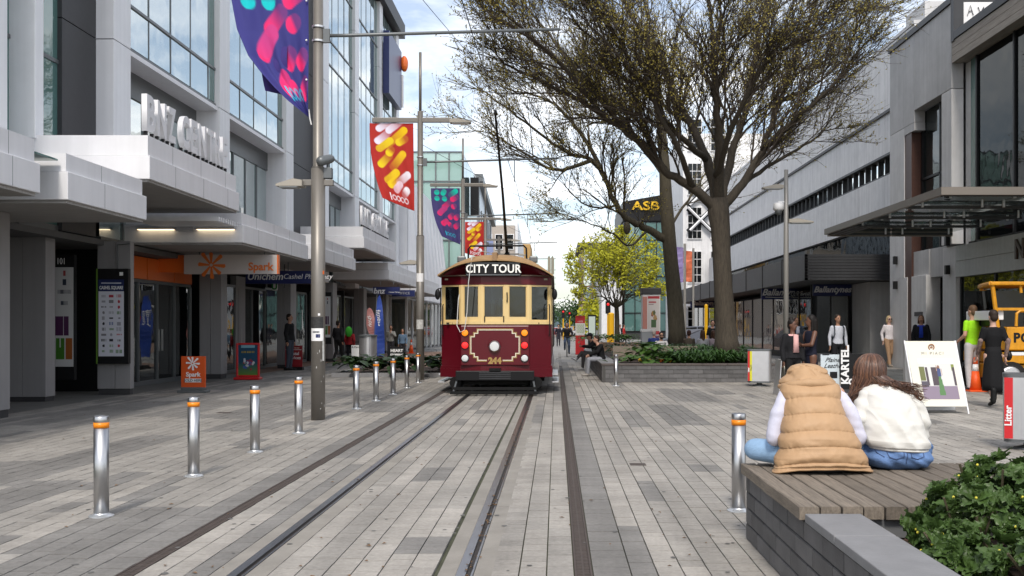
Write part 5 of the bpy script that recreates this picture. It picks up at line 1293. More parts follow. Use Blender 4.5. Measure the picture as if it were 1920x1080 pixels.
# directory boards on the left
def art_dir(u, v, col):
 col[:] = (.62, .63, .70); m = v < .155; col[m] = (.012, .02, .09)
 col[(np.abs(v - .045) < .008) & (u > .1) & (u < .9)] = (.6, .62, .7)
 g_ = random.Random(11); cols = [(.02, .02, .03), (.4, .03, .05), (.03, .08, .3), (.2, .2, .22), (.08, .2, .05), (.35, .25, .05), (.3, .3, .35)]
 for r in range(11):
  for c in range(3):
   cx, cy = .2 + c * .3, .215 + r * .072; w, h = g_.uniform(.06, .12), g_.uniform(.010, .024); k = g_.choice(cols); s = g_.random()
   m = (np.abs(u - cx) < w) & (np.abs(v - cy) < h)
   if s < .5: m &= (np.sin(u * 150 + r) > -.2)
   elif s < .7: m = np.hypot((u - cx), (v - cy) * 2.6) < .05
   col[m] = k
 return col
D = 22.9; x0, x1 = GX(183, D), GX(243, D); z0, z1 = GZ(682, D), GZ(504, D)
t = thing('directory_board', ((x0 + x1) / 2, D, z0), 'black framed CASHEL SQUARE directory with rows of shop logos on a grey column', 'sign')
MB().box(x0 + .03, x1, D - .07, D + .06, z0, z1).build('case', M['black'], t, bevel=.006); MB().box(x0, x0 + .032, D - .075, D + .05, z0, z1).build('green_edge', mat('lime_edge', (.12, .24, .03), .4), t)
px0, px1 = x0 + .055, x1 - .10
print_panel(t, (px0, D - .074, z1 - .25), (px1 - px0, 0, 0), (0, 0, -1.76), paint(66, 150, art_dir))
text('CASHEL SQUARE', 'lettering', M['white'], t, ((px0 + px1) / 2, D - .077, z1 - .44), .105, depth=.001, sx=.68, bold=.003)
MB().box(x1 - .2, x1 - .12, D - .077, D - .071, z1 - .16, z1 - .08).build('mark', M['white'], t)
MB().tube([((x0 + x1) / 2 + .1, D - .02, z1), ((x0 + x1) / 2 + .1, D - .02, z1 + .55), (x1 + .02, D - .02, z1 + .58)], .02, 6).build('conduit', M['mullion'], t)
def art_dir2(u, v, col):
 col[:] = (.50, .50, .50); col[(v > .49) & (v < .69) & (u < .75)] = (.07, .02, .07); col[(np.abs(u - .45) < .03) & (v > .49) & (v < .69)] = (.5, .5, .5)
 col[(v > .71) & (v < .93) & (u > .04) & (u < .5)] = (.05, .17, .02); col[(v > .71) & (v < .93) & (u > .55) & (u < .92)] = (.30, .09, .02); col[(np.abs(u - .26) < .03) & (v > .71) & (v < .81)] = (.5, .5, .5)
 for k, (cx, cy, w, h, c) in enumerate(((.5, .06, .08, .03, (.3, .05, .05)), (.5, .15, .1, .03, (.02, .03, .05)), (.5, .25, .38, .02, (.1, .1, .12)), (.5, .36, .2, .02, (.05, .06, .08)))): col[(np.abs(u - cx) < w) & (np.abs(v - cy) < h) & ((np.sin(u * 90) > -.3) | (k < 2))] = c
 return col
D = 22.3; x0, x1 = GX(103, D), GX(142, D); z0, z1 = GZ(712, D), GZ(478, D)
t = thing('directory_board', ((x0 + x1) / 2, D, z0), 'tall narrow black directory numbered 101 in the dark entrance', 'sign')
MB().box(x0 + .02, x1, D - .06, D + .06, z0, z1).build('case', M['black'], t, bevel=.006); MB().box(x0, x0 + .022, D - .065, D + .05, z0, z1).build('green_edge', bpy.data.materials['lime_edge'], t)
print_panel(t, (x0 + .04, D - .064, z1 - .28), (x1 - x0 - .06, 0, 0), (0, 0, -2.22), paint(30, 150, art_dir2)); text('101', 'lettering', M['white'], t, (x0 + .17, D - .065, z1 - .15), .20, depth=.002, sx=.7)
D = 36.6; x0, x1 = GX(608, D), GX(622, D)
t = thing('directory_board', ((x0 + x1) / 2, D, .7), 'slim black directory with a white panel just right of the tall pole', 'sign')
MB().box(x0, x1, D - .05, D + .05, GZ(645, D), GZ(548, D)).build('case', M['black'], t); print_panel(t, (x0 + .02, D - .055, GZ(556, D)), (x1 - x0 - .05, 0, 0), (0, 0, -1.5), paint(14, 60, art_dir2))
# hanging shop signs on the left
D = 27.4; x0, x1 = GX(347, D), GX(523, D); z0, z1 = GZ(514, D), GZ(478, D)
t = thing('hanging_sign', ((x0 + x1) / 2, D, z1), 'white hanging Spark sign with an orange star burst', 'sign')
MB().box(x0, x1 - .03, D - .08, D + .08, z0, z1).build('board', mat('sign_grey_white', (.46, .42, .40), .5), t); MB().box(x1 - .029, x1, D - .085, D + .085, z0, z1).build('edge', M['orange'], t)
star(t, (x0 + .75, (z0 + z1) / 2 - .02), .42, mat('star_orange', (.60, .14, .02), .4), D - .083, th=.006); text('Spark', 'lettering', bpy.data.materials['star_orange'], t, (x1 - .48, D - .086, (z0 + z1) / 2 - .07), .30, bold=.008)
for x in (x0 + .4, x1 - .4): MB().box(x - .015, x + .015, D - .015, D + .015, z1, 3.62).build('hanger', M['mullion'], t)
MB().box(-11.0, x0 - .02, D + .1, D + .14, z0 + .05, z1).build('return_panel', M['orange'], t)
D = 33.0; x0, x1 = GX(462, D), GX(583, D)
t = thing('hanging_sign', ((x0 + x1) / 2, D, 3.1), 'navy Unichem Cashel Pharmacy hanging sign', 'sign')
MB().box(x0, x1 + .3, D - .07, D + .07, GZ(532, D), GZ(508, D)).build('board', M['navy'], t); text('Unichem', 'lettering', M['white'], t, (GX(498, D), D - .075, GZ(519, D)), .33, shear=.2, bold=.005); text('Cashel Pharmacy', 'lettering', M['white'], t, (GX(532, D), D - .075, GZ(519, D)), .235, shear=.2, align='LEFT')
t = thing('hanging_sign', (GX(516, 34), 34, 2.8), 'small green and white round U sign under the pharmacy board', 'sign')
MB().box(GX(510, 34), GX(521, 34), 33.95, 34.05, GZ(545, 34), GZ(531, 34)).build('board', M['white'], t, bevel=.05); text('U', 'lettering', mat('leaf_green', (.03, .22, .05), .5), t, (GX(515.5, 34), 33.93, GZ(538, 34)), .28, bold=.012)
D = 46.0; x0, x1 = GX(700, D), GX(750, D)
t = thing('hanging_sign', ((x0 + x1) / 2, D, 3.4), 'blue bnz hanging sign with white lettering', 'sign')
MB().box(x0, x1, D - .06, D + .06, GZ(552, D), GZ(538, D)).build('board', M['navy'], t); text('bnz', 'lettering', M['white'], t, (GX(711, D), D - .07, GZ(546, D)), .36, shear=.2, bold=.01)
text('Corner Street', 'lettering', M['white'], t, (GX(740, D), D - .07, GZ(548, D)), .09)
D = 50; t = thing('hanging_sign', (GX(757, D), D, 3.2), 'plain navy hanging sign behind the blue bnz sign', 'sign'); MB().box(GX(735, D), GX(778, D), D - .06, D + .06, GZ(556, D), GZ(544, D)).build('board', M['navy'], t)
text('OFFICE', 'lettering', M['steel_dull'], t, (GX(758, D), D - .07, GZ(550, D)), .18)
for o in [q for q in bpy.data.objects if q.name.startswith('hanging_sign') and not any(c.name.startswith('hanger') for c in q.children)]:
 bb = ORG[o.name]; MB().box(bb.x - .3, bb.x - .27, bb.y - .012, bb.y + .012, bb.z + .1, 3.7).box(bb.x + .3, bb.x + .33, bb.y - .012, bb.y + .012, bb.z + .1, 3.7).build('hanger', M['mullion'], o)
# feather flags and small signs by the left planting bed
def feather(px, pyt, pyb, w, m, label, D, lean=0.0, word=None, drop=False):
 x = GX(px, D); zb, zt = GZ(pyb, D), GZ(pyt, D); t = thing('feather_flag', (x, D, 0), label, 'flag', 'feather flags by the planting bed')
 n = 14; ol = []
 for k in range(n + 1):
  v = k / n; z = zb + (zt - zb) * v
  ww = w * (math.sin(math.pi * min(1, (v if drop else .35 + .65 * v))) ** .6 if v < 1 else 0) * (.35 + .65 * v if drop else 1)
  ol.append((v, z, ww))
 mb = MB(); rings = []
 for v, z, ww in ol:
  c = x + lean * v; a = (c - ww / 2, c + ww / 2)
  rings.append([(a[0], D - .006, z), (a[1], D - .006 + .05 * math.sin(v * 9), z), (a[1], D + .006 + .05 * math.sin(v * 9), z), (a[0], D + .006, z)])
 mb.loft(rings).build('flag_cloth', m, t)
 MB().tube([(x - (0 if drop else .26 * w), D, 0), (x - (0 if drop else w * .45), D, zb), (x + lean * .5 - w * .40, D, (zb + zt) / 2), (x + lean - w * .2, D, zt)], .016, 6).build('flag_pole', M['mullion'], t)
 MB().lathe([(.22, 0), (.22, .04), (.04, .08)], c=(x, D, 0), n=12).build('base', M['black'], t)
 if word: text(word, 'lettering', M['white'], t, (x + lean * .6, D - .03, zb + (zt - zb) * .62), .24, rot=R(-80), depth=.004)
 return t
D = 37.5
feather(711, 552, 668, .40, mat('flag_blue', (.015, .05, .28), .6, noise=.3, nscale=1.5), 'tall blue feather flag in front of the shop columns', D, .0, 'rebel sport'[:0] or 'fitness')
feather(698, 576, 645, .50, mat('flag_pink', (.38, .16, .15), .6, noise=.15), 'pink teardrop flag leaning left beside the blue one', D + 2.5, -.12, 'shop', drop=True)
D = GD(690); x0, x1 = GX(662, D), GX(678, D)
t = thing('sandwich_board', ((x0 + x1) / 2, D, 0), 'small white board with a blue arrow next to the left litter bin', 'sign')
MB().box(x0, x1, D - .3, D - .27, .05, GZ(647, D)).build('board', M['white'], t); MB().box(x0, x1, D - .306, D - .301, .05, .42).build('blue_field', M['navy'], t); MB().prism([(-.1, 0), (0, .09), (0, .035), (.1, .035), (.1, -.035), (0, -.035), (0, -.09)], lambda a, z: ((x0 + x1) / 2 + a, D - .315, .22 + z), lambda a, z: ((x0 + x1) / 2 + a, D - .307, .22 + z)).build('arrow', M['white'], t)
text('Floors', 'lettering', M['black'], t, ((x0 + x1) / 2, D - .306, 1.0), .10); text('& Paint', 'lettering', M['black'], t, ((x0 + x1) / 2, D - .306, .8), .10)
D = 36.0; x0, x1 = GX(731, D), GX(757, D)
t = thing('sandwich_board', ((x0 + x1) / 2, D, 0), 'black board with bold white HEART wording above the planting bed', 'sign')
MB().box(x0, x1, D, D + .04, .1, GZ(650, D)).build('board', M['black'], t)
for k, s in enumerate(('HEART', 'STOPPING', 'STORY')): text(s, 'lettering', M['white'], t, ((x0 + x1) / 2, D - .01, .70 - k * .15), .145 if k != 1 else .1, bold=.006)
# traffic cones
def cone(px, pyb, hpx, label, D=None):
 D = D or GD(pyb); x = GX(px, D); h = hpx / F * D; t = thing('traffic_cone', (x, D, 0), label, 'cone'); s = h / .75
 MB().box(x - .19 * s, x + .19 * s, D - .19 * s, D + .19 * s, 0, .035 * s).build('base', mat_cone, t, bevel=.01)
 r = lambda z: (.135 - .10 * z / .75) * s
 MB().lathe([(r(.03), .03 * s), (r(.45), .45 * s)], c=(x, D, 0), n=18).build('lower_cone', mat_cone, t, smooth=True)
 MB().lathe([(r(.45) + .002, .45 * s), (r(.60) + .002, .60 * s)], c=(x, D, 0), n=18).build('white_collar', M['white'], t, smooth=True)
 MB().lathe([(r(.60), .60 * s), (r(.75), .75 * s), (r(.75) * .6, .75 * s)], c=(x, D, 0), n=18).build('upper_cone', mat_cone, t, smooth=True)
mat_cone = mat('cone_orange', (.75, .09, .01), .5, emit=.05)
cone(1829, 734, 64, 'big orange road cone beside the worker in the lime shirt'); cone(771, 658, 26, 'small looking orange cone right of the strolling couple', 58)
# lamp pole with cameras on the right
D = 30.0; x = GX(1474, D); t = thing('lamp_pole', (x, D, 0), 'slim grey lamp pole with a round white camera on the right', 'pole')
MB().tube([(x, D, 0), (x, D, 4.4), (x, D, 6.3)], [.085, .075, .06], 14).build('shaft', mat('pale_pole', (.32, .31, .29), .45, metal=.3), t, smooth=True)
lamp_head(t, x - .1, D, GZ(354, D), -1, .62); lamp_head(t, x + .06, D, GZ(418, D), 1, .74)
cam_o = MB().lathe([(.12, 0), (.16, .04), (.16, .2), (.1, .24)], c=(x - .24, D - .05, GZ(394, D) - .02), n=16).build('camera_housing', M['white'], t, smooth=True)
MB().ell((x - .24, D - .05, GZ(396, D)), (.115, .115, .13)).build('camera_dome', M['mullion'], cam_o, smooth=True); MB().box(x - .24, x + .05, D - .03, D + .03, GZ(386, D) + .1, GZ(386, D) + .14).build('camera_arm', M['white'], t)
# advertising column, map boards, poles further back
def art_poster(seed):
 def f(u, v, col):
  g_ = random.Random(seed); col[:] = (.62, .58, .56); col[v < .06] = (.4, .02, .03)
  col[(np.abs(v - .16) < .015) & (u > .1) & (u < .7)] = (.4, .1, .1); col[(np.abs(v - .22) < .01) & (u > .1) & (u < .5)] = (.3, .2, .2)
  for _ in range(6):
   cx, cy = g_.uniform(.35, .7), g_.uniform(.4, .6); col[np.hypot(u - cx, (v - cy) * 1.6) < .1] = g_.choice(((.35, .2, .05), (.25, .05, .03), (.4, .25, .1), (.1, .12, .05)))
  col[(np.abs(u - .5) < .2) & (v > .62) & (v < .82)] = (.06, .12, .05); col[v > .9] = (.5, .05, .06); return col
 return f
D = 44; x0, x1 = GX(1205, D), GX(1238, D); xm = (x0 + x1) / 2
t = thing('advertising_column', (xm, D, 0), 'tall poster column with a dark cap standing among the planters', 'sign')
MB().box(x0, x1, D, D + .75, .25, 3.0).build('core', M['white'], t); MB().box(x0 - .05, x1 + .05, D - .05, D + .8, 3.0, 3.28).build('cap', M['dark_clad'], t, bevel=.02); MB().box(x0 + .05, x1 - .05, D + .05, D + .7, 0, .25).build('plinth', M['dark_clad'], t)
print_panel(t, (x0 + .22, D - .01, 2.92), (x1 - x0 - .25, 0, 0), (0, 0, -1.7), paint(24, 44, art_poster(2)))
for k in range(4):
 c = ((.5, .42, .4), (.2, .12, .2), (.45, .14, .05), (.3, .22, .2))[k]; print_panel(t, (x0 + .22 + (k % 2) * .27, D - .012, 1.18 - (k // 2) * .4), (.25, 0, 0), (0, 0, -.36), paint(8, 10, lambda u, v, col, c=c: np.where((np.hypot(u - .5, v - .5) < .3)[..., None], np.array(c) * .4, np.array(c))), 'small_poster')
MB().box(x0, x0 + .2, D - .015, D - .002, .4, 2.9).build('pink_strip', mat('dusty_pink', (.5, .22, .18), .6), t)
D = 40; x0, x1 = GX(1203, D), GX(1227, D)
t = thing('litter_bin', ((x0 + x1) / 2, D, 0), 'square grey bin with a red flap in front of the poster column', 'bin')
MB().box(x0, x1, D, D + .5, 0, GZ(622, D)).build('body', mat('bin_grey', (.40, .42, .44), .5), t, bevel=.01); MB().box(x0 - .02, x1 + .02, D - .02, D + .52, GZ(622, D), GZ(617, D)).build('lid', M['white'], t); MB().prism([(0, 0), (.35, -.28), (.18, -.28), (-.02, -.12)], lambda a, z: (x0 + .1 + a, D - .012, .88 + z), lambda a, z: (x0 + .1 + a, D - .002, .88 + z)).build('red_flap', M['red'], t)
D = 56; x0, x1 = GX(1079, D), GX(1097, D)
t = thing('map_sign', ((x0 + x1) / 2, D, 0), 'red and white street map sign beside the cyclist', 'sign')
MB().box(x0, x1, D, D + .12, .1, GZ(606, D)).build('panel', M['white'], t); MB().box(x0, x1, D - .005, D + .125, GZ(606, D) + .003, GZ(592, D)).build('header', M['red'], t); MB().box(x0, x1, D - .005, D + .125, 0.0, GZ(629, D)).build('footer', M['red'], t)
print_panel(t, (x0 + .06, D - .006, GZ(608, D)), (x1 - x0 - .12, 0, 0), (0, 0, -.5), paint(10, 12, lambda u, v, col: np.where((np.sin(u * 21) * np.sin(v * 19) > .1)[..., None], np.array((.42, .55, .38)), np.array((.6, .62, .55)))), 'map')
text('i-SITE', 'lettering', M['white'], t, ((x0 + x1) / 2, D - .012, GZ(603, D)), .13)
D = 62; x = GX(1110, D); t = thing('map_sign', (x, D, 0), 'dark framed pale sign farther off right of the red map sign', 'sign'); MB().box(x - .25, x + .25, D, D + .1, .3, 2.3).build('frame', M['black'], t); MB().box(x - .2, x + .2, D - .01, D - .002, .7, 2.2).build('panel', mat('pale_green_panel', (.5, .6, .56), .4), t)
for k, (px, D, z, lab) in enumerate(((1284, 52, 5.9, 'bare pale banner pole left of the two behind the trunks'), (1300, 60, 6.3, 'bare pale banner pole right of the two behind the trunks'))):
 x = GX(px, D); t = thing('banner_pole', (x, D, 0), lab, 'pole'); MB().tube([(x, D, 0), (x, D, z)], .07, 10).build('shaft', bpy.data.materials['pale_pole'], t)
 c = mat('orange_banner', (.6, .14, .06), .6, noise=.4, nscale=2) if k else mat('blue_pink_banner', (.25, .2, .42), .6, noise=.4, nscale=2)
 n = 8; MB().loft([[(x - .08 + .0, D - .01, z - .2 - q * .26), (x - .08 - .5 - .1 * math.sin(q), D - .01 + .06 * math.sin(q * 1.3), z - .15 - q * .27), (x - .08 - .5 - .1 * math.sin(q), D + .01 + .06 * math.sin(q * 1.3), z - .15 - q * .27), (x - .08, D + .01, z - .2 - q * .26)] for q in range(n)]).build('banner_cloth', c, t)
M['yellow'] = mat('traffic_yellow', (.72, .40, .01), .45)
for k, (px, D, h, lab) in enumerate(((1324, 50, 2.6, 'yellow post standing between the two big tree trunks'), (1146, 66, 2.4, 'yellow post below the lime green tree'))):
 x = GX(px, D); MB().tube([(x, D, 0), (x, D, h)], .09 if k == 0 else .2, 12).ell((x, D, h), (.09 if k == 0 else .2, .09 if k == 0 else .2, .1)).build('yellow_post', M['yellow'], at=(x, D, 0), label=lab, cat='post')
for k, (px, D, lab) in enumerate(((1056, 120, 'traffic light far down the tram tracks'), (1140, 80, 'traffic light beside the lime green tree'), (1068, 135, 'farthest traffic light right of the tracks'))):
 x = GX(px, D); t = thing('traffic_light', (x, D, 0), lab, 'traffic light'); MB().tube([(x, D, 0), (x, D, 3.2)], .08, 8).build('pole', M['yellow'], t); MB().box(x - .2, x + .2, D - .15, D + .1, 2.6, 3.6).build('signal_box', M['black'], t); MB().ell((x, D - .16, 3.35), (.11, .05, .11)).build('red_lamp', M['lens_red'], t)
# ============================================================ RAISED PLANTERS
M['wall_block'] = mat('basalt_block', (.115, .112, .112), .75, noise=.22, nscale=5, bump=.3, bscale=60, rand=.22)
M['coping'] = mat('basalt_coping', (.20, .20, .205), .7, noise=.16, nscale=4, bump=.15, bscale=50, rand=.10)
M['mortar'] = mat('mortar', (.07, .068, .065), .9)
M['plank'] = mat('weathered_deck', (.18, .15, .118), .85, noise=.42, nscale=5, stretch=(14, .9, 8), bump=.45, bscale=30, rand=.22)
M['soil'] = mat('bark_mulch', (.045, .028, .02), .95, noise=.6, nscale=25, bump=.8, bscale=30)
def block_mesh(w, d, h):
 key = ('blk', round(w, 3), round(d, 3), round(h, 3))
 if key not in shared:
  e = .005; b = MB(); hx, hy, hz = w / 2, d / 2, h / 2
  b.loft([[(-hx, -hy, -hz + e), (hx, -hy, -hz + e), (hx, hy, -hz + e), (-hx, hy, -hz + e)], [(-hx, -hy, hz - e), (hx, -hy, hz - e), (hx, hy, hz - e), (-hx, hy, hz - e)]])
  b.loft([[(-hx + e, -hy + e, -hz), (hx - e, -hy + e, -hz), (hx - e, hy - e, -hz), (-hx + e, hy - e, -hz)], [(-hx + e, -hy + e, hz), (hx - e, -hy + e, hz), (hx - e, hy - e, hz), (-hx + e, hy - e, hz)]])
  shared[key] = b.mesh('block')
 return shared[key]
def block_wall(par, p0, p1, z0, nrow, h, L, th=.1):
 """courses of blocks from p0 to p1 (2D); the visible side is to the right of p0->p1"""
 p0, p1 = Vector(p0), Vector(p1); d = (p1 - p0); tot = d.length; d = d / tot; nn = Vector((d.y, -d.x)); ang = math.atan2(d.y, d.x)
 core = MB(); a, b = p0 - nn * .012, p1 - nn * .012
 q = [a, b, b - nn * (th - .012), a - nn * (th - .012)]
 core.prism([(v.x, v.y) for v in q], lambda x, y: (x, y, z0), lambda x, y: (x, y, z0 + nrow * h - .004)).build('wall_core', M['mortar'], par)
 for r in range(nrow):
  s = -(r % 2) * L / 2 - .08 * (r // 2)
  while s < tot - .01:
   s0, s1 = max(0, s), min(tot, s + L); s += L
   if s1 - s0 < .04: continue
   c = p0 + d * ((s0 + s1) / 2) - nn * (.035 + rnd.uniform(-.001, .002))
   inst(block_mesh(round(s1 - s0 - .007, 2), .07, h - .008), 'block', M['wall_block'], par, (c.x, c.y, z0 + r * h + h / 2), (0, 0, ang))
# ---- foreground planter with the timber deck
fp = thing('planter', (2.6, 5.6, 0), 'dark block planter with pale coping in the right foreground', 'planter')
XW = 1.415
block_wall(fp, (XW, 7.42), (XW, 3.2), 0.0, 4, .118, .40)
block_wall(fp, (5.2, 7.42), (XW + .002, 7.42), 0.0, 4, .118, .40)
yy = 5.62
for k, L in enumerate((.60, .9, .95)):
 MB().box(XW - .012, XW + .305, yy - L + .010, yy, .473, .523).build('coping', M['coping'], fp, bevel=.006); yy -= L
MB().box(XW + .306, XW + .35, 3.2, 5.62, 0, .44).build('inner_wall', M['mortar'], fp)
MB().box(XW + .1, 6.2, 3.0, 7.3, .0, .36).build('soil', M['soil'], fp, kind='stuff')
MB().box(XW + .36, 4.9, 5.70, 5.76, .37, .475).build('deck_beam', mat('galv_beam', (.25, .26, .27), .5, metal=.6), fp)
MB().box(XW + .12, 4.9, 7.2, 7.3, .36, .475).build('deck_beam', M['mortar'], fp)
dk = thing('timber_deck', (2.6, 6.5, .47), 'weathered timber deck with planks where two women sit', 'deck')
x = XW - .035; i = 0
while x < 4.95:
 w = .112
 y0 = 5.655 + rnd.uniform(-.008, .008); y1 = 7.46 + rnd.uniform(-.006, .006)
 mb = MB(); n = 6; rings = []
 for k in range(n + 1):
  y = y0 + (y1 - y0) * k / n; e = .006; jx = rnd.uniform(-.0015, .0015); jz = rnd.uniform(-.0012, .0012)
  ed = .010 * abs(noise.noise(Vector((k * 1.3, i, 4)))) if i == 0 else 0
  rings.append([(x + jx + ed, y, .482), (x + w + jx, y, .482), (x + w + jx, y, .556 - e + jz), (x + w - e + jx, y, .556 + jz), (x + e + jx + ed, y, .556 + jz), (x + jx + ed, y, .556 - e + jz)])
 mb.loft(rings).build('plank', M['plank'], dk); x += w + .012; i += 1
for k in range(10): MB().lathe([(.006, .5565), (.005, .5575)], c=(XW + .06 + k * .2405, 5.74, 0), n=8).build('screw', M['mullion'], dk)
# ---- planter with the big trees
bp2 = thing('planter', (6, 34, 0), 'long low block planter holding the big trees behind the tram tracks', 'planter')
D0 = 28.1; XL, XR = 1.29, 6.55
block_wall(bp2, (XL, D0), (XR, D0), 0, 4, .118, .42)
block_wall(bp2, (XL, 46), (XL, D0), 0, 4, .118, .42)
block_wall(bp2, (XR, D0), (XR, 46), 0, 4, .118, .42)
MB().box(XL + .1, XR - .1, D0 + .1, 46, .0, .43).build('soil', M['soil'], bp2, kind='stuff')
xx = XL - .02
while xx < XR:
 MB().box(xx, min(XR, xx + 1.18), D0 - .015, D0 + .32, .474, .53).build('coping', mat('dark_coping', (.09, .075, .068), .75, noise=.2) if xx < XL else bpy.data.materials['dark_coping'], bp2, bevel=.006); xx += 1.185
yy = D0 + .325
while yy < 46:
 MB().box(XL - .015, XL + .5, yy, yy + 1.5, .474, .53).build('coping', M['coping'], bp2, bevel=.006); yy += 1.505
for k in range(3):
 MB().box(XL + .52, XL + 3.2, 31.2 + k * .16, 31.34 + k * .16, .54, .60).build('seat_slat', M['plank'], bp2)
MB().box(XL + .52, XL + 3.2, 31.72, 31.78, .60, .95).build('seat_back', M['plank'], bp2)
wp = thing('planter', (3.5, 50, 0), 'timber clad planter behind the seated youths', 'planter')
for k in range(14): MB().box(2.0 + k * .26, 2.25 + k * .26, 49.6, 49.7, .05, .78).build('plank', mat('red_brown_plank', (.24, .15, .10), .7, rand=.3) if k == 0 else bpy.data.materials['red_brown_plank'], wp)
MB().box(2.0, 5.6, 49.71, 53, 0, .74).build('body', M['soil'], wp)
lp = thing('planting_bed', (-5.5, 32.5, 0), 'low planting bed edged in stone left of the tram', 'planting bed')
MB().box(-7.0, -3.15, 31.0, 31.16, 0, .13).box(-7.0, -6.85, 31.16, 37, 0, .13).build('kerb', M['coping'], lp); MB().box(-6.84, -3.15, 31.17, 37, 0, .09).build('soil', M['soil'], lp, kind='stuff')
# ============================================================ leaves
def leaf_mat(name, c, tr=.25, rough=.45, var=.35, nscale=3.0):
 m = mat(name, c, rough, noise=var, nscale=nscale, spec=.35); t = m.node_tree; b = t.nodes['Principled BSDF']; o = t.nodes['Material Output']
 x = t.nodes.new('ShaderNodeBsdfTranslucent'); mx_ = t.nodes.new('ShaderNodeMixShader'); mx_.inputs[0].default_value = tr
 t.links.new(b.inputs['Base Color'].links[0].from_socket, x.inputs[0]); t.links.new(b.outputs[0], mx_.inputs[1]); t.links.new(x.outputs[0], mx_.inputs[2]); t.links.new(mx_.outputs[0], o.inputs[0]); return m
M['leaf_dark'] = leaf_mat('dark_leaf', (.028, .058, .018)); M['leaf_strap'] = leaf_mat('strap_leaf', (.045, .105, .022)); M['leaf_fresh'] = leaf_mat('fresh_leaf', (.07, .14, .03))
M['leaf_lime'] = leaf_mat('lime_leaf', (.52, .52, .04), .4, .6); M['bud'] = leaf_mat('olive_bud', (.30, .25, .055), .3, .7); M['leaf_rosette'] = leaf_mat('rosette_leaf', (.060, .108, .026), .22, .42, .6, 9.0)
M['petal'] = mat('yellow_petal', (.75, .45, .02), .6)
def strap_tuft(mb, c, n, L, w, g_):
 c = Vector(c)
 for _ in range(n):
  a = g_.uniform(0, 6.283); l = L * g_.uniform(.6, 1.1); up = g_.uniform(.55, 1.0); d = Vector((math.cos(a), math.sin(a), 0)); s = Vector((-d.y, d.x, 0)); k = 5; base = len(mb.v)
  for i in range(k):
   t = i / (k - 1); p = c + d * (l * .75 * t) + Vector((0, 0, l * up * (t * 1.25 - .95 * t * t))); ww = w * (1 - t ** 2) + .003
   mb.v.append(tuple(p - s * ww / 2)); mb.v.append(tuple(p + s * ww / 2))
  for i in range(k - 1): mb.f.append((base + 2 * i, base + 2 * i + 1, base + 2 * i + 3, base + 2 * i + 2))
def broad_leaf(mb, p, d, up, L, w, g_, lobes=0, cup=.15):
 """one leaf blade with a midrib fold, from p along d"""
 d = Vector(d).normalized(); up = Vector(up); s = d.cross(up); s = s.normalized() if s.length > 1e-4 else Vector((1, 0, 0)); nrm = s.cross(d).normalized()
 prof = [(0, .12), (.18, .62), (.42, 1.0), (.68, .92), (.88, .5), (1, .06)]
 if lobes: prof = [(0, .15), (.14, .62), (.24, .52), (.38, .95), (.48, .8), (.62, 1.08), (.72, .85), (.86, .82), (1, .25)]
 b = len(mb.v)
 for t, q in prof:
  c = p + d * (L * t) + nrm * (-.30 * L * t * t + .1 * L * t); ww = w / 2 * q
  wv = g_.uniform(-.03, .03) * L
  mb.v += [tuple(c - s * ww + nrm * (cup * ww + wv)), tuple(c), tuple(c + s * ww + nrm * (cup * ww - wv))]
 for i in range(len(prof) - 1):
  k = b + 3 * i; mb.f += [(k, k + 1, k + 4, k + 3), (k + 1, k + 2, k + 5, k + 4)]
def plant(loc, label, kind, seed, **k):
 g_ = random.Random(seed); mb = MB(); x, y, z = loc
 if kind == 'strap':
  for _ in range(k.get('n', 5)): strap_tuft(mb, (x + g_.gauss(0, k.get('r', .25)), y + g_.gauss(0, k.get('r', .25)), z), 26, k.get('L', 1.1), .058, g_)
  m = M['leaf_strap']; nm, cat = 'strap_leaf_plant', 'plant'
 elif kind == 'hosta':
  for _ in range(k.get('n', 60)):
   a = g_.uniform(0, 6.283); r = abs(g_.gauss(0, k.get('r', .35))); h = k.get('h', .45) * max(.15, 1 - (r / (k.get('r', .35) * 2.6)) ** 2) * g_.uniform(.5, 1)
   d = Vector((math.cos(a), math.sin(a), g_.uniform(-.3, .5))); broad_leaf(mb, Vector((x + math.cos(a) * r, y + math.sin(a) * r, z + h)), d, (0, 0, 1), k.get('L', .26) * g_.uniform(.7, 1.2), k.get('w', .20) * g_.uniform(.7, 1.1), g_)
  m = k.get('m', M['leaf_dark']); nm, cat = 'leafy_plant', 'plant'
 if k.get('group'): mass.setdefault((k['group'], nm, m), MB()).quadcat(mb); return
 o = thing(nm, loc, label, cat); mb.build('foliage', m, o, kind='stuff'); return o
mass = {}
# strap-leaved clumps along the tree planter, left to right
n = 0
names = ['between the two big trunks', 'at the foot of the nearer trunk', 'right of the nearer trunk']
for i in range(12):
 px = 1268 + i * 11
 plant((GX(px, 29.3), 29.2 + (i % 3) * .35, .43), '', 'strap', i, n=4, group='strap leaf clumps along the planter')
for i in range(12):
 px = 1280 + i * 9
 plant((GX(px, 32), 31.6 + (i % 4) * .5, .43), '', 'strap', 40 + i, n=5, L=1.4, group='strap leaf clumps along the planter')
for i in range(0): plant((GX(1475 + i * 16, 29.5), 29.3 + (i % 3) * .4, .43), '', 'strap', 80 + i, n=4, group='strap leaf clumps along the planter')
plant((GX(1222, 29.6), 29.6, .45), 'broad leaved green plant with yellow flowers at the planter corner', 'hosta', 5, n=120, r=.5, h=.62, L=.34, w=.26, m=M['leaf_fresh'])
plant((GX(1196, 29.0), 29.0, .45), 'low sprawling leafy plant left of the broad leaved one', 'hosta', 6, n=60, r=.34, h=.3, m=M['leaf_fresh'])
plant((GX(1255, 29.0), 29.0, .45), 'low leafy plant just right of the broad leaved one', 'hosta', 8, n=50, r=.3, h=.35, m=M['leaf_strap'])
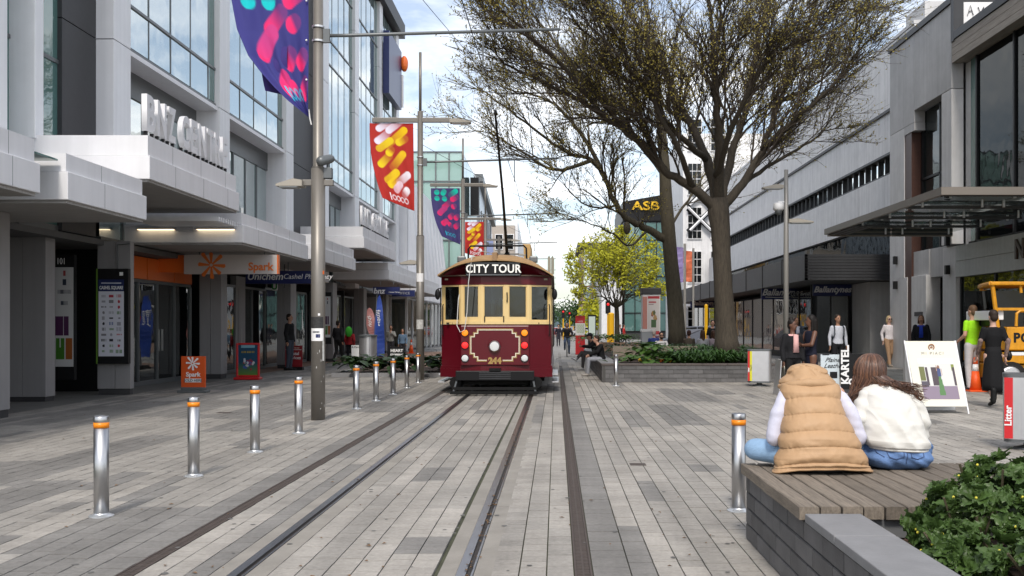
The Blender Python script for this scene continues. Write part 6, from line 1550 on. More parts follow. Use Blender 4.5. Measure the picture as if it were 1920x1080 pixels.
for k, (px, py) in enumerate(((1216, 680), (1201, 681), (1255, 677), (1240, 678))): MB().ell((GX(px, 28.75), 28.75, .60), (.07, .06, .06), 8, 5).build('flower', M['petal'] if k != 3 else M['orange'], at=(GX(px, 28.75), 28.75, .6), label=('yellow flower at the planter edge nearest its middle', 'small yellow flower left of its twin at the planter edge', 'yellow flower farthest right at the planter corner', 'orange flower beside the rightmost yellow flower')[k], cat='flower')
for i in range(7): plant((GX(1150 + i * 16, 34), 33.6 + (i % 3) * .8, .43), '', 'hosta', 100 + i, n=90, r=.55, h=.6, L=.2, w=.1, group='dark bushy plants behind the seat')
for i in range(6): plant((GX(1095 + i * 18, 51), 51 + (i % 2) * .8, .74), '', 'hosta', 120 + i, n=70, r=.42, h=.45, L=.22, w=.13, m=(M['leaf_fresh'], M['leaf_strap'])[i % 2], group='plants in the timber planter')
for i in range(7): plant((-6.5 + i * .48, 31.7 + (i % 3) * .5, .09), '', 'hosta', 140 + i, n=55, r=.32, h=.55, L=.36, w=.28, group='large leaved plants left of the tram')
for i in range(2):
 mb = MB(); g_ = random.Random(i + 9); c = Vector((-3.75 + i * .45, 32.2 + i * 1.2, .09))
 for _ in range(60): a = g_.uniform(0, 6.28); e = c + Vector((math.cos(a) * g_.uniform(.1, .45), math.sin(a) * .3, g_.uniform(.2, .75))); broad_leaf(mb, e, (math.cos(a), math.sin(a), .3), (0, 0, 1), .12, .06, g_)
 st = thing('shrub', c, ('small twiggy shrub beside the tram corner', 'second twiggy shrub just behind the first by the tram')[i], 'shrub'); mb.build('foliage', M['leaf_dark'], st, kind='stuff')
 tw_ = MB()
 for _ in range(12): a = g_.uniform(0, 6.28); tw_.tube([c, c + Vector((math.cos(a) * .3, math.sin(a) * .25, .6))], .008, 4)
 tw_.build('stems', M['soil'], st, kind='stuff')
for (gp, nm, m), mb in mass.items(): mb.build('ground_cover', m, label=gp, kind='stuff')
# ---- foreground shrub: rosettes of glossy scalloped leaves
sh = thing('shrub', (3.0, 4.9, .36), 'dense glossy green shrub with scalloped leaves in the right foreground', 'shrub')
g_ = random.Random(77)
def shrub_surface(a, e):
 return 1
blobs = [((2.12, 5.10, .60), (.34, .30, .26)), ((1.98, 4.80, .46), (.24, .30, .20)), ((2.2, 4.40, .48), (.34, .34, .24)), ((2.35, 5.3, .74), (.24, .2, .2)), ((2.62, 5.05, .55), (.42, .42, .36)), ((2.25, 4.75, .45), (.30, .35, .22)), ((3.05, 5.15, .62), (.50, .42, .40)), ((3.5, 5.2, .66), (.55, .5, .42)), ((2.7, 4.5, .5), (.45, .4, .26)), ((3.2, 4.55, .55), (.5, .45, .32)), ((2.45, 5.25, .6), (.26, .22, .25)), ((3.8, 4.7, .6), (.5, .5, .4)), ((2.9, 4.1, .45), (.5, .4, .22)), ((2.85, 5.35, .80), (.26, .2, .22)), ((3.25, 5.35, .86), (.24, .2, .2))]
leaves = []; nros = 0; stems = MB(); fl_ = MB()
lobed = MB()
# shared leaf shapes
lm = []
for k in range(6):
 b = MB(); n = 9; prof = []
 Lf, wf = 1.0, 1.0; rows_ = 9
 for i in range(rows_):
  t = i / (rows_ - 1); base = math.sin(math.pi * min(1, .12 + .88 * t) ** .75) if t < 1 else .25
  base = max(base, .16); sc_ = 1 + .20 * math.cos(t * math.pi * 8)
  w_ = .46 * base * sc_; curl = -.32 * t * t + .18 * t
  ruff = .07 * math.sin(t * 25 + k)
  b.v += [(-w_, t, curl + .10 * base + ruff), (-w_ * .5, t, curl + .02 + ruff * .3), (0, t, curl - .02), (w_ * .5, t, curl + .02 - ruff * .3), (w_, t, curl + .10 * base - ruff)]
 for i in range(rows_ - 1):
  for j in range(4): q = i * 5 + j; b.f.append((q, q + 1, q + 6, q + 5))
 lm.append(b)
def put_leaf(mb, p, d, nrm, L):
 b = rnd.choice(lm); d = d.normalized(); s = d.cross(nrm).normalized(); u = s.cross(d); k = len(mb.v)
 for x_, y_, z_ in b.v: mb.v.append(tuple(p + (s * x_ + d * y_ + u * z_) * L))
 mb.f += [tuple(i + k for i in f) for f in b.f]
bulkleaf = MB(); singles = []
for c, r in blobs:
 nn_ = int(150 * (r[0] * r[1] + r[0] * r[2]))
 for _ in range(nn_ * 4):
  a = g_.uniform(0, 6.283); zc_ = g_.uniform(-.35, 1); rr = math.sqrt(max(0, 1 - zc_ * zc_)); nv = Vector((math.cos(a) * rr, math.sin(a) * rr, zc_)); p = Vector((c[0] + nv.x * r[0], c[1] + nv.y * r[1], c[2] + nv.z * r[2]))
  if any(((p.x - c2[0]) / r2[0]) ** 2 + ((p.y - c2[1]) / r2[1]) ** 2 + ((p.z - c2[2]) / r2[2]) ** 2 < .8 for c2, r2 in blobs): continue
  if p.z < .38 or p.x < 1.74 or p.x > 3.6: continue
  nv = Vector((nv.x / r[0], nv.y / r[1], nv.z / r[2])).normalized(); nros += 1
  m_ = g_.randint(5, 8); ax = (nv + Vector((g_.gauss(0, .3), g_.gauss(0, .3), g_.gauss(.15, .3)))).normalized(); t1 = ax.orthogonal().normalized(); t2 = ax.cross(t1); a0 = g_.uniform(0, 6.28); p = p - ax * g_.uniform(0, .10) + Vector((.07, 0, -.055))
  for q in range(m_):
   b_ = a0 + q * 6.283 / m_ + g_.uniform(-.2, .2); tilt = g_.uniform(.25, .95); d = (t1 * math.cos(b_) + t2 * math.sin(b_)) + ax * tilt; L = g_.uniform(.055, .115)
   singles.append((p, d, (ax * 1.0 - (t1 * math.cos(b_) + t2 * math.sin(b_)) * tilt), L))
  for q in range(3):
   b_ = g_.uniform(0, 6.28); singles.append((p + ax * .02, (t1 * math.cos(b_) + t2 * math.sin(b_)) * .5 + ax, (t1 * math.cos(b_) + t2 * math.sin(b_)), g_.uniform(.03, .05)))
  if g_.random() < .34: fl_.ell(p + ax * .05 + t1 * .02, (.0075, .0075, .0075), 6, 4)
for k, (c, px) in enumerate((((2.62, 5.22, .98), 0), ((2.95, 5.5, 1.04), 0), ((3.12, 5.5, 1.06), 0), ((2.58, 5.3, .86), 0))):
 for q in range(9):
  b_ = q * .7; singles.append((Vector(c), Vector((math.cos(b_), math.sin(b_), .5 + .3 * math.sin(q))), Vector((0, 0, 1)), .10)); 
 stems.tube([Vector(c) - Vector((0, 0, .35)), Vector(c)], .008, 5)
singles.sort(key=lambda s: s[0].y - .4 * s[0].z)
leafmeshes = [b.mesh('leaf') for b in lm]
for i, (p, d, nrm, L) in enumerate(singles):
 if i < 280:
  d = d.normalized(); s = d.cross(nrm).normalized(); u = s.cross(d); o = link(leafmeshes[i % 6], 'leaf', M['leaf_rosette'], sh)
  mt = Matrix((s, d, u)).transposed().to_4x4(); mt = Matrix.Translation(p - ORG[sh.name]) @ mt @ Matrix.Scale(L, 4); o.matrix_local = mt
 else: put_leaf(bulkleaf, p, d, nrm, L)
bulkleaf.build('foliage', M['leaf_rosette'], sh, kind='stuff'); fl_.build('yellow_buds', mat('lime_bud', (.62, .55, .06), .5), sh, kind='stuff')
for c, r in blobs:
 for _ in range(3): a = g_.uniform(0, 6.28); stems.tube([(c[0] + math.cos(a) * .05, c[1] + math.sin(a) * .05, .36), (c[0] + math.cos(a) * r[0] * .8, c[1] + math.sin(a) * r[1] * .8, c[2] + r[2] * .5)], .007, 4)
stems.build('stems', mat('green_stem', (.06, .05, .025), .8), sh, kind='stuff')
mb = MB(); strap_tuft(mb, (2.62, 3.92, .42), 22, .36, .045, random.Random(4)); mb.build('strap_leaf_plant', M['leaf_fresh'], at=(2.62, 3.92, .42), label='light green strap leaved tuft at the bottom right corner', cat='plant')
ch = MB(); g_ = random.Random(6)
for _ in range(700):
 x_, y_ = g_.uniform(XW + .42, 3.2), g_.uniform(3.4, 5.7); a = g_.uniform(0, 3.14); l = g_.uniform(.015, .04); ch.box(-l, l, -.006, .006, -.003, .003, Matrix.Translation((x_, y_, .366 + g_.uniform(0, .012))) @ Matrix.Rotation(a, 4, 'Z') @ Matrix.Rotation(g_.uniform(-.5, .5), 4, 'Y'))
ch.build('bark_chips', mat('bark_chip', (.12, .065, .04), .9, noise=.4), kind='stuff')
# ============================================================ TREES
M['bark'] = mat('grey_bark', (.058, .047, .034), .9, noise=.45, nscale=7, stretch=(3, 3, .5), bump=1.0, bscale=16)
M['bark_moss'] = mat('mossy_bark', (.078, .067, .045), .9, noise=.4, nscale=5, stretch=(3, 3, .8), bump=.6, bscale=20)
M['twig'] = mat('twig_bark', (.052, .040, .029), .9)
def wig(p, q, n, amp, g_):
 p, q = Vector(p), Vector(q); out = []
 for i in range(n + 1):
  t = i / n; r = p.lerp(q, t)
  if 0 < i < n: r += Vector((g_.gauss(0, amp), g_.gauss(0, amp), g_.gauss(0, amp)))
  out.append(r)
 return out
class TreeGen:
 def __init__(s, seed, box, budcol=True):
  s.g = random.Random(seed); s.wood = MB(); s.branch = MB(); s.twig = MB(); s.buds = MB(); s.box = box; s.n = 0
 def inside(s, p):
  c, r = s.box; return ((p.x - c[0]) / r[0]) ** 2 + ((p.y - c[1]) / r[1]) ** 2 + ((p.z - c[2]) / r[2]) ** 2
 def limb(s, path, r0, r1, dens=1.0, kids=True, sub=7):
  g_ = s.g; pts_ = []
  path = [Vector(p) for p in path]
  # smooth by Catmull-Rom
  for i in range(len(path) - 1):
   p0, p1, p2, p3 = path[max(i - 1, 0)], path[i], path[i + 1], path[min(i + 2, len(path) - 1)]
   for k in range(5):
    t = k / 5; pts_.append(.5 * ((2 * p1) + (p2 - p0) * t + (2 * p0 - 5 * p1 + 4 * p2 - p3) * t * t + (3 * p1 - p0 - 3 * p2 + p3) * t ** 3) + Vector((g_.gauss(0, .02), g_.gauss(0, .02), g_.gauss(0, .02))))
  pts_.append(path[-1]); n = len(pts_)
  rad = [r0 * .88 + (r1 - r0 * .88) * (i / (n - 1)) ** .8 for i in range(n)]
  s.wood.tube(pts_, rad, 10 if r0 > .1 else 7)
  if not kids: return pts_
  L = sum((pts_[i + 1] - pts_[i]).length for i in range(n - 1))
  cnt = int(L * dens * 2.5)
  for k in range(cnt):
   t = .22 + .78 * (k + g_.random()) / cnt; i = min(n - 2, int(t * (n - 1))); p = pts_[i].lerp(pts_[i + 1], g_.random()); d = (pts_[i + 1] - pts_[i]).normalized()
   s.spawn(p, d, rad[i] * .45, g_.uniform(1.5, 3.0) * (1.15 - .5 * t), 1)
  s.spawn(pts_[-1], (pts_[-1] - pts_[-2]).normalized(), r1, 1.6, 1)
  return pts_
 def spawn(s, p, d, r, L, lev):
  g_ = s.g
  rv = Vector((g_.gauss(0, 1), g_.gauss(0, 1), g_.gauss(0, .8))); rv = (rv - d * rv.dot(d))
  if rv.length < 1e-3: return
  rv.normalize(); ang = g_.uniform(.45, .95) if lev > 1 else g_.uniform(.4, .85)
  out = (p - Vector((s.box[0][0], s.box[0][1], s.box[0][2] - s.box[1][2]))).normalized()
  nd = (d * math.cos(ang) + rv * math.sin(ang) + out * .45 + Vector((0, 0, (.05 if lev < 3 else -.05)))).normalized()
  k = 4 if lev < 3 else 3; path = [p]; q = p.copy(); dd = nd.copy()
  for i in range(k):
   dd = (dd + Vector((g_.gauss(0, .16), g_.gauss(0, .16), g_.gauss(.03, .14)))).normalized(); q = q + dd * (L / k); path.append(q.copy())
  e = s.inside(path[-1])
  if e > 1.12 and lev < 3: L *= .6; 
  if e > 1.35: return
  r = max(r, (.03, .016, .0085, .0055)[min(lev, 3)] if lev < 3 else .0065)
  r = min(r, (.2, .042, .019, .009)[min(lev, 3)])
  tgt = s.branch if lev == 1 else s.twig
  tgt.tube(path, [r * (1 - .6 * i / k) for i in range(k + 1)], 6 if lev == 1 else 3, cap=False)
  s.n += 1
  if lev == 1:
   for j in range(s.k1):
    t = g_.uniform(.15, 1); i = min(k - 1, int(t * k)); s.spawn(path[i].lerp(path[i + 1], t * k - i), (path[i + 1] - path[i]).normalized(), r * .5, L * g_.uniform(.42, .7), 2)
  elif lev == 2:
   for j in range(s.k2):
    t = g_.uniform(.1, 1); i = min(k - 1, int(t * k)); s.spawn(path[i].lerp(path[i + 1], t * k - i), (path[i + 1] - path[i]).normalized(), r * .6, L * g_.uniform(.4, .75), 3)
  if lev >= 3 or (lev == 2 and g_.random() < .5):
   for j in range(s.kb):
    t = g_.uniform(.3, 1); i = min(k - 1, int(t * k)); c = path[i].lerp(path[i + 1], t * k - i); a = Vector((g_.gauss(0, 1), g_.gauss(0, 1), g_.gauss(.3, 1))).normalized(); b = a.orthogonal().normalized() * s.bs; a = a * s.bs * 1.7; m = len(s.buds.v)
    s.buds.v += [tuple(c), tuple(c + a * .5 + b * .5), tuple(c + a), tuple(c + a * .5 - b * .5)]; s.buds.f.append((m, m + 1, m + 2, m + 3))
 def finish(s, name, loc, label, bark, budm, twm=None):
  t = thing(name, loc, label, 'tree'); s.wood.build('trunk', bark, t, smooth=True); s.branch.build('branches', twm or M['twig'], t, smooth=True, kind='stuff')
  s.twig.build('twigs', twm or M['twig'], t, kind='stuff')
  if s.buds.v: s.buds.build('buds' if s.bs < .06 else 'leaves', budm, t, kind='stuff')
  return t
def PV(px, py, D): return P(px, py, D)
# nearer big tree
T = TreeGen(3, ((GX(1265, 31), 31, 10.2), (6.9, 6.6, 6.6))); T.k1, T.k2, T.kb, T.bs = 9, 9, 2, .050
D = 31
T.wood.tube([PV(1364, 668, D), PV(1362, 640, D), PV(1360, 600, D), PV(1356, 540, D), PV(1353, 480, D), PV(1351, 430, D), PV(1347, 398, D), PV(1346, 372, D)], [.48, .37, .315, .29, .285, .30, .34, .30], 18)
tw = lambda pts_: [PV(px, py, d) for px, py, d in pts_]
T.limb(tw([(1342, 395, 31), (1300, 352, 30.6), (1245, 318, 30.2), (1205, 270, 29.8), (1130, 215, 29.3), (1030, 160, 29), (945, 120, 28.8)]), .20, .03, 1.15)
T.limb(tw([(1346, 380, 31), (1325, 300, 31.4), (1285, 215, 32), (1235, 120, 32.5), (1180, 20, 33), (1140, -60, 33.4)]), .22, .03)
T.limb(tw([(1347, 376, 31), (1348, 280, 30.2), (1342, 170, 29.4), (1335, 60, 28.8), (1320, -90, 28.4)]), .22, .03)
T.limb(tw([(1352, 392, 31), (1392, 345, 31.2), (1428, 280, 31.4), (1462, 190, 31.8), (1500, 80, 32.2), (1545, -50, 32.5)]), .20, .03)
T.limb(tw([(1350, 384, 31), (1372, 290, 32), (1402, 190, 33), (1425, 70, 33.8), (1450, -70, 34.5)]), .20, .03)
T.limb(tw([(1428, 280, 31.4), (1500, 215, 30.6), (1570, 150, 30), (1600, 70, 29.6)]), .12, .025)
T.limb(tw([(1392, 345, 31.2), (1450, 305, 32), (1520, 265, 32.5), (1550, 245, 33)]), .10, .02, .8)
T.limb(tw([(1245, 318, 30.2), (1190, 260, 31.5), (1120, 180, 32.2), (1040, 80, 33), (980, 0, 33.5)]), .14, .025, 1.1)
T.limb(tw([(1325, 300, 31.4), (1260, 240, 29), (1180, 130, 27.6), (1100, 40, 26.6)]), .13, .025)
T.limb(tw([(1345, 330, 30.6), (1380, 220, 28.6), (1440, 110, 27.2), (1510, 20, 26.4)]), .13, .025)
T.limb(tw([(1300, 352, 30.6), (1270, 280, 29), (1215, 170, 28), (1160, 80, 27.4), (1090, -40, 27)]), .12, .025)
T.limb(tw([(1130, 215, 29.3), (1040, 110, 28), (965, 40, 27.2), (910, -10, 27)]), .09, .02, 1.1)
T.limb(tw([(1462, 190, 31.8), (1510, 170, 33), (1580, 110, 34), (1615, 15, 34.5)]), .08, .02)
T.limb(tw([(1500, 80, 32.2), (1560, 60, 31), (1620, 10, 30.4)]), .07, .02)
bt = T.finish('street_tree', (PV(1376, 648, D).x, D, .43), 'big nearer street tree with a thick grey trunk and dense twiggy budding crown', M['bark'], M['bud'])
# second tree, farther, leaning left
T2 = TreeGen(8, ((GX(1120, 38), 38, 8.6), (6.6, 6.0, 4.8))); T2.k1, T2.k2, T2.kb, T2.bs = 6, 6, 2, .05
D = 38
T2.wood.tube([PV(1271, 655, D), PV(1269, 620, D), PV(1265, 560, D), PV(1258, 490, D), PV(1253, 430, D), PV(1249, 380, D), PV(1247, 330, D), PV(1240, 240, D), PV(1225, 150, D), PV(1210, 60, D)], [.40, .33, .30, .27, .265, .25, .22, .18, .14, .08], 16)
T2.limb(tw([(1251, 452, 38), (1215, 430, 37.7), (1178, 412, 37.4), (1155, 385, 37.2), (1135, 335, 37), (1110, 300, 36.8), (1060, 285, 36.5), (1000, 240, 36), (930, 190, 35.6)]), .19, .03, 1.0)
T2.limb(tw([(1110, 300, 36.8), (1040, 318, 36.2), (980, 285, 35.6), (920, 250, 35.2)]), .10, .02, 1.2)
T2.limb(tw([(1135, 335, 37), (1090, 250, 37.5), (1030, 190, 38), (960, 170, 38.4)]), .12, .02, 1.0)
T2.limb(tw([(1155, 385, 37.2), (1120, 390, 36.5), (1090, 380, 36), (1060, 350, 35.5)]), .06, .015, 1.0)
T2.limb(tw([(1247, 330, 38), (1190, 260, 39), (1110, 200, 40), (1030, 120, 40.5)]), .14, .025)
T2.limb(tw([(1215, 430, 37.7), (1180, 460, 37), (1150, 440, 36.4), (1110, 420, 36), (1070, 410, 35.6)]), .06, .015, .9)
T2.limb(tw([(1253, 430, 38), (1300, 360, 39), (1340, 300, 40)]), .08, .02, .7)
MB_knot = T2.wood.ell(PV(1178, 415, 37.3) - Vector((.05, 0, .25)), (.14, .13, .24), 10, 8)
T2.finish('street_tree', (PV(1279, 648, D).x, D, .43), 'farther street tree with a leaning smooth trunk and one crooked limb to the left', M['bark_moss'], M['bud'], mat('twig_brown', (.085, .068, .04), .9))
# lime green young tree
T3 = TreeGen(12, ((GX(1155, 54), 54, 4.3), (2.75, 2.6, 2.4))); T3.k1, T3.k2, T3.kb, T3.bs = 6, 6, 3, .10
D = 54
T3.wood.tube([PV(1157, 655, D), PV(1157, 600, D), PV(1156, 575, D), PV(1155, 560, D)], [.15, .13, .12, .10], 10)
for a, b, d in ((1090, 500, 53), (1110, 470, 55), (1160, 460, 54), (1200, 475, 53.4), (1228, 510, 54.6), (1085, 545, 54.4), (1215, 545, 53), (1140, 500, 52.6), (1180, 520, 55.6), (1185, 465, 55), (1120, 520, 52.6), (1088, 568, 53.5), (1118, 574, 55.5), (1200, 566, 54.5), (1226, 556, 53.2), (1140, 545, 51.8), (1176, 552, 56.2)):
 T3.limb([PV(1156, 578, D), PV(1156 + (a - 1156) * .3, 560, (D + d) / 2), PV((1156 + a) / 2, (545 + b) / 2, d), PV(a, b, d)], .05, .012, .95)
T3.finish('young_tree', (PV(1157, 640, D).x, D, 0), 'young tree with fresh lime green spring leaves in the street centre', M['bark_moss'], M['leaf_lime'], M['bark_moss'])
# distant trees down the street
for k, (px, D, r, c, lab) in enumerate(((1100, 170, 3.4, 'leaf_strap', 'distant green tree right of the tracks beyond the lime one'), (1125, 130, 2.8, 'leaf_lime', 'small distant lime green tree far behind the young one'), (1078, 230, 4.0, 'leaf_dark', 'darkest distant tree near the end of the street'), (1025, 260, 4.2, 'leaf_dark', 'distant dark tree left of the street end'), (1050, 330, 5, 'leaf_strap', 'farthest roundish tree at the end of the tracks'))):
 x = GX(px, D); g_ = random.Random(k + 60); mb = MB()
 for _ in range(900):
  v = Vector((g_.gauss(0, .42), g_.gauss(0, .42), g_.gauss(0, .36))); p = Vector((x, D, r * 1.15)) + v * r; a = Vector((g_.gauss(0, 1), g_.gauss(0, 1), g_.gauss(0, 1))).normalized() * .3; b = a.orthogonal().normalized() * .2; mb.quad(p - a, p + b, p + a, p - b)
 t = thing('tree', (x, D, 0), lab, 'tree'); mb.build('crown', M[c], t, kind='stuff'); MB().tube([(x, D, 0), (x, D, r)], [.25, .12], 8).build('trunk', M['bark'], t)
print('twigs', T.n, T2.n, T3.n)
# ============================================================ PEOPLE
def fuse(mb, vox, sm=6, name='body'):
 """closed pieces melted into one continuous skin"""
 me = mb.mesh(name); o = bpy.data.objects.new(name, me)
 r = o.modifiers.new('r', 'REMESH'); r.mode = 'VOXEL'; r.voxel_size = vox
 s = o.modifiers.new('s', 'SMOOTH'); s.iterations = sm; s.factor = .5
 m2 = baked(o); m2.name = name
 bpy.data.objects.remove(o); bpy.data.meshes.remove(me); return m2
SKIN = {'light': mat('skin_light', (.48, .27, .19), .55), 'tan': mat('skin_tan', (.36, .19, .12), .55), 'brown': mat('skin_brown', (.12, .052, .03), .5), 'pale': mat('skin_pale', (.55, .34, .26), .55)}
CL = {}
def clo(c, r=.8):
 k = tuple(c)
 if k not in CL: CL[k] = mat('fabric', c, r, noise=.12, nscale=18, bump=.25, bscale=35, spec=.2)
 return CL[k]
EYE_W = mat('eye', (.02, .015, .012), .2); SHADES = mat('sunglass_lens', (.006, .006, .007), .1)
def V(*a): return Vector(a)
J0 = dict(head=(0, -.01, 1.625), neck=(0, .0, 1.47), chest=(0, .005, 1.28), waist=(0, .0, 1.08), pelvis=(0, 0, .94),
          ls=(-.165, 0, 1.392), rs=(.165, 0, 1.392), le=(-.225, .02, 1.14), re=(.225, .02, 1.14), lw=(-.23, -.03, .90), rw=(.23, -.03, .90),
          lh=(-.09, 0, .92), rh=(.09, 0, .92), lk=(-.10, -.015, .50), rk=(.10, -.015, .50), la=(-.10, .02, .09), ra=(.10, .02, .09), lt=(-.12, -.13, .03), rt=(.12, -.13, .03))
SEAT = dict(J0, head=(0, -.06, 1.20), neck=(0, -.03, 1.05), chest=(0, -.01, .86), waist=(0, .0, .66), pelvis=(0, .02, .54), ls=(-.165, -.02, .965), rs=(.165, -.02, .965), le=(-.21, -.10, .74), re=(.21, -.10, .74), lw=(-.12, -.30, .64), rw=(.12, -.30, .64),
   lh=(-.09, 0, .54), rh=(.09, 0, .54), lk=(-.11, -.42, .54), rk=(.11, -.42, .54), la=(-.11, -.44, .09), ra=(.11, -.44, .09), lt=(-.12, -.58, .03), rt=(.12, -.58, .03))
NP = [0]
def person(loc, label, rz=0, s=1.0, J=None, base=None, skin='light', top=None, top_sl=1.0, bottom=None, skirt=None, shoe=(.02, .02, .02), hair=None, hairlen=0.0, jacket=None, jopen=False, glasses=False, beard=None, slim=1.0, cap=None, bun=False, feet=True, fine=.016, sock=None, group=None):
 """faces -Y at rz 0. clothes are children; body is one skin"""
 j = {k: Vector(v) for k, v in (base or J0).items()}
 for k, v in (J or {}).items(): j[k] = Vector(v)
 b = MB(); w = slim
 hd = j['head']; fwd = Vector((0, -1, 0)); 
 look = (j.get('look') or Vector((0, -1, 0))).normalized(); hm = Matrix.Rotation(math.atan2(look.x, -look.y), 3, 'Z'); 
 def H(x, y, z): return hd + hm @ Vector((x, y, z))
 b.ell(H(0, .012, .02), (.074, .092, .10), 14, 10, hm); b.ell(H(0, -.022, -.045), (.056, .066, .075), 12, 8, hm); b.ell(H(0, -.05, -.085), (.03, .032, .03), 8, 6, hm)
 b.ell(H(0, -.098, -.015), (.013, .018, .024), 8, 6, hm)
 for sx in (-1, 1): b.ell(H(sx * .075, .015, -.01), (.012, .024, .034), 8, 6, hm)
 b.cap2(j['neck'] + V(0, 0, -.05), H(0, .015, -.06), .056 * w, .052 * w, 10)
 sp = [(j['pelvis'], .145 * w, .105), (j['waist'], .122 * w, .090), (j['chest'], .150 * w, .105), ((j['chest'] + j['neck'] * 2) / 3, .145 * w, .085), (j['neck'] - V(0, 0, .03), .06, .055)]
 def torso(mb, add=0.0, upto=5, frm=0, flare=1.0):
  rings = []; q = sp[frm:upto]
  for i, (c, rx, ry) in enumerate(q):
   a = q[min(i + 1, len(q) - 1)][0] - q[max(i - 1, 0)][0]; a = a.normalized() if a.length > 1e-6 else V(0, 0, 1); ax = V(1, 0, 0); sd = (j['rs'] - j['ls']).normalized() if i >= 2 else (j['rh'] - j['lh']).normalized(); ay = a.cross(sd).normalized()
   fl = flare if i == 0 else 1
   rings.append([c + sd * math.cos(t) * (rx + add) * fl + ay * math.sin(t) * (ry + add) * fl for t in [2 * math.pi * k / 16 for k in range(16)]])
  mb.loft(rings)
  return mb
 torso(b); 
 for a, e, wr in (('ls', 'le', 'lw'), ('rs', 're', 'rw')):
  b.cap2(j[a], j[e], .052 * w, .041 * w); b.cap2(j[e], j[wr], .041 * w, .028 * w); d = (j[wr] - j[e]).normalized(); b.cap2(j[wr], j[wr] + d * .07, .026, .034, 8, .55)
 for a, k, an, t in (('lh', 'lk', 'la', 'lt'), ('rh', 'rk', 'ra', 'rt')):
  b.cap2(j[a], j[k], .085 * w, .055 * w); b.cap2(j[k], j[an], .056 * w, .036 * w); b.cap2(j[an] - V(0, 0, .04), j[t] + V(0, 0, .015), .036, .03, 8)
 me = fuse(b, fine, 5)
 f = MB()
 for e, wr, sg in (('le', 'lw', -1), ('re', 'rw', 1)):
  d = (j[wr] - j[e]).normalized(); pl = j[wr] + d * .075; sd = d.cross(V(1, 0, 0) if abs(d.x) < .8 else V(0, 1, 0)).normalized(); nn = d.cross(sd)
  for q in range(4):
   L = (.068, .078, .073, .058)[q]; p0 = pl + sd * (-.027 + .018 * q); cu = nn * (.02 * -sg); f.tube([p0 - d * .02, p0 + d * L * .5, p0 + d * L * .85 + cu, p0 + d * L + cu * 2], [.0085, .008, .007, .005], 6)
  p0 = j[wr] + d * .03 - sd * .025; f.tube([p0, p0 - sd * .025 + d * .03, p0 - sd * .025 + d * .06 + nn * .01], [.010, .009, .006], 6)
 bm = bmesh.new(); bm.from_mesh(me); fm = f.mesh('f'); bm.from_mesh(fm); bm.to_mesh(me); bm.free(); bpy.data.meshes.remove(fm)
 o = link(me, 'person', SKIN[skin], None, None, True); tag(o, label, 'person', group)
 def kid(mb, name, m, vox=None, sm=4):
  mm = fuse(mb, vox or fine, sm, name) if vox != 0 else mb.mesh(name); return link(mm, name, m, o, None, True)
 # face
 ey = MB()
 for sx in (-1, 1): ey.ell(H(sx * .032, -.078, .008), (.012, .008, .007), 8, 6, hm)
 ey.cap2(H(-.02, -.082, -.060), H(.02, -.082, -.060), .005, .005, 6)
 for sx in (-1, 1): ey.cap2(H(sx * .018, -.083, .030), H(sx * .048, -.070, .030), .004, .003, 6)
 kid(ey, 'eyes', EYE_W, 0)
 if glasses:
  gl = MB()
  for sx in (-1, 1): gl.ell(H(sx * .034, -.086, .006), (.030, .010, .021), 10, 6, hm); gl.tube([H(sx * .06, -.075, .012), H(sx * .08, .02, .01)], .004, 5)
  gl.tube([H(-.012, -.092, .012), H(.012, -.092, .012)], .004, 5); kid(gl, 'sunglasses', SHADES, 0)
 if beard: kid(MB().ell(H(0, -.048, -.085), (.055, .048, .045), 10, 8, hm), 'beard', clo(beard), 0)
 if hair is not None:
  h = MB(); h.ell(H(0, .028, .045), (.084, .092, .088), 14, 10, hm); h.ell(H(0, .06, -.01), (.074, .062, .085), 12, 8, hm)
  if hairlen > .05:
   h.cap2(H(0, .075, .0), H(0, .085, -hairlen), .08, .065, 12)
   for sx in (-1, 1): h.cap2(H(sx * .066, .02, .02), H(sx * .078, .02, -hairlen * .9), .028, .028, 8)
  if bun: h.ell(H(0, .05, .135), (.05, .05, .045), 10, 8)
  kid(h, 'hair', clo(hair, .5), .013, 2)
 if cap: 
  h = MB(); h.ell(H(0, .02, .055), (.090, .102, .082), 14, 10, hm); h.ell(H(0, -.10, .05), (.065, .06, .012), 12, 6, hm); kid(h, 'cap', clo(cap), .012, 2)
 def sleeves(mb, add, f):
  for a, e, wr in (('ls', 'le', 'lw'), ('rs', 're', 'rw')):
   mb.cap2(j[a], j[a].lerp(j[e], min(1, f * 2)), .054 * w + add, .049 * w + add)
   if f > .5: mb.cap2(j[e], j[e].lerp(j[wr], (f - .5) * 2 * .94), .049 * w + add, .036 * w + add)
 if top is not None:
  t = torso(MB(), .014, 5, 0, 1.03); sleeves(t, .004, top_sl) if top_sl > 0 else None; kid(t, 'top', clo(top))
 if jacket is not None:
  t = torso(MB(), .030, 4, 0, 1.10); sleeves(t, .018, 1.0)
  if jopen:
   kid(MB().prism([(-.06, j['pelvis'].z + .12), (.06, j['pelvis'].z + .12), (.045, j['neck'].z - .04), (-.045, j['neck'].z - .04)], lambda x, z: (x, j['chest'].y - .158, z), lambda x, z: (x, j['chest'].y - .10, z)), 'shirt_front', clo(top), 0)
  kid(t, 'jacket', clo(jacket))
 if bottom is not None:
  t = MB(); rings = []
  t.ell(j['pelvis'], (.155 * w, .118, .12), 14, 8)
  for a, k, an in (('lh', 'lk', 'la'), ('rh', 'rk', 'ra')):
   t.cap2(j[a], j[k], .098 * w, .068 * w); t.cap2(j[k], j[an], .068 * w, .052 * w)
  kid(t, 'trousers', clo(bottom))
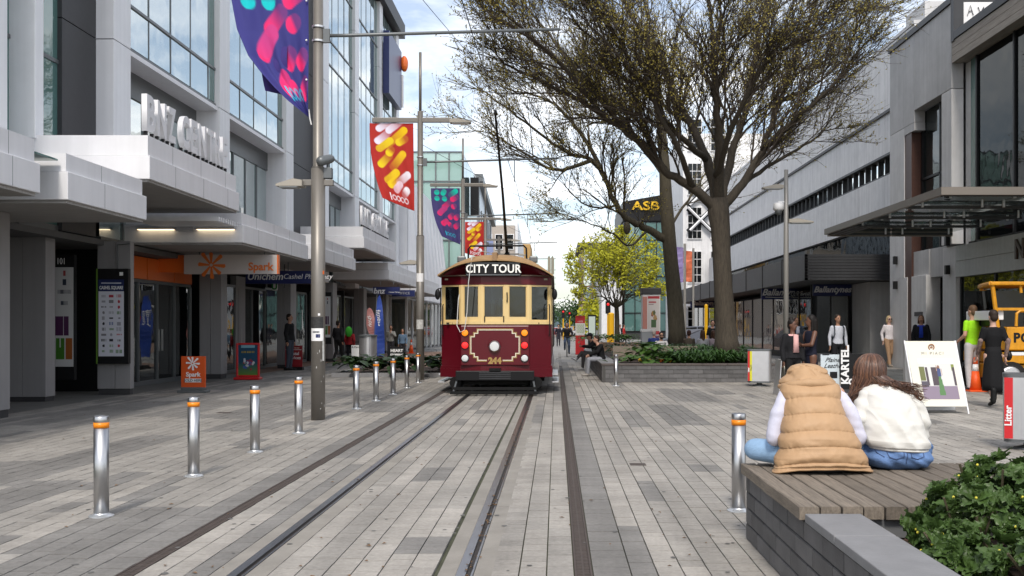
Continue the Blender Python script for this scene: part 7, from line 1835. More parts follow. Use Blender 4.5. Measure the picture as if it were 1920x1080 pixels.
 if skirt is not None:
  col, zb, fl = skirt; rings = []
  for i in range(9):
   t = i / 8; c = j['waist'].lerp(V((j['la'].x + j['ra'].x) / 2, (j['la'].y + j['ra'].y) / 2, zb), t); rx, ry = (.135 + (fl - .135) * min(1, t * 1.3)) * w, .105 + (fl * .78 - .105) * min(1, t * 1.3)
   rings.append([c + V(math.cos(a) * rx * (1 + .06 * t * math.sin(a * 7)), math.sin(a) * ry * (1 + .06 * t * math.cos(a * 6)), .02 * t * math.sin(a * 3)) for a in [2 * math.pi * k / 28 for k in range(28)]])
  kid(MB().loft(rings), 'skirt', clo(col), 0)
 if feet:
  for a, t in (('la', 'lt'), ('ra', 'rt')):
   s_ = MB(); s_.cap2(j[a] - V(0, 0, .035), j[t] + V(0, 0, .012), .050, .042, 10, .8); s_.cap2(j[a] + V(0, 0, .04), j[a] - V(0, 0, .03), .046, .05, 10)
   if sock: s_.cap2(j[a] + V(0, 0, .18), j[a], .05, .05, 10)
   kid(s_, 'shoe', clo(shoe, .5))
 o.location = loc; o.rotation_euler = (0, 0, rz); o.scale = (s, s, s); ORG[o.name] = Vector(loc); o['_j'] = 0; del o['_j']
 NP[0] += 1; return o, j
def place(px, pyt, pyb, D=None, tall=1.73):
 D = D or GD(pyb); h = (pyb - pyt) / F * D; return (GX(px, D), D, 0), h / tall
WALK = dict(lk=(-.09, -.12, .50), la=(-.09, -.20, .10), lt=(-.10, -.36, .04), rk=(.09, -.02, .49), ra=(.09, .22, .14), rt=(.10, .10, .04), le=(-.23, .08, 1.14), lw=(-.22, .02, .90), re=(.23, -.02, 1.14), rw=(.22, -.16, .93))
# --- man in black dress-like clothes walking away, tattooed arm
loc, s = place(1862, 565, 761, 19.6, 1.74)
BK = dict(WALK, la=(-.07, -.12, .16), lt=(-.08, -.24, .10))
o, j = person(loc, 'man in black shirt and long black skirt walking away with tattooed arms', R(180), min(s, 1.09), BK, skin='pale', top=(.008, .008, .009), top_sl=.36, skirt=((.009, .009, .010), .30, .20), hair=(.03, .02, .015), shoe=(.01, .01, .01), sock=True)
tat = mat('tattooed_skin', (.20, .13, .11), .6, noise=.8, nscale=28)
for e, w_ in (('le', 'lw'), ('re', 'rw')):
 t = MB().cap2(j[e].lerp(j[w_], -.25), j[e].lerp(j[w_], .9), .044, .033, 12); link(t.mesh('tattoo_sleeve'), 'tattoo_sleeve', tat, o, None, True)
gm = MB().ell(Vector(loc) + V(.26 * s * 1.0, .0, 1.0), (.06, .08, .10)).build('work_glove', M['black_satin'], at=Vector(loc) + V(.3, 0, 1.0), label='dark gloves held in the hand of the man in black', cat='gloves', smooth=True)
# --- worker in lime shirt
loc, s = place(1823, 565, 733, 24.3, 1.73)
o, j = person(loc, 'worker in a lime green shirt and pale trousers looking at the yellow vehicle', R(205), min(s, 1.2), dict(rw=(.20, -.2, 1.0)), skin='light', top=(.32, .72, .02), top_sl=.30, bottom=(.50, .48, .48), hair=(.12, .07, .04), shoe=(.05, .04, .04))
# --- two women in black by the bin
loc, s = place(1486, 600, 757, None, 1.73)
o, j = person(loc, 'woman in an open black blazer over a pale pink top with hair in a bun', R(18), s, dict(look=(.5, -1, 0)), skin='brown', top=(.62, .36, .34), jacket=(.012, .012, .014), jopen=True, bottom=(.012, .012, .013), hair=(.012, .009, .008), bun=True, slim=.95)
loc, s = place(1520, 592, 756, None, 1.73)
o, j = person(loc, 'woman in a sleeveless navy dress with long black hair and folded arms', R(-75), s, dict(le=(-.22, -.10, 1.16), lw=(.02, -.24, 1.17), re=(.22, -.10, 1.16), rw=(-.02, -.26, 1.14), look=(-.3, -1, 0)), skin='brown', top=(.010, .011, .022), top_sl=0, skirt=((.010, .011, .022), .48, .17), hair=(.010, .008, .007), hairlen=.26)
# --- woman with backpack straps
loc, s = place(1571, 587, 706, 30.2, 1.73); s = min(s, 1.14)
o, j = person(loc, 'person in a pale grey top with dark backpack straps facing the camera', R(4), s, dict(look=(.2, -1, 0)), skin='tan', top=(.52, .54, .60), bottom=(.015, .015, .018), hair=(.03, .02, .015), slim=.95)
bpk = MB()
for sx in (-1, 1): bpk.tube([V(sx * .12, -.02, 1.47), V(sx * .13, -.13, 1.38), V(sx * .13, -.135, 1.2), V(sx * .15, -.02, 1.08)], .022, 8, True, .5)
bpk.ell(V(0, .19, 1.25), (.15, .08, .22)); bo = link(fuse(bpk, .014, 3, 'backpack'), 'backpack', clo((.02, .03, .04)), None, loc, True); bo.rotation_euler = (0, 0, R(4)); bo.scale = (s, s, s); tag(bo, 'dark backpack worn by the person in the pale grey top', 'backpack')
hb = MB().lathe([(.02, 0), (.11, .03), (.12, .12), (.05, .2)], n=16, sy=.5).build('handbag', M['black_satin'], label='small round black handbag hanging from the hand of the person in grey', cat='bag', smooth=True); hb.location = Vector(loc) + V(.29 * s, -.04, .62)
# --- woman in white blouse with sunglasses
loc, s = place(1667, 586, 683, 38.5, 1.73); s = min(s, 1.14)
o, j = person(loc, 'blonde woman in a white blouse and tan trousers wearing sunglasses', R(12), s, dict(WALK, re=(.26, .0, 1.2), rw=(.2, -.16, 1.36)), skin='pale', top=(.70, .66, .68), bottom=(.36, .23, .14), hair=(.42, .32, .18), hairlen=.10, glasses=True, shoe=(.3, .25, .2))
hb = MB(); hb.ell((0, 0, 0), (.16, .08, .25)); hb.tube([(-.06, 0, .2), (-.05, 0, .36), (.05, 0, .36), (.06, 0, .2)], .014, 6); ho = link(fuse(hb, .014, 2, 'shoulder_bag'), 'shoulder_bag', M['black_satin'], None, Vector(loc) + V(.36, -.1, 1.28), True); ho.scale = (1.2,) * 3; tag(ho, 'black shoulder bag of the blonde woman in white', 'bag')
# --- woman in blue in doorway
o, j = person((GX(1727, 34.2), 34.2, 0), 'woman in a bright blue top and dark jacket in the shop doorway', R(-20), 1.13, None, skin='tan', top=(.02, .05, .40), jacket=(.012, .012, .016), jopen=True, bottom=(.012, .012, .014), hair=(.10, .05, .03), hairlen=.14)
# --- people behind on the right
o, j = person((GX(1493, 37), 37, 0), 'person in a light top half hidden behind the two women in black', R(10), 1.1, None, skin='tan', top=(.4, .42, .5), jacket=(.03, .04, .06), jopen=True, bottom=(.02, .02, .03), hair=(.06, .03, .02), hairlen=.16)
# --- walking couple on the left
loc, s = place(733, 602, 668, 46, 1.73); o, j = person(loc, 'man in a grey jumper walking toward the camera beside a woman in blue', R(0), min(s, 1.1), dict(WALK, rw=(.06, -.2, 1.36), re=(.24, -.1, 1.2)), skin='tan', top=(.24, .24, .22), bottom=(.03, .03, .035), hair=(.02, .015, .01))
loc, s = place(755, 608, 668, 45.5, 1.73); o, j = person(loc, 'woman in a blue cardigan and dark shorts walking on the left pavement', R(0), min(s, 1.08), WALK, skin='tan', top=(.10, .16, .24), bottom=(.02, .02, .025), hair=(.02, .015, .01), shoe=(.2, .1, .06))
loc, s = place(656, 608, 676, 41.5, 1.73); o, j = person(loc, 'person in a red jacket walking away with a green backpack', R(175), min(s, 1.08), WALK, skin='tan', top=(.40, .03, .03), jacket=(.36, .025, .03), bottom=(.015, .015, .018), hair=(.03, .02, .015), hairlen=.08)
bo = MB().ell((0, 0, 0), (.15, .10, .22)).build('backpack', clo((.06, .42, .04)), label='bright green backpack on the person in the red jacket', cat='backpack', smooth=True); bo.location = (loc[0], loc[1] - .24, 1.36)
o, j = person((GX(634, 43), 43, 0), 'dark figure added in place of a shop window reflection left of the red jacket', R(160), 1.05, WALK, skin='tan', top=(.02, .02, .022), jacket=(.015, .015, .018), bottom=(.015, .015, .016), hair=(.02, .014, .01))  # solid figure added where the glass only shows a dark reflection
o, j = person((GX(543, 34.4), 34.4, .06), 'person in black standing in the pharmacy doorway', R(80), 1.12, None, skin='tan', top=(.01, .01, .011), jacket=(.01, .01, .011), bottom=(.05, .06, .08), hair=(.02, .014, .01))
# --- seated on the planter edge
ST = dict(SEAT)
D = 31.6; o, j = person((XL - .05 + .18, D, -.0), 'youth in a black jumper and grey jeans sitting on the planter corner', R(-82), 1.0, dict(head=(0, -.16, 1.17), neck=(0, -.10, 1.03), chest=(0, -.04, .86), le=(-.20, -.16, .78), re=(.2, -.16, .78), lw=(-.06, -.36, .68), rw=(.06, -.36, .68), look=(0, -1, 0)), base=ST, skin='light', top=(.012, .012, .013), jacket=(.010, .010, .011), bottom=(.26, .27, .30), hair=(.03, .018, .012), shoe=(.3, .28, .26))
D = 36.0; o, j = person((XL + .12, D, 0), 'youth in dark clothes with crossed legs looking at a phone on the planter', R(-88), 1.05, dict(head=(0, -.20, 1.15), neck=(0, -.12, 1.03), chest=(0, -.04, .86), le=(-.2, -.2, .80), re=(.2, -.2, .8), lw=(-.03, -.42, .82), rw=(.03, -.42, .82), lk=(-.02, -.46, .60), la=(.16, -.66, .38), lt=(.18, -.80, .40)), base=ST, skin='tan', top=(.015, .015, .016), jacket=(.012, .012, .013), bottom=(.06, .055, .055), hair=(.04, .025, .015), cap=(.02, .02, .022), shoe=(.5, .5, .5))
pm = MB().box(-.035, .035, -.005, .005, -.07, .07).build('phone', M['black_satin'], at=(0, 0, 0), label='dark phone held by the youth with crossed legs', cat='phone'); pm.location = (XL + .12 - .55, D, .90); pm.rotation_euler = (.4, 0, R(90))
D = 33.4; o, j = person((GX(1240, D), D + .1, .10), 'bearded man in a white shirt and sunglasses sitting on the planter seat', R(8), .98, dict(le=(-.24, -.12, .74), re=(.24, -.12, .74), lw=(-.02, -.36, .58), rw=(.02, -.36, .56)), base=ST, skin='light', top=(.62, .60, .60), top_sl=.4, bottom=(.06, .08, .14), hair=(.015, .012, .01), glasses=True, beard=(.02, .014, .012))
for k, (px, D, t, hcol, lab) in enumerate(((1226, 38, (.03, .05, .2), (.4, .36, .33), 'seated man in dark blue left behind the bearded man'), (1292, 37, (.10, .08, .06), (.05, .02, .015), 'seated person in a patterned top just right of the leaning trunk'), (1318, 36, (.4, .4, .42), (.08, .04, .02), 'seated person with long brown hair between the trunks'), (1338, 36.5, (.3, .25, .28), (.06, .03, .02), 'seated person in a pale patterned top beside the nearer trunk'))):
 o, j = person((GX(px, D), D, .12), lab, R(170 + k * 8), 1.0, None, base=ST, skin='light', top=t, bottom=(.03, .04, .08), hair=hcol, hairlen=(0, .02, .3, .15)[k])
o, j = person((GX(1336, 40), 40, .0), 'man in a black shirt standing between the big trunks', R(20), 1.05, dict(look=(-.3, -1, 0)), skin='light', top=(.012, .012, .013), top_sl=.4, bottom=(.02, .02, .025), hair=(.02, .014, .01))
# --- cyclist and far walkers
D = 52; x = GX(1063, D); o, j = person((x, D, .1), 'cyclist in a black jacket riding toward the camera beside the track', R(0), 1.0, dict(pelvis=(0, .08, .92), lh=(-.09, .08, .9), rh=(.09, .08, .9), head=(0, -.14, 1.56), neck=(0, -.10, 1.42), chest=(0, -.03, 1.22), waist=(0, .03, 1.04), ls=(-.17, -.08, 1.34), rs=(.17, -.08, 1.34), le=(-.27, -.2, 1.14), re=(.27, -.2, 1.14), lw=(-.26, -.42, 1.0), rw=(.26, -.42, 1.0), lk=(-.11, -.22, .66), la=(-.11, -.05, .32), lt=(-.12, -.2, .26), rk=(.11, -.12, .5), ra=(.11, .02, .12), rt=(.12, -.12, .06)), skin='tan', top=(.02, .02, .025), jacket=(.015, .015, .018), bottom=(.05, .07, .12), hair=(.015, .012, .01), hairlen=.1)
bk = thing('bicycle', (x, D, 0), 'bicycle ridden by the cyclist in the black jacket', 'bicycle')
for yy, nm in ((-.52, 'front'), (.52, 'rear')):
 wh = MB(); wh.tube([(x, D + yy + math.cos(a) * .33, .34 + math.sin(a) * .33) for a in [2 * math.pi * k / 24 for k in range(25)]], .018, 6); wo_ = wh.build('wheel', M['rubber'], bk)
 sp_ = MB()
 for k in range(12): a = math.pi * k / 6; sp_.tube([(x, D + yy, .34), (x, D + yy + math.cos(a) * .32, .34 + math.sin(a) * .32)], .003, 3)
 sp_.build('spokes', M['steel'], wo_, kind='stuff')
MB().tube([(x, D - .52, .34), (x, D - .42, .85), (x, D - .40, 1.02)], .018, 8).build('fork', M['black_satin'], bk); MB().tube([(x, D - .43, .8), (x, D + .05, .34), (x, D + .18, .85), (x, D - .42, .84)], .018, 8).build('frame', M['black_satin'], bk); MB().tube([(x, D + .05, .34), (x, D + .52, .34), (x, D + .18, .85)], .014, 8).build('rear_stay', M['black_satin'], bk)
MB().tube([(x - .30, D - .44, 1.04), (x, D - .40, 1.04), (x + .30, D - .44, 1.04)], .013, 8).build('handlebar', M['black_satin'], bk); MB().ell((x, D + .18, .92), (.07, .13, .03)).build('saddle', M['black_satin'], bk)
for k, (px, D, t, lab) in enumerate(((1047, 78, (.02, .02, .03), 'distant dark walker near the end of the drain strip'), (1158, 84, (.5, .5, .5), 'distant walker in a pale top beyond the lime tree'), (1170, 82, (.45, .03, .03), 'distant walker in a red top beyond the lime tree'), (1163, 86, (.02, .02, .03), 'distant walker in black between a pale and a red one'))):
 person((GX(px, D), D, 0), lab, R(rnd.choice((0, 180, 90))), 1.0, WALK, skin='light', top=t, bottom=(.03, .03, .04), hair=(.04, .02, .015), fine=.03)
# ============================================================ the two women on the deck (backs to the camera)
DK = .558
def ring_mesh(prof, ny, nx, fn):
 mb = MB(); mb.loft([[fn(i / ny, 2 * math.pi * k / nx) for k in range(nx)] for i in range(ny + 1)], cap=True); return mb
def lerp_tab(tab, t):
 for (a, va), (b, vb) in zip(tab, tab[1:]):
  if t <= b: u = (t - a) / (b - a); return [p + (q - p) * u for p, q in zip(va, vb)]
 return tab[-1][1]
def nz3(x, y, z): return noise.noise(Vector((x, y, z)))
M['denim'] = mat('blue_denim', (.13, .22, .42), .85, noise=.30, nscale=9, bump=.3, bscale=120, spec=.15); M['denim_light'] = mat('light_denim', (.26, .40, .58), .85, noise=.22, nscale=8, bump=.3, bscale=120, spec=.15)
M['vest'] = mat('camel_quilted', (.42, .265, .145), .55, noise=.08, nscale=6, bump=.22, bscale=26, spec=.3); M['knit'] = mat('lilac_knit', (.56, .56, .66), .85, noise=.08, nscale=30, bump=.06, bscale=90, spec=.1)
M['sweat'] = mat('cream_sweatshirt', (.62, .61, .57), .9, noise=.06, nscale=12, bump=.05, bscale=90, spec=.1); M['underside_black'] = mat('underside_black', (.012, .012, .016), .85)
M['hair_brown'] = mat('brown_hair', (.062, .026, .014), .42, noise=.35, nscale=30, stretch=(1, 1, .15), spec=.6); M['hair_tip'] = mat('chestnut_hair', (.15, .068, .036), .42, noise=.3, nscale=20, spec=.6)
# ---- woman 1
C1 = Vector((1.865, 6.98, 0))
b = MB(); c = C1
b.ell(c + V(0, .10, .72), (.19, .13, .17)); b.cap2(c + V(0, .12, .78), c + V(-.02, .22, 1.02), .13, .13); b.cap2(c + V(-.02, .22, 1.02), c + V(-.02, .27, 1.13), .10, .06); b.ell(c + V(-.02, .34, 1.20), (.08, .09, .11)); b.ell(c + V(-.02, .40, 1.15), (.055, .06, .07)); b.ell(c + V(-.02, .445, 1.18), (.012, .018, .02))
for s in (-1, 1):
 b.cap2(c + V(s * .17, .21, 1.10), c + V(s * .29, .20, .84), .05, .045); b.cap2(c + V(s * .29, .20, .84), c + V(s * .10, .46, .74), .04, .028); b.cap2(c + V(s * .10, .46, .74), c + V(s * .05, .52, .73), .028, .03)
 b.cap2(c + V(s * .10, .12, .66), c + V(s * .40, .36, .68), .085, .06); b.cap2(c + V(s * .40, .36, .68), c + V(-s * .05, .50, .62), .055, .04)
 b.cap2(c + V(-s * .05, .50, .62), c + V(-s * .16, .55, .60), .04, .03)
w1 = link(fuse(b, .014, 5), 'person', SKIN['light'], None, None, True); tag(w1, 'woman in a camel quilted vest with the hood down sitting cross legged on the deck', 'person')
def hand(par, wr, d, side):
 f = MB(); d = Vector(d).normalized(); sd = d.cross(V(0, 0, 1)).normalized(); n_ = d.cross(sd)
 for q in range(4):
  L = (.066, .075, .07, .055)[q]; p0 = wr + d * .06 + sd * (-.027 + .018 * q); f.tube([p0 - d * .03, p0 + d * L * .5 + n_ * .005, p0 + d * L * .85 + n_ * .02, p0 + d * L + n_ * .04], [.009, .0085, .0075, .006], 8)
 p0 = wr + d * .01 + sd * .03 * side; f.tube([p0, p0 + sd * .02 * side + d * .03, p0 + sd * .015 * side + d * .06], [.011, .010, .007], 8); return link(f.mesh('fingers'), 'fingers', par.data.materials[0], par, None, True)
hand(w1, c + V(-.05, .52, .73), (.3, 1, -.1), 1); hand(w1, c + V(.05, .52, .73), (-.3, 1, -.1), -1)
# vest: quilted tube, hem to shoulders; table of (t, (z, half width, centre x, centre y, half depth))
vt = [(0, (.575, .315, .00, .02, .165)), (.10, (.625, .315, .00, .025, .175)), (.22, (.69, .292, -.003, .03, .175)), (.42, (.79, .262, -.012, .06, .175)), (.60, (.90, .225, -.02, .11, .165)), (.78, (1.02, .197, -.03, .17, .155)), (.9, (1.11, .200, -.03, .21, .145)), (.97, (1.165, .190, -.03, .235, .115)), (1, (1.19, .11, -.03, .25, .08))]
seams = [.085, .30, .50, .685, .845]
def vest_pt(t, a):
 z, hw, cx, cy, hd = lerp_tab(vt, t); u = math.cos(a); back = -math.sin(a)      # a=-90deg: towards the camera
 ex = 1.0
 x = cx + math.copysign(abs(u) ** .82, u) * hw; y = cy + math.copysign(abs(math.sin(a)) ** .9, math.sin(a)) * hd
 tt = t - .035 * (1 - u * u) + .02 * 1     # seams arch upward in the middle of the back
 # puff between seams
 lo = max([s_ for s_ in [0] + seams if s_ <= tt], default=0); hi = min([s_ for s_ in seams + [1.02] if s_ > tt], default=1.02); f = (tt - lo) / max(1e-6, hi - lo)
 puff = .017 * (max(0, math.sin(math.pi * min(1, max(0, f)))) ** .6) if t > .05 else .006
 near = math.exp(-((min(abs(tt - s_) for s_ in seams)) / .035) ** 2)
 wr = .004 * nz3(x * 26, t * 11, 3) + .006 * near * nz3(x * 75, t * 9, 9) + .013 * nz3(x * 7 + 3, t * 10, 1) * (1 if t < .3 else .45)
 d = puff + wr; L = math.hypot(u / hw, math.sin(a) / hd); nx, ny = (u / hw) / L, (math.sin(a) / hd) / L
 p = c + V(x + nx * d, y + ny * d, z + (.02 * (1 - u * u) * (1 - t)) + .006 * nz3(x * 10, y * 4, 5) * (1 if t < .1 else 0))
 if t < .14 and u < -.55: p += V(-.03, -.05, -.015) * (1 - t / .14) * ((-u - .55) / .45)
 if t < .10 and u > .8: p += V(.02, -.03, -.01) * (1 - t / .10) * ((u - .8) / .2)
 return p
v = ring_mesh(None, 150, 170, lambda t, a: vest_pt(t, a)); vo = link(v.mesh('quilted_vest'), 'quilted_vest', M['vest'], w1, None, True)
hem = MB().tube([vest_pt(.006, 2 * math.pi * k / 70) for k in range(71)], .008, 6); link(hem.mesh('hem_piping'), 'hem_piping', M['vest'], vo, None, True)
# armhole edges
for s in (-1, 1): pass
def hood_pt(t, a):
 # squashed hood lying over the head, seen from behind: dome with a fold roll at its foot
 z = 1.178 + .130 * math.sin(t * math.pi / 2); r = math.cos(t * math.pi / 2) ** .52; u = math.cos(a)
 x = -.035 + u * .170 * r + .008 * math.sin(t * 4); y = .30 + math.sin(a) * .155 * r + .02
 foot = math.exp(-((t - .12) / .14) ** 2) * .034; d = foot + .010 * nz3(x * 16, z * 22, 4) + .007 * nz3(x * 34, z * 34, 8)
 if .2 < t < .85: d -= .012 * math.exp(-((x + .035 + .045 * math.sin(z * 20)) / .012) ** 2) + .010 * math.exp(-((t - .52 + .18 * math.sin(x * 22)) / .035) ** 2) * (1 if math.sin(a) < 0 else 0)
 return c + V(x + u * d, y + math.sin(a) * d - .012 * (1 - t), z - .035 * (u * u) * (1 - t))
h = ring_mesh(None, 60, 120, hood_pt); ho = link(h.mesh('hood'), 'hood', M['vest'], w1, None, True)
hr = MB(); pth = [hood_pt(.06, R(-190 + 200 * k / 30)) + V(0, -.012, -.016 + .006 * nz3(k * .35, 2, 2)) for k in range(31)]; hr.tube(pth, [.014 + .020 * math.sin(math.pi * k / 30) + .004 * nz3(k * .4, 7, 1) for k in range(31)], 10); link(hr.mesh('hood_roll'), 'hood_roll', M['vest'], ho, None, True)
# sleeves
for s in (-1, 1):
 sl = MB(); sl.cap2(c + V(s * .165 - .02, .215, 1.105), c + V(s * .255 - .01, .17, .95), .062, .064, 14); sl.cap2(c + V(s * .255 - .01, .17, .95), c + V(s * .30, .16, .78), .064, .062, 14); sl.cap2(c + V(s * .30, .16, .78), c + V(s * .12, .44, .72), .060, .045, 14)
 me = fuse(sl, .011, 5, 'sleeve')
 for vv in me.vertices: n_ = nz3(vv.co.x * 14, vv.co.y * 10, vv.co.z * 22); vv.co += vv.normal * .006 * n_
 link(me, 'sleeve', M['knit'], w1, None, True)
j1 = MB(); j1.ell(c + V(0, .10, .65), (.22, .16, .092), 18, 10)
for s in (-1, 1): j1.cap2(c + V(s * .10, .14, .66), c + V(s * .40, .36, .675), .10, .082, 14); j1.cap2(c + V(s * .40, .36, .675), c + V(-s * .02, .50, .625), .078, .055, 12)
me = fuse(j1, .012, 6, 'jeans'); link(me, 'jeans', M['denim_light'], w1, None, True)
un = MB().ell(c + V(.0, .0, .592), (.25, .13, .034), 18, 8); link(un.mesh('dark_underside'), 'dark_underside', M['underside_black'], w1, None, True)  # black shape added for the dark underside of the vest hem, no garment
for s in (-1, 1): link(MB().cap2(c + V(-s * .08, .50, .605), c + V(-s * .22, .57, .60), .045, .036, 10).mesh('shoe'), 'shoe', clo((.5, .5, .5)), w1, None, True)
# ---- woman 2
c2 = Vector((2.435, 7.12, 0)); c = c2
b = MB(); b.ell(c + V(0, .06, .70), (.17, .12, .15)); b.cap2(c + V(0, .08, .80), c + V(-.02, .18, 1.02), .12, .12); b.cap2(c + V(-.03, .20, 1.04), c + V(-.07, .27, 1.14), .09, .055); b.ell(c + V(-.10, .33, 1.21), (.08, .09, .105)); b.ell(c + V(-.12, .39, 1.16), (.05, .06, .07)); b.ell(c + V(-.14, .445, 1.18), (.012, .016, .02))
for s in (-1, 1):
 b.cap2(c + V(s * .16, .19, 1.06), c + V(s * .23 - (.02 if s < 0 else 0), .15, .80), .05, .045); b.cap2(c + V(s * .23, .15, .80), c + V(s * .08 - .06, .42, .76), .04, .028); b.cap2(c + V(s * .08 - .06, .42, .76), c + V(s * .04 - .06, .48, .76), .028, .03)
 b.cap2(c + V(s * .09, .08, .65), c + V(s * .32, .40, .66), .09, .065); b.cap2(c + V(s * .32, .40, .66), c + V(-s * .05, .52, .61), .055, .04); b.cap2(c + V(-s * .05, .52, .61), c + V(-s * .15, .57, .60), .04, .03)
w2 = link(fuse(b, .014, 5), 'person', SKIN['light'], None, None, True); tag(w2, 'woman with long brown wavy hair in a cream sweatshirt sitting on the deck', 'person')
hand(w2, c + V(-.02, .48, .76), (-.3, 1, -.1), 1); hand(w2, c + V(-.10, .48, .76), (.3, 1, -.1), -1)
st = [(0, (.688, .195, .03, .05, .135)), (.06, (.70, .215, .025, .05, .152)), (.2, (.76, .228, .012, .055, .162)), (.45, (.88, .225, .0, .09, .165)), (.68, (1.0, .205, -.01, .14, .155)), (.84, (1.085, .18, -.025, .18, .135)), (.94, (1.135, .12, -.045, .22, .10)), (1, (1.155, .068, -.06, .24, .07))]
def sweat_pt(t, a):
 z, hw, cx, cy, hd = lerp_tab(st, t); u = math.cos(a); sn = math.sin(a); x = cx + math.copysign(abs(u) ** .88, u) * hw; y = cy + sn * hd
 d = .004 * nz3(x * 20, t * 12, 2)
 # long drag folds running from the right hem up to the left shoulder
 if sn < .25:
  q = (x * .80 + z * .52); amp = .014 * (1 - abs(t - .5) * 1.1)
  d += .75 * amp * math.sin(q * 46 + 2.4 * nz3(x * 4, z * 4, 1)) * (.7 + .8 * nz3(x * 5, z * 5, 7)) + .5 * amp * (1 - 2 * abs(math.sin(q * 27 + 2 * nz3(x * 3, z * 3, 5))) ** .8) + .012 * math.sin((x * .3 - z) * 26 + 3 * nz3(x * 3, z * 3, 4)) * max(0, .5 - t)
 if t < .10: d -= .010 * math.exp(-((t - .075) / .02) ** 2)
 if t > .06: d += .016 * math.exp(-((t - .16) / .09) ** 2) * (.6 + .5 * nz3(x * 14, t * 3, 6))
 return c + V(x + u * d, y + sn * d, z + .012 * (-u) * (1 - t))
v = ring_mesh(None, 150, 170, sweat_pt); so_ = link(v.mesh('sweatshirt'), 'sweatshirt', M['sweat'], w2, None, True)
for s in (-1, 1):
 sl = MB()
 if s < 0: sl.cap2(c + V(-.155, .17, 1.05), c + V(-.235, .11, .90), .075, .082, 14); sl.cap2(c + V(-.235, .11, .90), c + V(-.235, .12, .77), .082, .070, 14); sl.cap2(c + V(-.235, .12, .77), c + V(-.12, .42, .75), .066, .046, 12)
 else: sl.cap2(c + V(.15, .18, 1.05), c + V(.225, .14, .90), .074, .070, 14); sl.cap2(c + V(.225, .14, .90), c + V(.225, .16, .78), .07, .062, 14); sl.cap2(c + V(.225, .16, .78), c + V(.04, .44, .75), .06, .046, 12)
 me = fuse(sl, .011, 5, 'sleeve')
 for vv in me.vertices: vv.co += vv.normal * (.010 * nz3(vv.co.x * 12, vv.co.y * 9, vv.co.z * 16) + .006 * math.sin(vv.co.z * 60 + vv.co.x * 30))
 link(me, 'sleeve', M['sweat'], w2, None, True)
j2 = MB(); j2.ell(c + V(.035, .08, .665), (.225, .175, .125), 20, 12); j2.ell(c + V(-.07, .07, .635), (.14, .16, .085), 18, 10); j2.ell(c + V(.14, .07, .635), (.14, .16, .085), 18, 10)
for s in (-1, 1): j2.cap2(c + V(s * .11, .12, .655), c + V(s * .33 - (.06 if s < 0 else 0), .40, .665), .105, .08, 14); j2.cap2(c + V(s * .32, .40, .665), c + V(-s * .02, .52, .62), .075, .055, 12)
me = fuse(j2, .011, 6, 'jeans')
for vv in me.vertices: vv.co += vv.normal * (.004 * math.sin(vv.co.x * 50 + vv.co.z * 90 + 3 * nz3(vv.co.x * 6, vv.co.y * 6, vv.co.z * 6)))
jo = link(me, 'jeans', M['denim'], w2, None, True)
bvh = None
from mathutils.bvhtree import BVHTree
bvh = BVHTree.FromPolygons([tuple(v_.co) for v_ in me.vertices], [tuple(p_.vertices) for p_ in me.polygons])
def on_surf(x, z, off=.003):
 hit = bvh.ray_cast(Vector((x, 5, z)), Vector((0, 1, 0))); return hit[0] + V(0, -off, 0) if hit[0] else None
stm = mat('denim_seam', (.06, .10, .21), .9)
for path in ([(c.x + .045, .735), (c.x + .045, .70), (c.x + .043, .66), (c.x + .04, .61)], [(c.x - .13, .73), (c.x - .05, .715), (c.x + .045, .708), (c.x + .13, .712), (c.x + .2, .722)], [(c.x - .10, .708), (c.x - .08, .655), (c.x - .03, .64), (c.x + .02, .66), (c.x + .022, .702)], [(c.x + .07, .70), (c.x + .075, .655), (c.x + .12, .64), (c.x + .165, .66), (c.x + .17, .70)], [(c.x - .165, .72), (c.x - .15, .68), (c.x - .11, .655)]):
 pp = []
 for (xa, za), (xb, zb) in zip(path, path[1:]):
  for k in range(5):
   q = on_surf(xa + (xb - xa) * k / 4, za + (zb - za) * k / 4)
   if q: pp.append(q)
 if len(pp) > 2: link(MB().tube(pp, .0035, 5).mesh('seam'), 'seam', stm, jo, None, True)
for s in (-1, 1): link(MB().cap2(c + V(-s * .08, .52, .605), c + V(-s * .22, .58, .60), .045, .036, 10).mesh('shoe'), 'shoe', clo((.45, .45, .45)), w2, None, True)
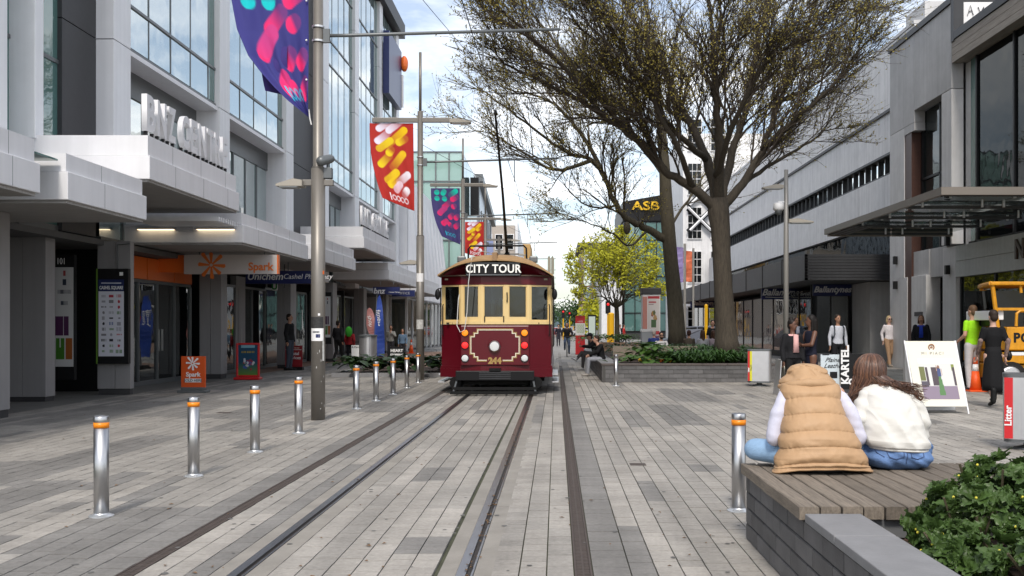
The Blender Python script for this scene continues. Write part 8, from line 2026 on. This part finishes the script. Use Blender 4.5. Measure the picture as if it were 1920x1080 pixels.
# hair: cap + many strands as fine tapered locks
hg = random.Random(19); hc = c + V(-.10, .32, 1.215)
capm = MB(); capm.ell(hc + V(0, -.012, .022), (.095, .10, .115), 18, 12); capm.cap2(hc + V(-.03, -.03, .0), hc + V(-.06, -.03, -.16), .07, .045, 14); capm.cap2(hc + V(.03, -.05, .0), hc + V(.12, -.15, -.07), .06, .028, 14); capm.cap2(hc + V(-.07, .0, .0), hc + V(-.13, -.03, -.24), .045, .022, 12)
hair = link(fuse(capm, .010, 4, 'hair'), 'hair', M['hair_brown'], w2, None, True)
locks = MB(); tips = MB()
hq = hc + V(0, -.012, .02)
for k in range(900):
 a = hg.uniform(math.pi * .86, math.pi * 2.14); pp = []; e1 = R(hg.uniform(95, 125)); part = V(.012 + hg.gauss(0, .008), 0, 0); rr = hg.uniform(1.06, 1.20)
 right = math.cos(a) > -.12 + hg.gauss(0, .2)
 for i in range(7):
  e = R(6) + (e1 - R(6)) * i / 6; pp.append(hq + part * (1 - i / 6) + V(math.sin(e) * math.cos(a) * .097 * rr, math.sin(e) * math.sin(a) * .104 * rr, math.cos(e) * .119 * rr))
 st0 = pp[-1]; dv = (pp[-1] - pp[-2]).normalized()
 if right: end = hc + V(hg.uniform(.04, .36), -.20 - hg.uniform(-.03, .04), -.085 - hg.uniform(-.03, .10)); mid = st0 + dv * .05 + V(.05, -.03, 0)
 else: end = hc + V(-.15 + hg.gauss(0, .025), -.09 + hg.gauss(0, .02), -.25 - hg.uniform(-.10, .08)); mid = st0 + dv * .08 + V(-.02, 0, 0)
 ph = hg.uniform(0, 6.28); fr_ = hg.uniform(8, 14); amp = hg.uniform(.006, .017)
 for i in range(1, 13):
  t = i / 12; p = st0 * (1 - t) ** 2 + mid * 2 * t * (1 - t) + end * t * t; pp.append(p + V(math.sin(t * fr_ + ph) * amp * t, math.cos(t * fr_ + ph) * amp * t * .6, math.sin(t * fr_ * .8 + ph) * amp * t))
 r0 = hg.uniform(.0024, .0050); n_ = len(pp) - 1; (tips if hg.random() < .34 else locks).tube(pp, [r0 * (1 - .75 * (i / n_) ** 2) for i in range(n_ + 1)], 5, False)
# curled ends lying on the back
for k, (ex, ez) in enumerate(((.055, -.17), (.085, -.155), (.13, -.175), (.17, -.145), (.205, -.165), (.25, -.13), (.29, -.15), (.32, -.12), (.10, -.19), (.185, -.18))):
 p0 = hc + V(ex * .55, -.15, -.05); pe = hc + V(ex, -.225 + .03 * (ex > .2), ez)
 for q in range(7):
  pp = []; cr = .018 + .006 * hg.random(); off = V(hg.gauss(0, .005), hg.gauss(0, .003), hg.gauss(0, .005))
  for i in range(9): t = i / 8; pp.append(p0.lerp(pe, t) + V(0, -.012 * math.sin(t * 3.1), 0) + off)
  for i in range(1, 9): a = i / 8 * 5.0 * (1 if k % 2 else .8); pp.append(pe + off + V((1 - math.cos(a)) * cr * (-1 if k % 2 else 1), -.004, -math.sin(a) * cr))
  tips.tube(pp, [.0034 * (1 - .6 * i / 16) for i in range(17)], 5, False)
link(locks.mesh('locks'), 'locks', M['hair_brown'], hair, None, True)['kind'] = 'stuff'; link(tips.mesh('curls'), 'curls', M['hair_tip'], hair, None, True)['kind'] = 'stuff'
person((TX + .98, TY + 1.15, .42), 'passenger seen through the right hand end window of the tram', R(60), 1.0, None, skin='tan', top=(.10, .06, .05), bottom=(.02, .02, .02), hair=(.02, .015, .01), fine=.025)
person((TX - 1.0, TY + 1.2, .36), 'dark figure standing behind the left hand end window of the tram', R(150), 1.0, None, skin='tan', top=(.02, .02, .025), bottom=(.02, .02, .02), hair=(.02, .015, .01), fine=.025)
# ============================================================ VEHICLES
uv = thing('utility_vehicle', (11.3, 23.2, 0), 'yellow open cab utility vehicle parked by the glass shop front', 'vehicle')
M['plant_yellow'] = mat('machine_yellow', (.66, .29, .008), .45, noise=.25, nscale=5, streak=.15)
D = 23.0; vx = lambda px: GX(px, D); vz = lambda py: GZ(py, D)
def up_(name, mb, m, **k): return mb.build(name, m, uv, **k)
up_('body', MB().box(vx(1888), vx(2020), D, D + 2.4, vz(657), vz(613)), M['plant_yellow'], bevel=.03)
up_('side_panel', MB().box(vx(1886), vx(2020), D - .03, D + 2.4, vz(682), vz(661)), M['plant_yellow'], bevel=.02)
up_('skirt', MB().box(vx(1884), vx(2020), D + .05, D + 2.3, .30, vz(684)), M['plant_yellow'], bevel=.02)
up_('chassis', MB().box(vx(1880), vx(2020), D + .2, D + 2.2, .22, .34), M['under'])
r_ = .05
DR = D + 1.9; rx_ = lambda px: GX(px, DR); rz_ = lambda py: GZ(py, DR)
up_('cab_post', MB().tube([(rx_(1840), DR, rz_(538)), (rx_(1849), DR, rz_(622))], r_, 8), M['plant_yellow'])
up_('cab_post', MB().tube([(vx(1862), D + .03, vz(534)), (vx(1872), D + .03, vz(614))], r_, 8), M['plant_yellow'])
up_('roof', MB().prism([(vx(1856), D - .06), (vx(2010), D - .06), (vx(2010), DR + .1), (rx_(1836), DR + .1)], lambda x, y: (x, y, vz(535)), lambda x, y: (x, y, vz(528))), M['plant_yellow'], bevel=.02)
up_('roof_edge', MB().tube([(rx_(1838), DR, rz_(536)), (vx(1858), D, vz(531))], .05, 8), M['plant_yellow'])
up_('cab_rail', MB().box(vx(1868), vx(2000), D + .0, D + .08, vz(582), vz(577)), M['plant_yellow'])
up_('cab_post', MB().tube([(vx(1914), D + .03, vz(531)), (vx(1916), D + .03, vz(549))], .035, 8), M['plant_yellow'])
up_('door_frame', MB().tube([(vx(1906), D + .02, vz(612)), (vx(1907), D + .02, vz(588)), (vx(1913), D + .02, vz(583)), (vx(1960), D + .02, vz(583)), (vx(1962), D + .02, vz(612))], .035, 8), M['plant_yellow'])
up_('windscreen', MB().quad((vx(1863), D + .12, vz(540)), (vx(1872), D + .12, vz(612)), (rx_(1850), DR - .1, rz_(618)), (rx_(1841), DR - .1, rz_(544))), M['glass_shop'])
up_('rear_glass', MB().box(vx(1870), vx(1990), D + 1.85, D + 1.87, vz(612), vz(540)), M['glass_dark'])
up_('seat', MB().box(vx(1880), vx(1896), D + .5, D + 1.3, vz(612), vz(580)), M['black'], bevel=.04)
up_('dashboard', MB().box(vx(1868), vx(1886), D + .1, D + 1.7, vz(600), vz(582)), M['white'], bevel=.02)
for k, yy in enumerate((D + .02, D + 1.95)):
 n = 22; cx_, cz_ = vx(1893), .40; rings = [[(cx_ + math.cos(2 * math.pi * q / n) * rr, yy + dy, cz_ - math.sin(2 * math.pi * q / n) * rr) for q in range(n)] for dy, rr in ((-.08, .30), (-.10, .37), (.10, .37), (.12, .30))]
 wo_ = up_('wheel', MB().loft(rings), M['rubber']); MB().loft([[(cx_ + math.cos(2 * math.pi * q / n) * rr, yy - .09 - dy, cz_ - math.sin(2 * math.pi * q / n) * rr) for q in range(n)] for dy, rr in ((0, .25), (.012, .22), (.016, .05))]).build('rim', M['steel_dull'], wo_)
 n = 22; cx_ = vx(1990); up_('wheel', MB().loft([[(cx_ + math.cos(2 * math.pi * q / n) * rr, yy + dy, cz_ - math.sin(2 * math.pi * q / n) * rr) for q in range(n)] for dy, rr in ((-.08, .30), (-.10, .37), (.10, .37), (.12, .30))]), M['rubber'])
text('POWER', 'lettering', M['black'], uv, (vx(1900), D - .004, vz(634)), .30, align='LEFT', bold=.012, spacing=1.1)
up_('white_stripe', MB().box(vx(1892), vx(1945), D - .036, D - .031, vz(663) - .04, vz(656) - .05), M['white'])
def car(px, D, label, col, heading=0, s=1.0, van=False):
 t = thing('parked_car', (GX(px, D), D, 0), label, 'car', rz=heading); cm = mat('car_paint', col, .3, metal=.3, coat=.5)
 W_, L_ = 1.76 * s, 4.3 * s; hh = 1.62 if van else 1.45; ol = [(-L_ / 2, .35), (-L_ / 2, .78), (-L_ * .28, .92), (-L_ * .16, hh - .06), (L_ * .18, hh), (L_ * .36, hh - .35 if not van else hh - .1), (L_ / 2, .88), (L_ / 2, .35)]
 body = MB(); rings = []
 for w_, sc in ((-.5, .93), (-.46, 1), (.46, 1), (.5, .93)): rings.append([(y * sc, w_ * W_ * (1 if z < .95 else .86), .35 + (z - .35) * (1 if abs(w_) < .48 else .96)) for y, z in ol])
 body.loft(rings); bo_ = link(body.mesh('body'), 'body', cm, t)
 for sd in (-1, 1):
  a = W_ * .437; link(MB().prism([(-L_ * .26, .98), (-L_ * .155, hh - .12), (0, hh - .08), (0, .98)], lambda y, z: (y, sd * a, z), lambda y, z: (y, sd * (a + .012), z)).mesh('side_window'), 'side_window', M['glass_dark'], t)
  link(MB().prism([(.05, .98), (.05, hh - .08), (L_ * .17, hh - .1), (L_ * .32, .98)], lambda y, z: (y, sd * a, z), lambda y, z: (y, sd * (a + .012), z)).mesh('side_window'), 'side_window', M['glass_dark'], t)
  for y in (-L_ * .32, L_ * .32):
   n = 16; link(MB().loft([[(y + math.cos(2 * math.pi * q / n) * rr, sd * (W_ / 2 + d_) , .31 - math.sin(2 * math.pi * q / n) * rr * sd) for q in range(n)] for d_, rr in ((-.18, .30), (.0, .31), (.02, .22), (.025, .05))]).mesh('wheel'), 'wheel', M['rubber'], t)
  link(MB().ell((-L_ / 2 + .05, sd * W_ * .36, .72), (.06, .16, .07)).mesh('headlight'), 'headlight', M['lens_clear'], t)
 link(MB().quad((-L_ * .275, -W_ * .40, .95), (-L_ * .275, W_ * .40, .95), (-L_ * .168, W_ * .37, hh - .1), (-L_ * .168, -W_ * .37, hh - .1)).mesh('windscreen'), 'windscreen', M['glass_dark'], t)
 return t
car(1303, 60, 'dark grey van parked behind the planter between the trunks', (.10, .11, .14), R(0), 1.05, True)
car(1091, 150, 'white car far away on the cross street', (.6, .6, .6), R(20)); car(1068, 165, 'yellow taxi far away beside the white car', (.65, .36, .02), R(80), 1.1, True); car(1037, 150, 'dark red car far away left of the tracks end', (.25, .03, .03), R(85)); car(1100, 190, 'yellow van farthest along the street', (.65, .4, .02), R(85), 1.25, True)
# ============================================================ fallen leaves and grit lying on the paving
g_ = random.Random(33); lf = MB(); gum = MB()
for k in range(420):
 y = 5 + 30 * g_.random() ** 2; x = g_.uniform(-.5 * y, .45 * y)
 if g_.random() < .3: x = RR_ + .03 + g_.gauss(0, .02); 
 a = g_.uniform(0, 6.28); l = g_.uniform(.010, .028); w = l * .5; ca, sa = math.cos(a), math.sin(a); z = .005
 lf.quad((x - ca * l, y - sa * l, z), (x + sa * w, y - ca * w, z + .008), (x + ca * l, y + sa * l, z + .003), (x - sa * w, y + ca * w, z + .01))
for k in range(260):
 y = 5 + 22 * g_.random() ** 1.6; x = g_.uniform(-.5 * y, .45 * y); r = g_.uniform(.010, .026); m = len(gum.v)
 gum.v += [(x + math.cos(q * .785) * r * g_.uniform(.8, 1.2), y + math.sin(q * .785) * r * g_.uniform(.8, 1.2), .0035) for q in range(8)]; gum.f.append(tuple(range(m, m + 8)))
lf.build('leaf_litter', mat('dry_leaf', (.16, .09, .04), .8, noise=.6, nscale=9), kind='stuff'); gum.build('gum_spots', mat('old_gum', (.13, .128, .122), .9, noise=.4, nscale=3), kind='stuff')
bpy.data.scenes.remove(TMP)
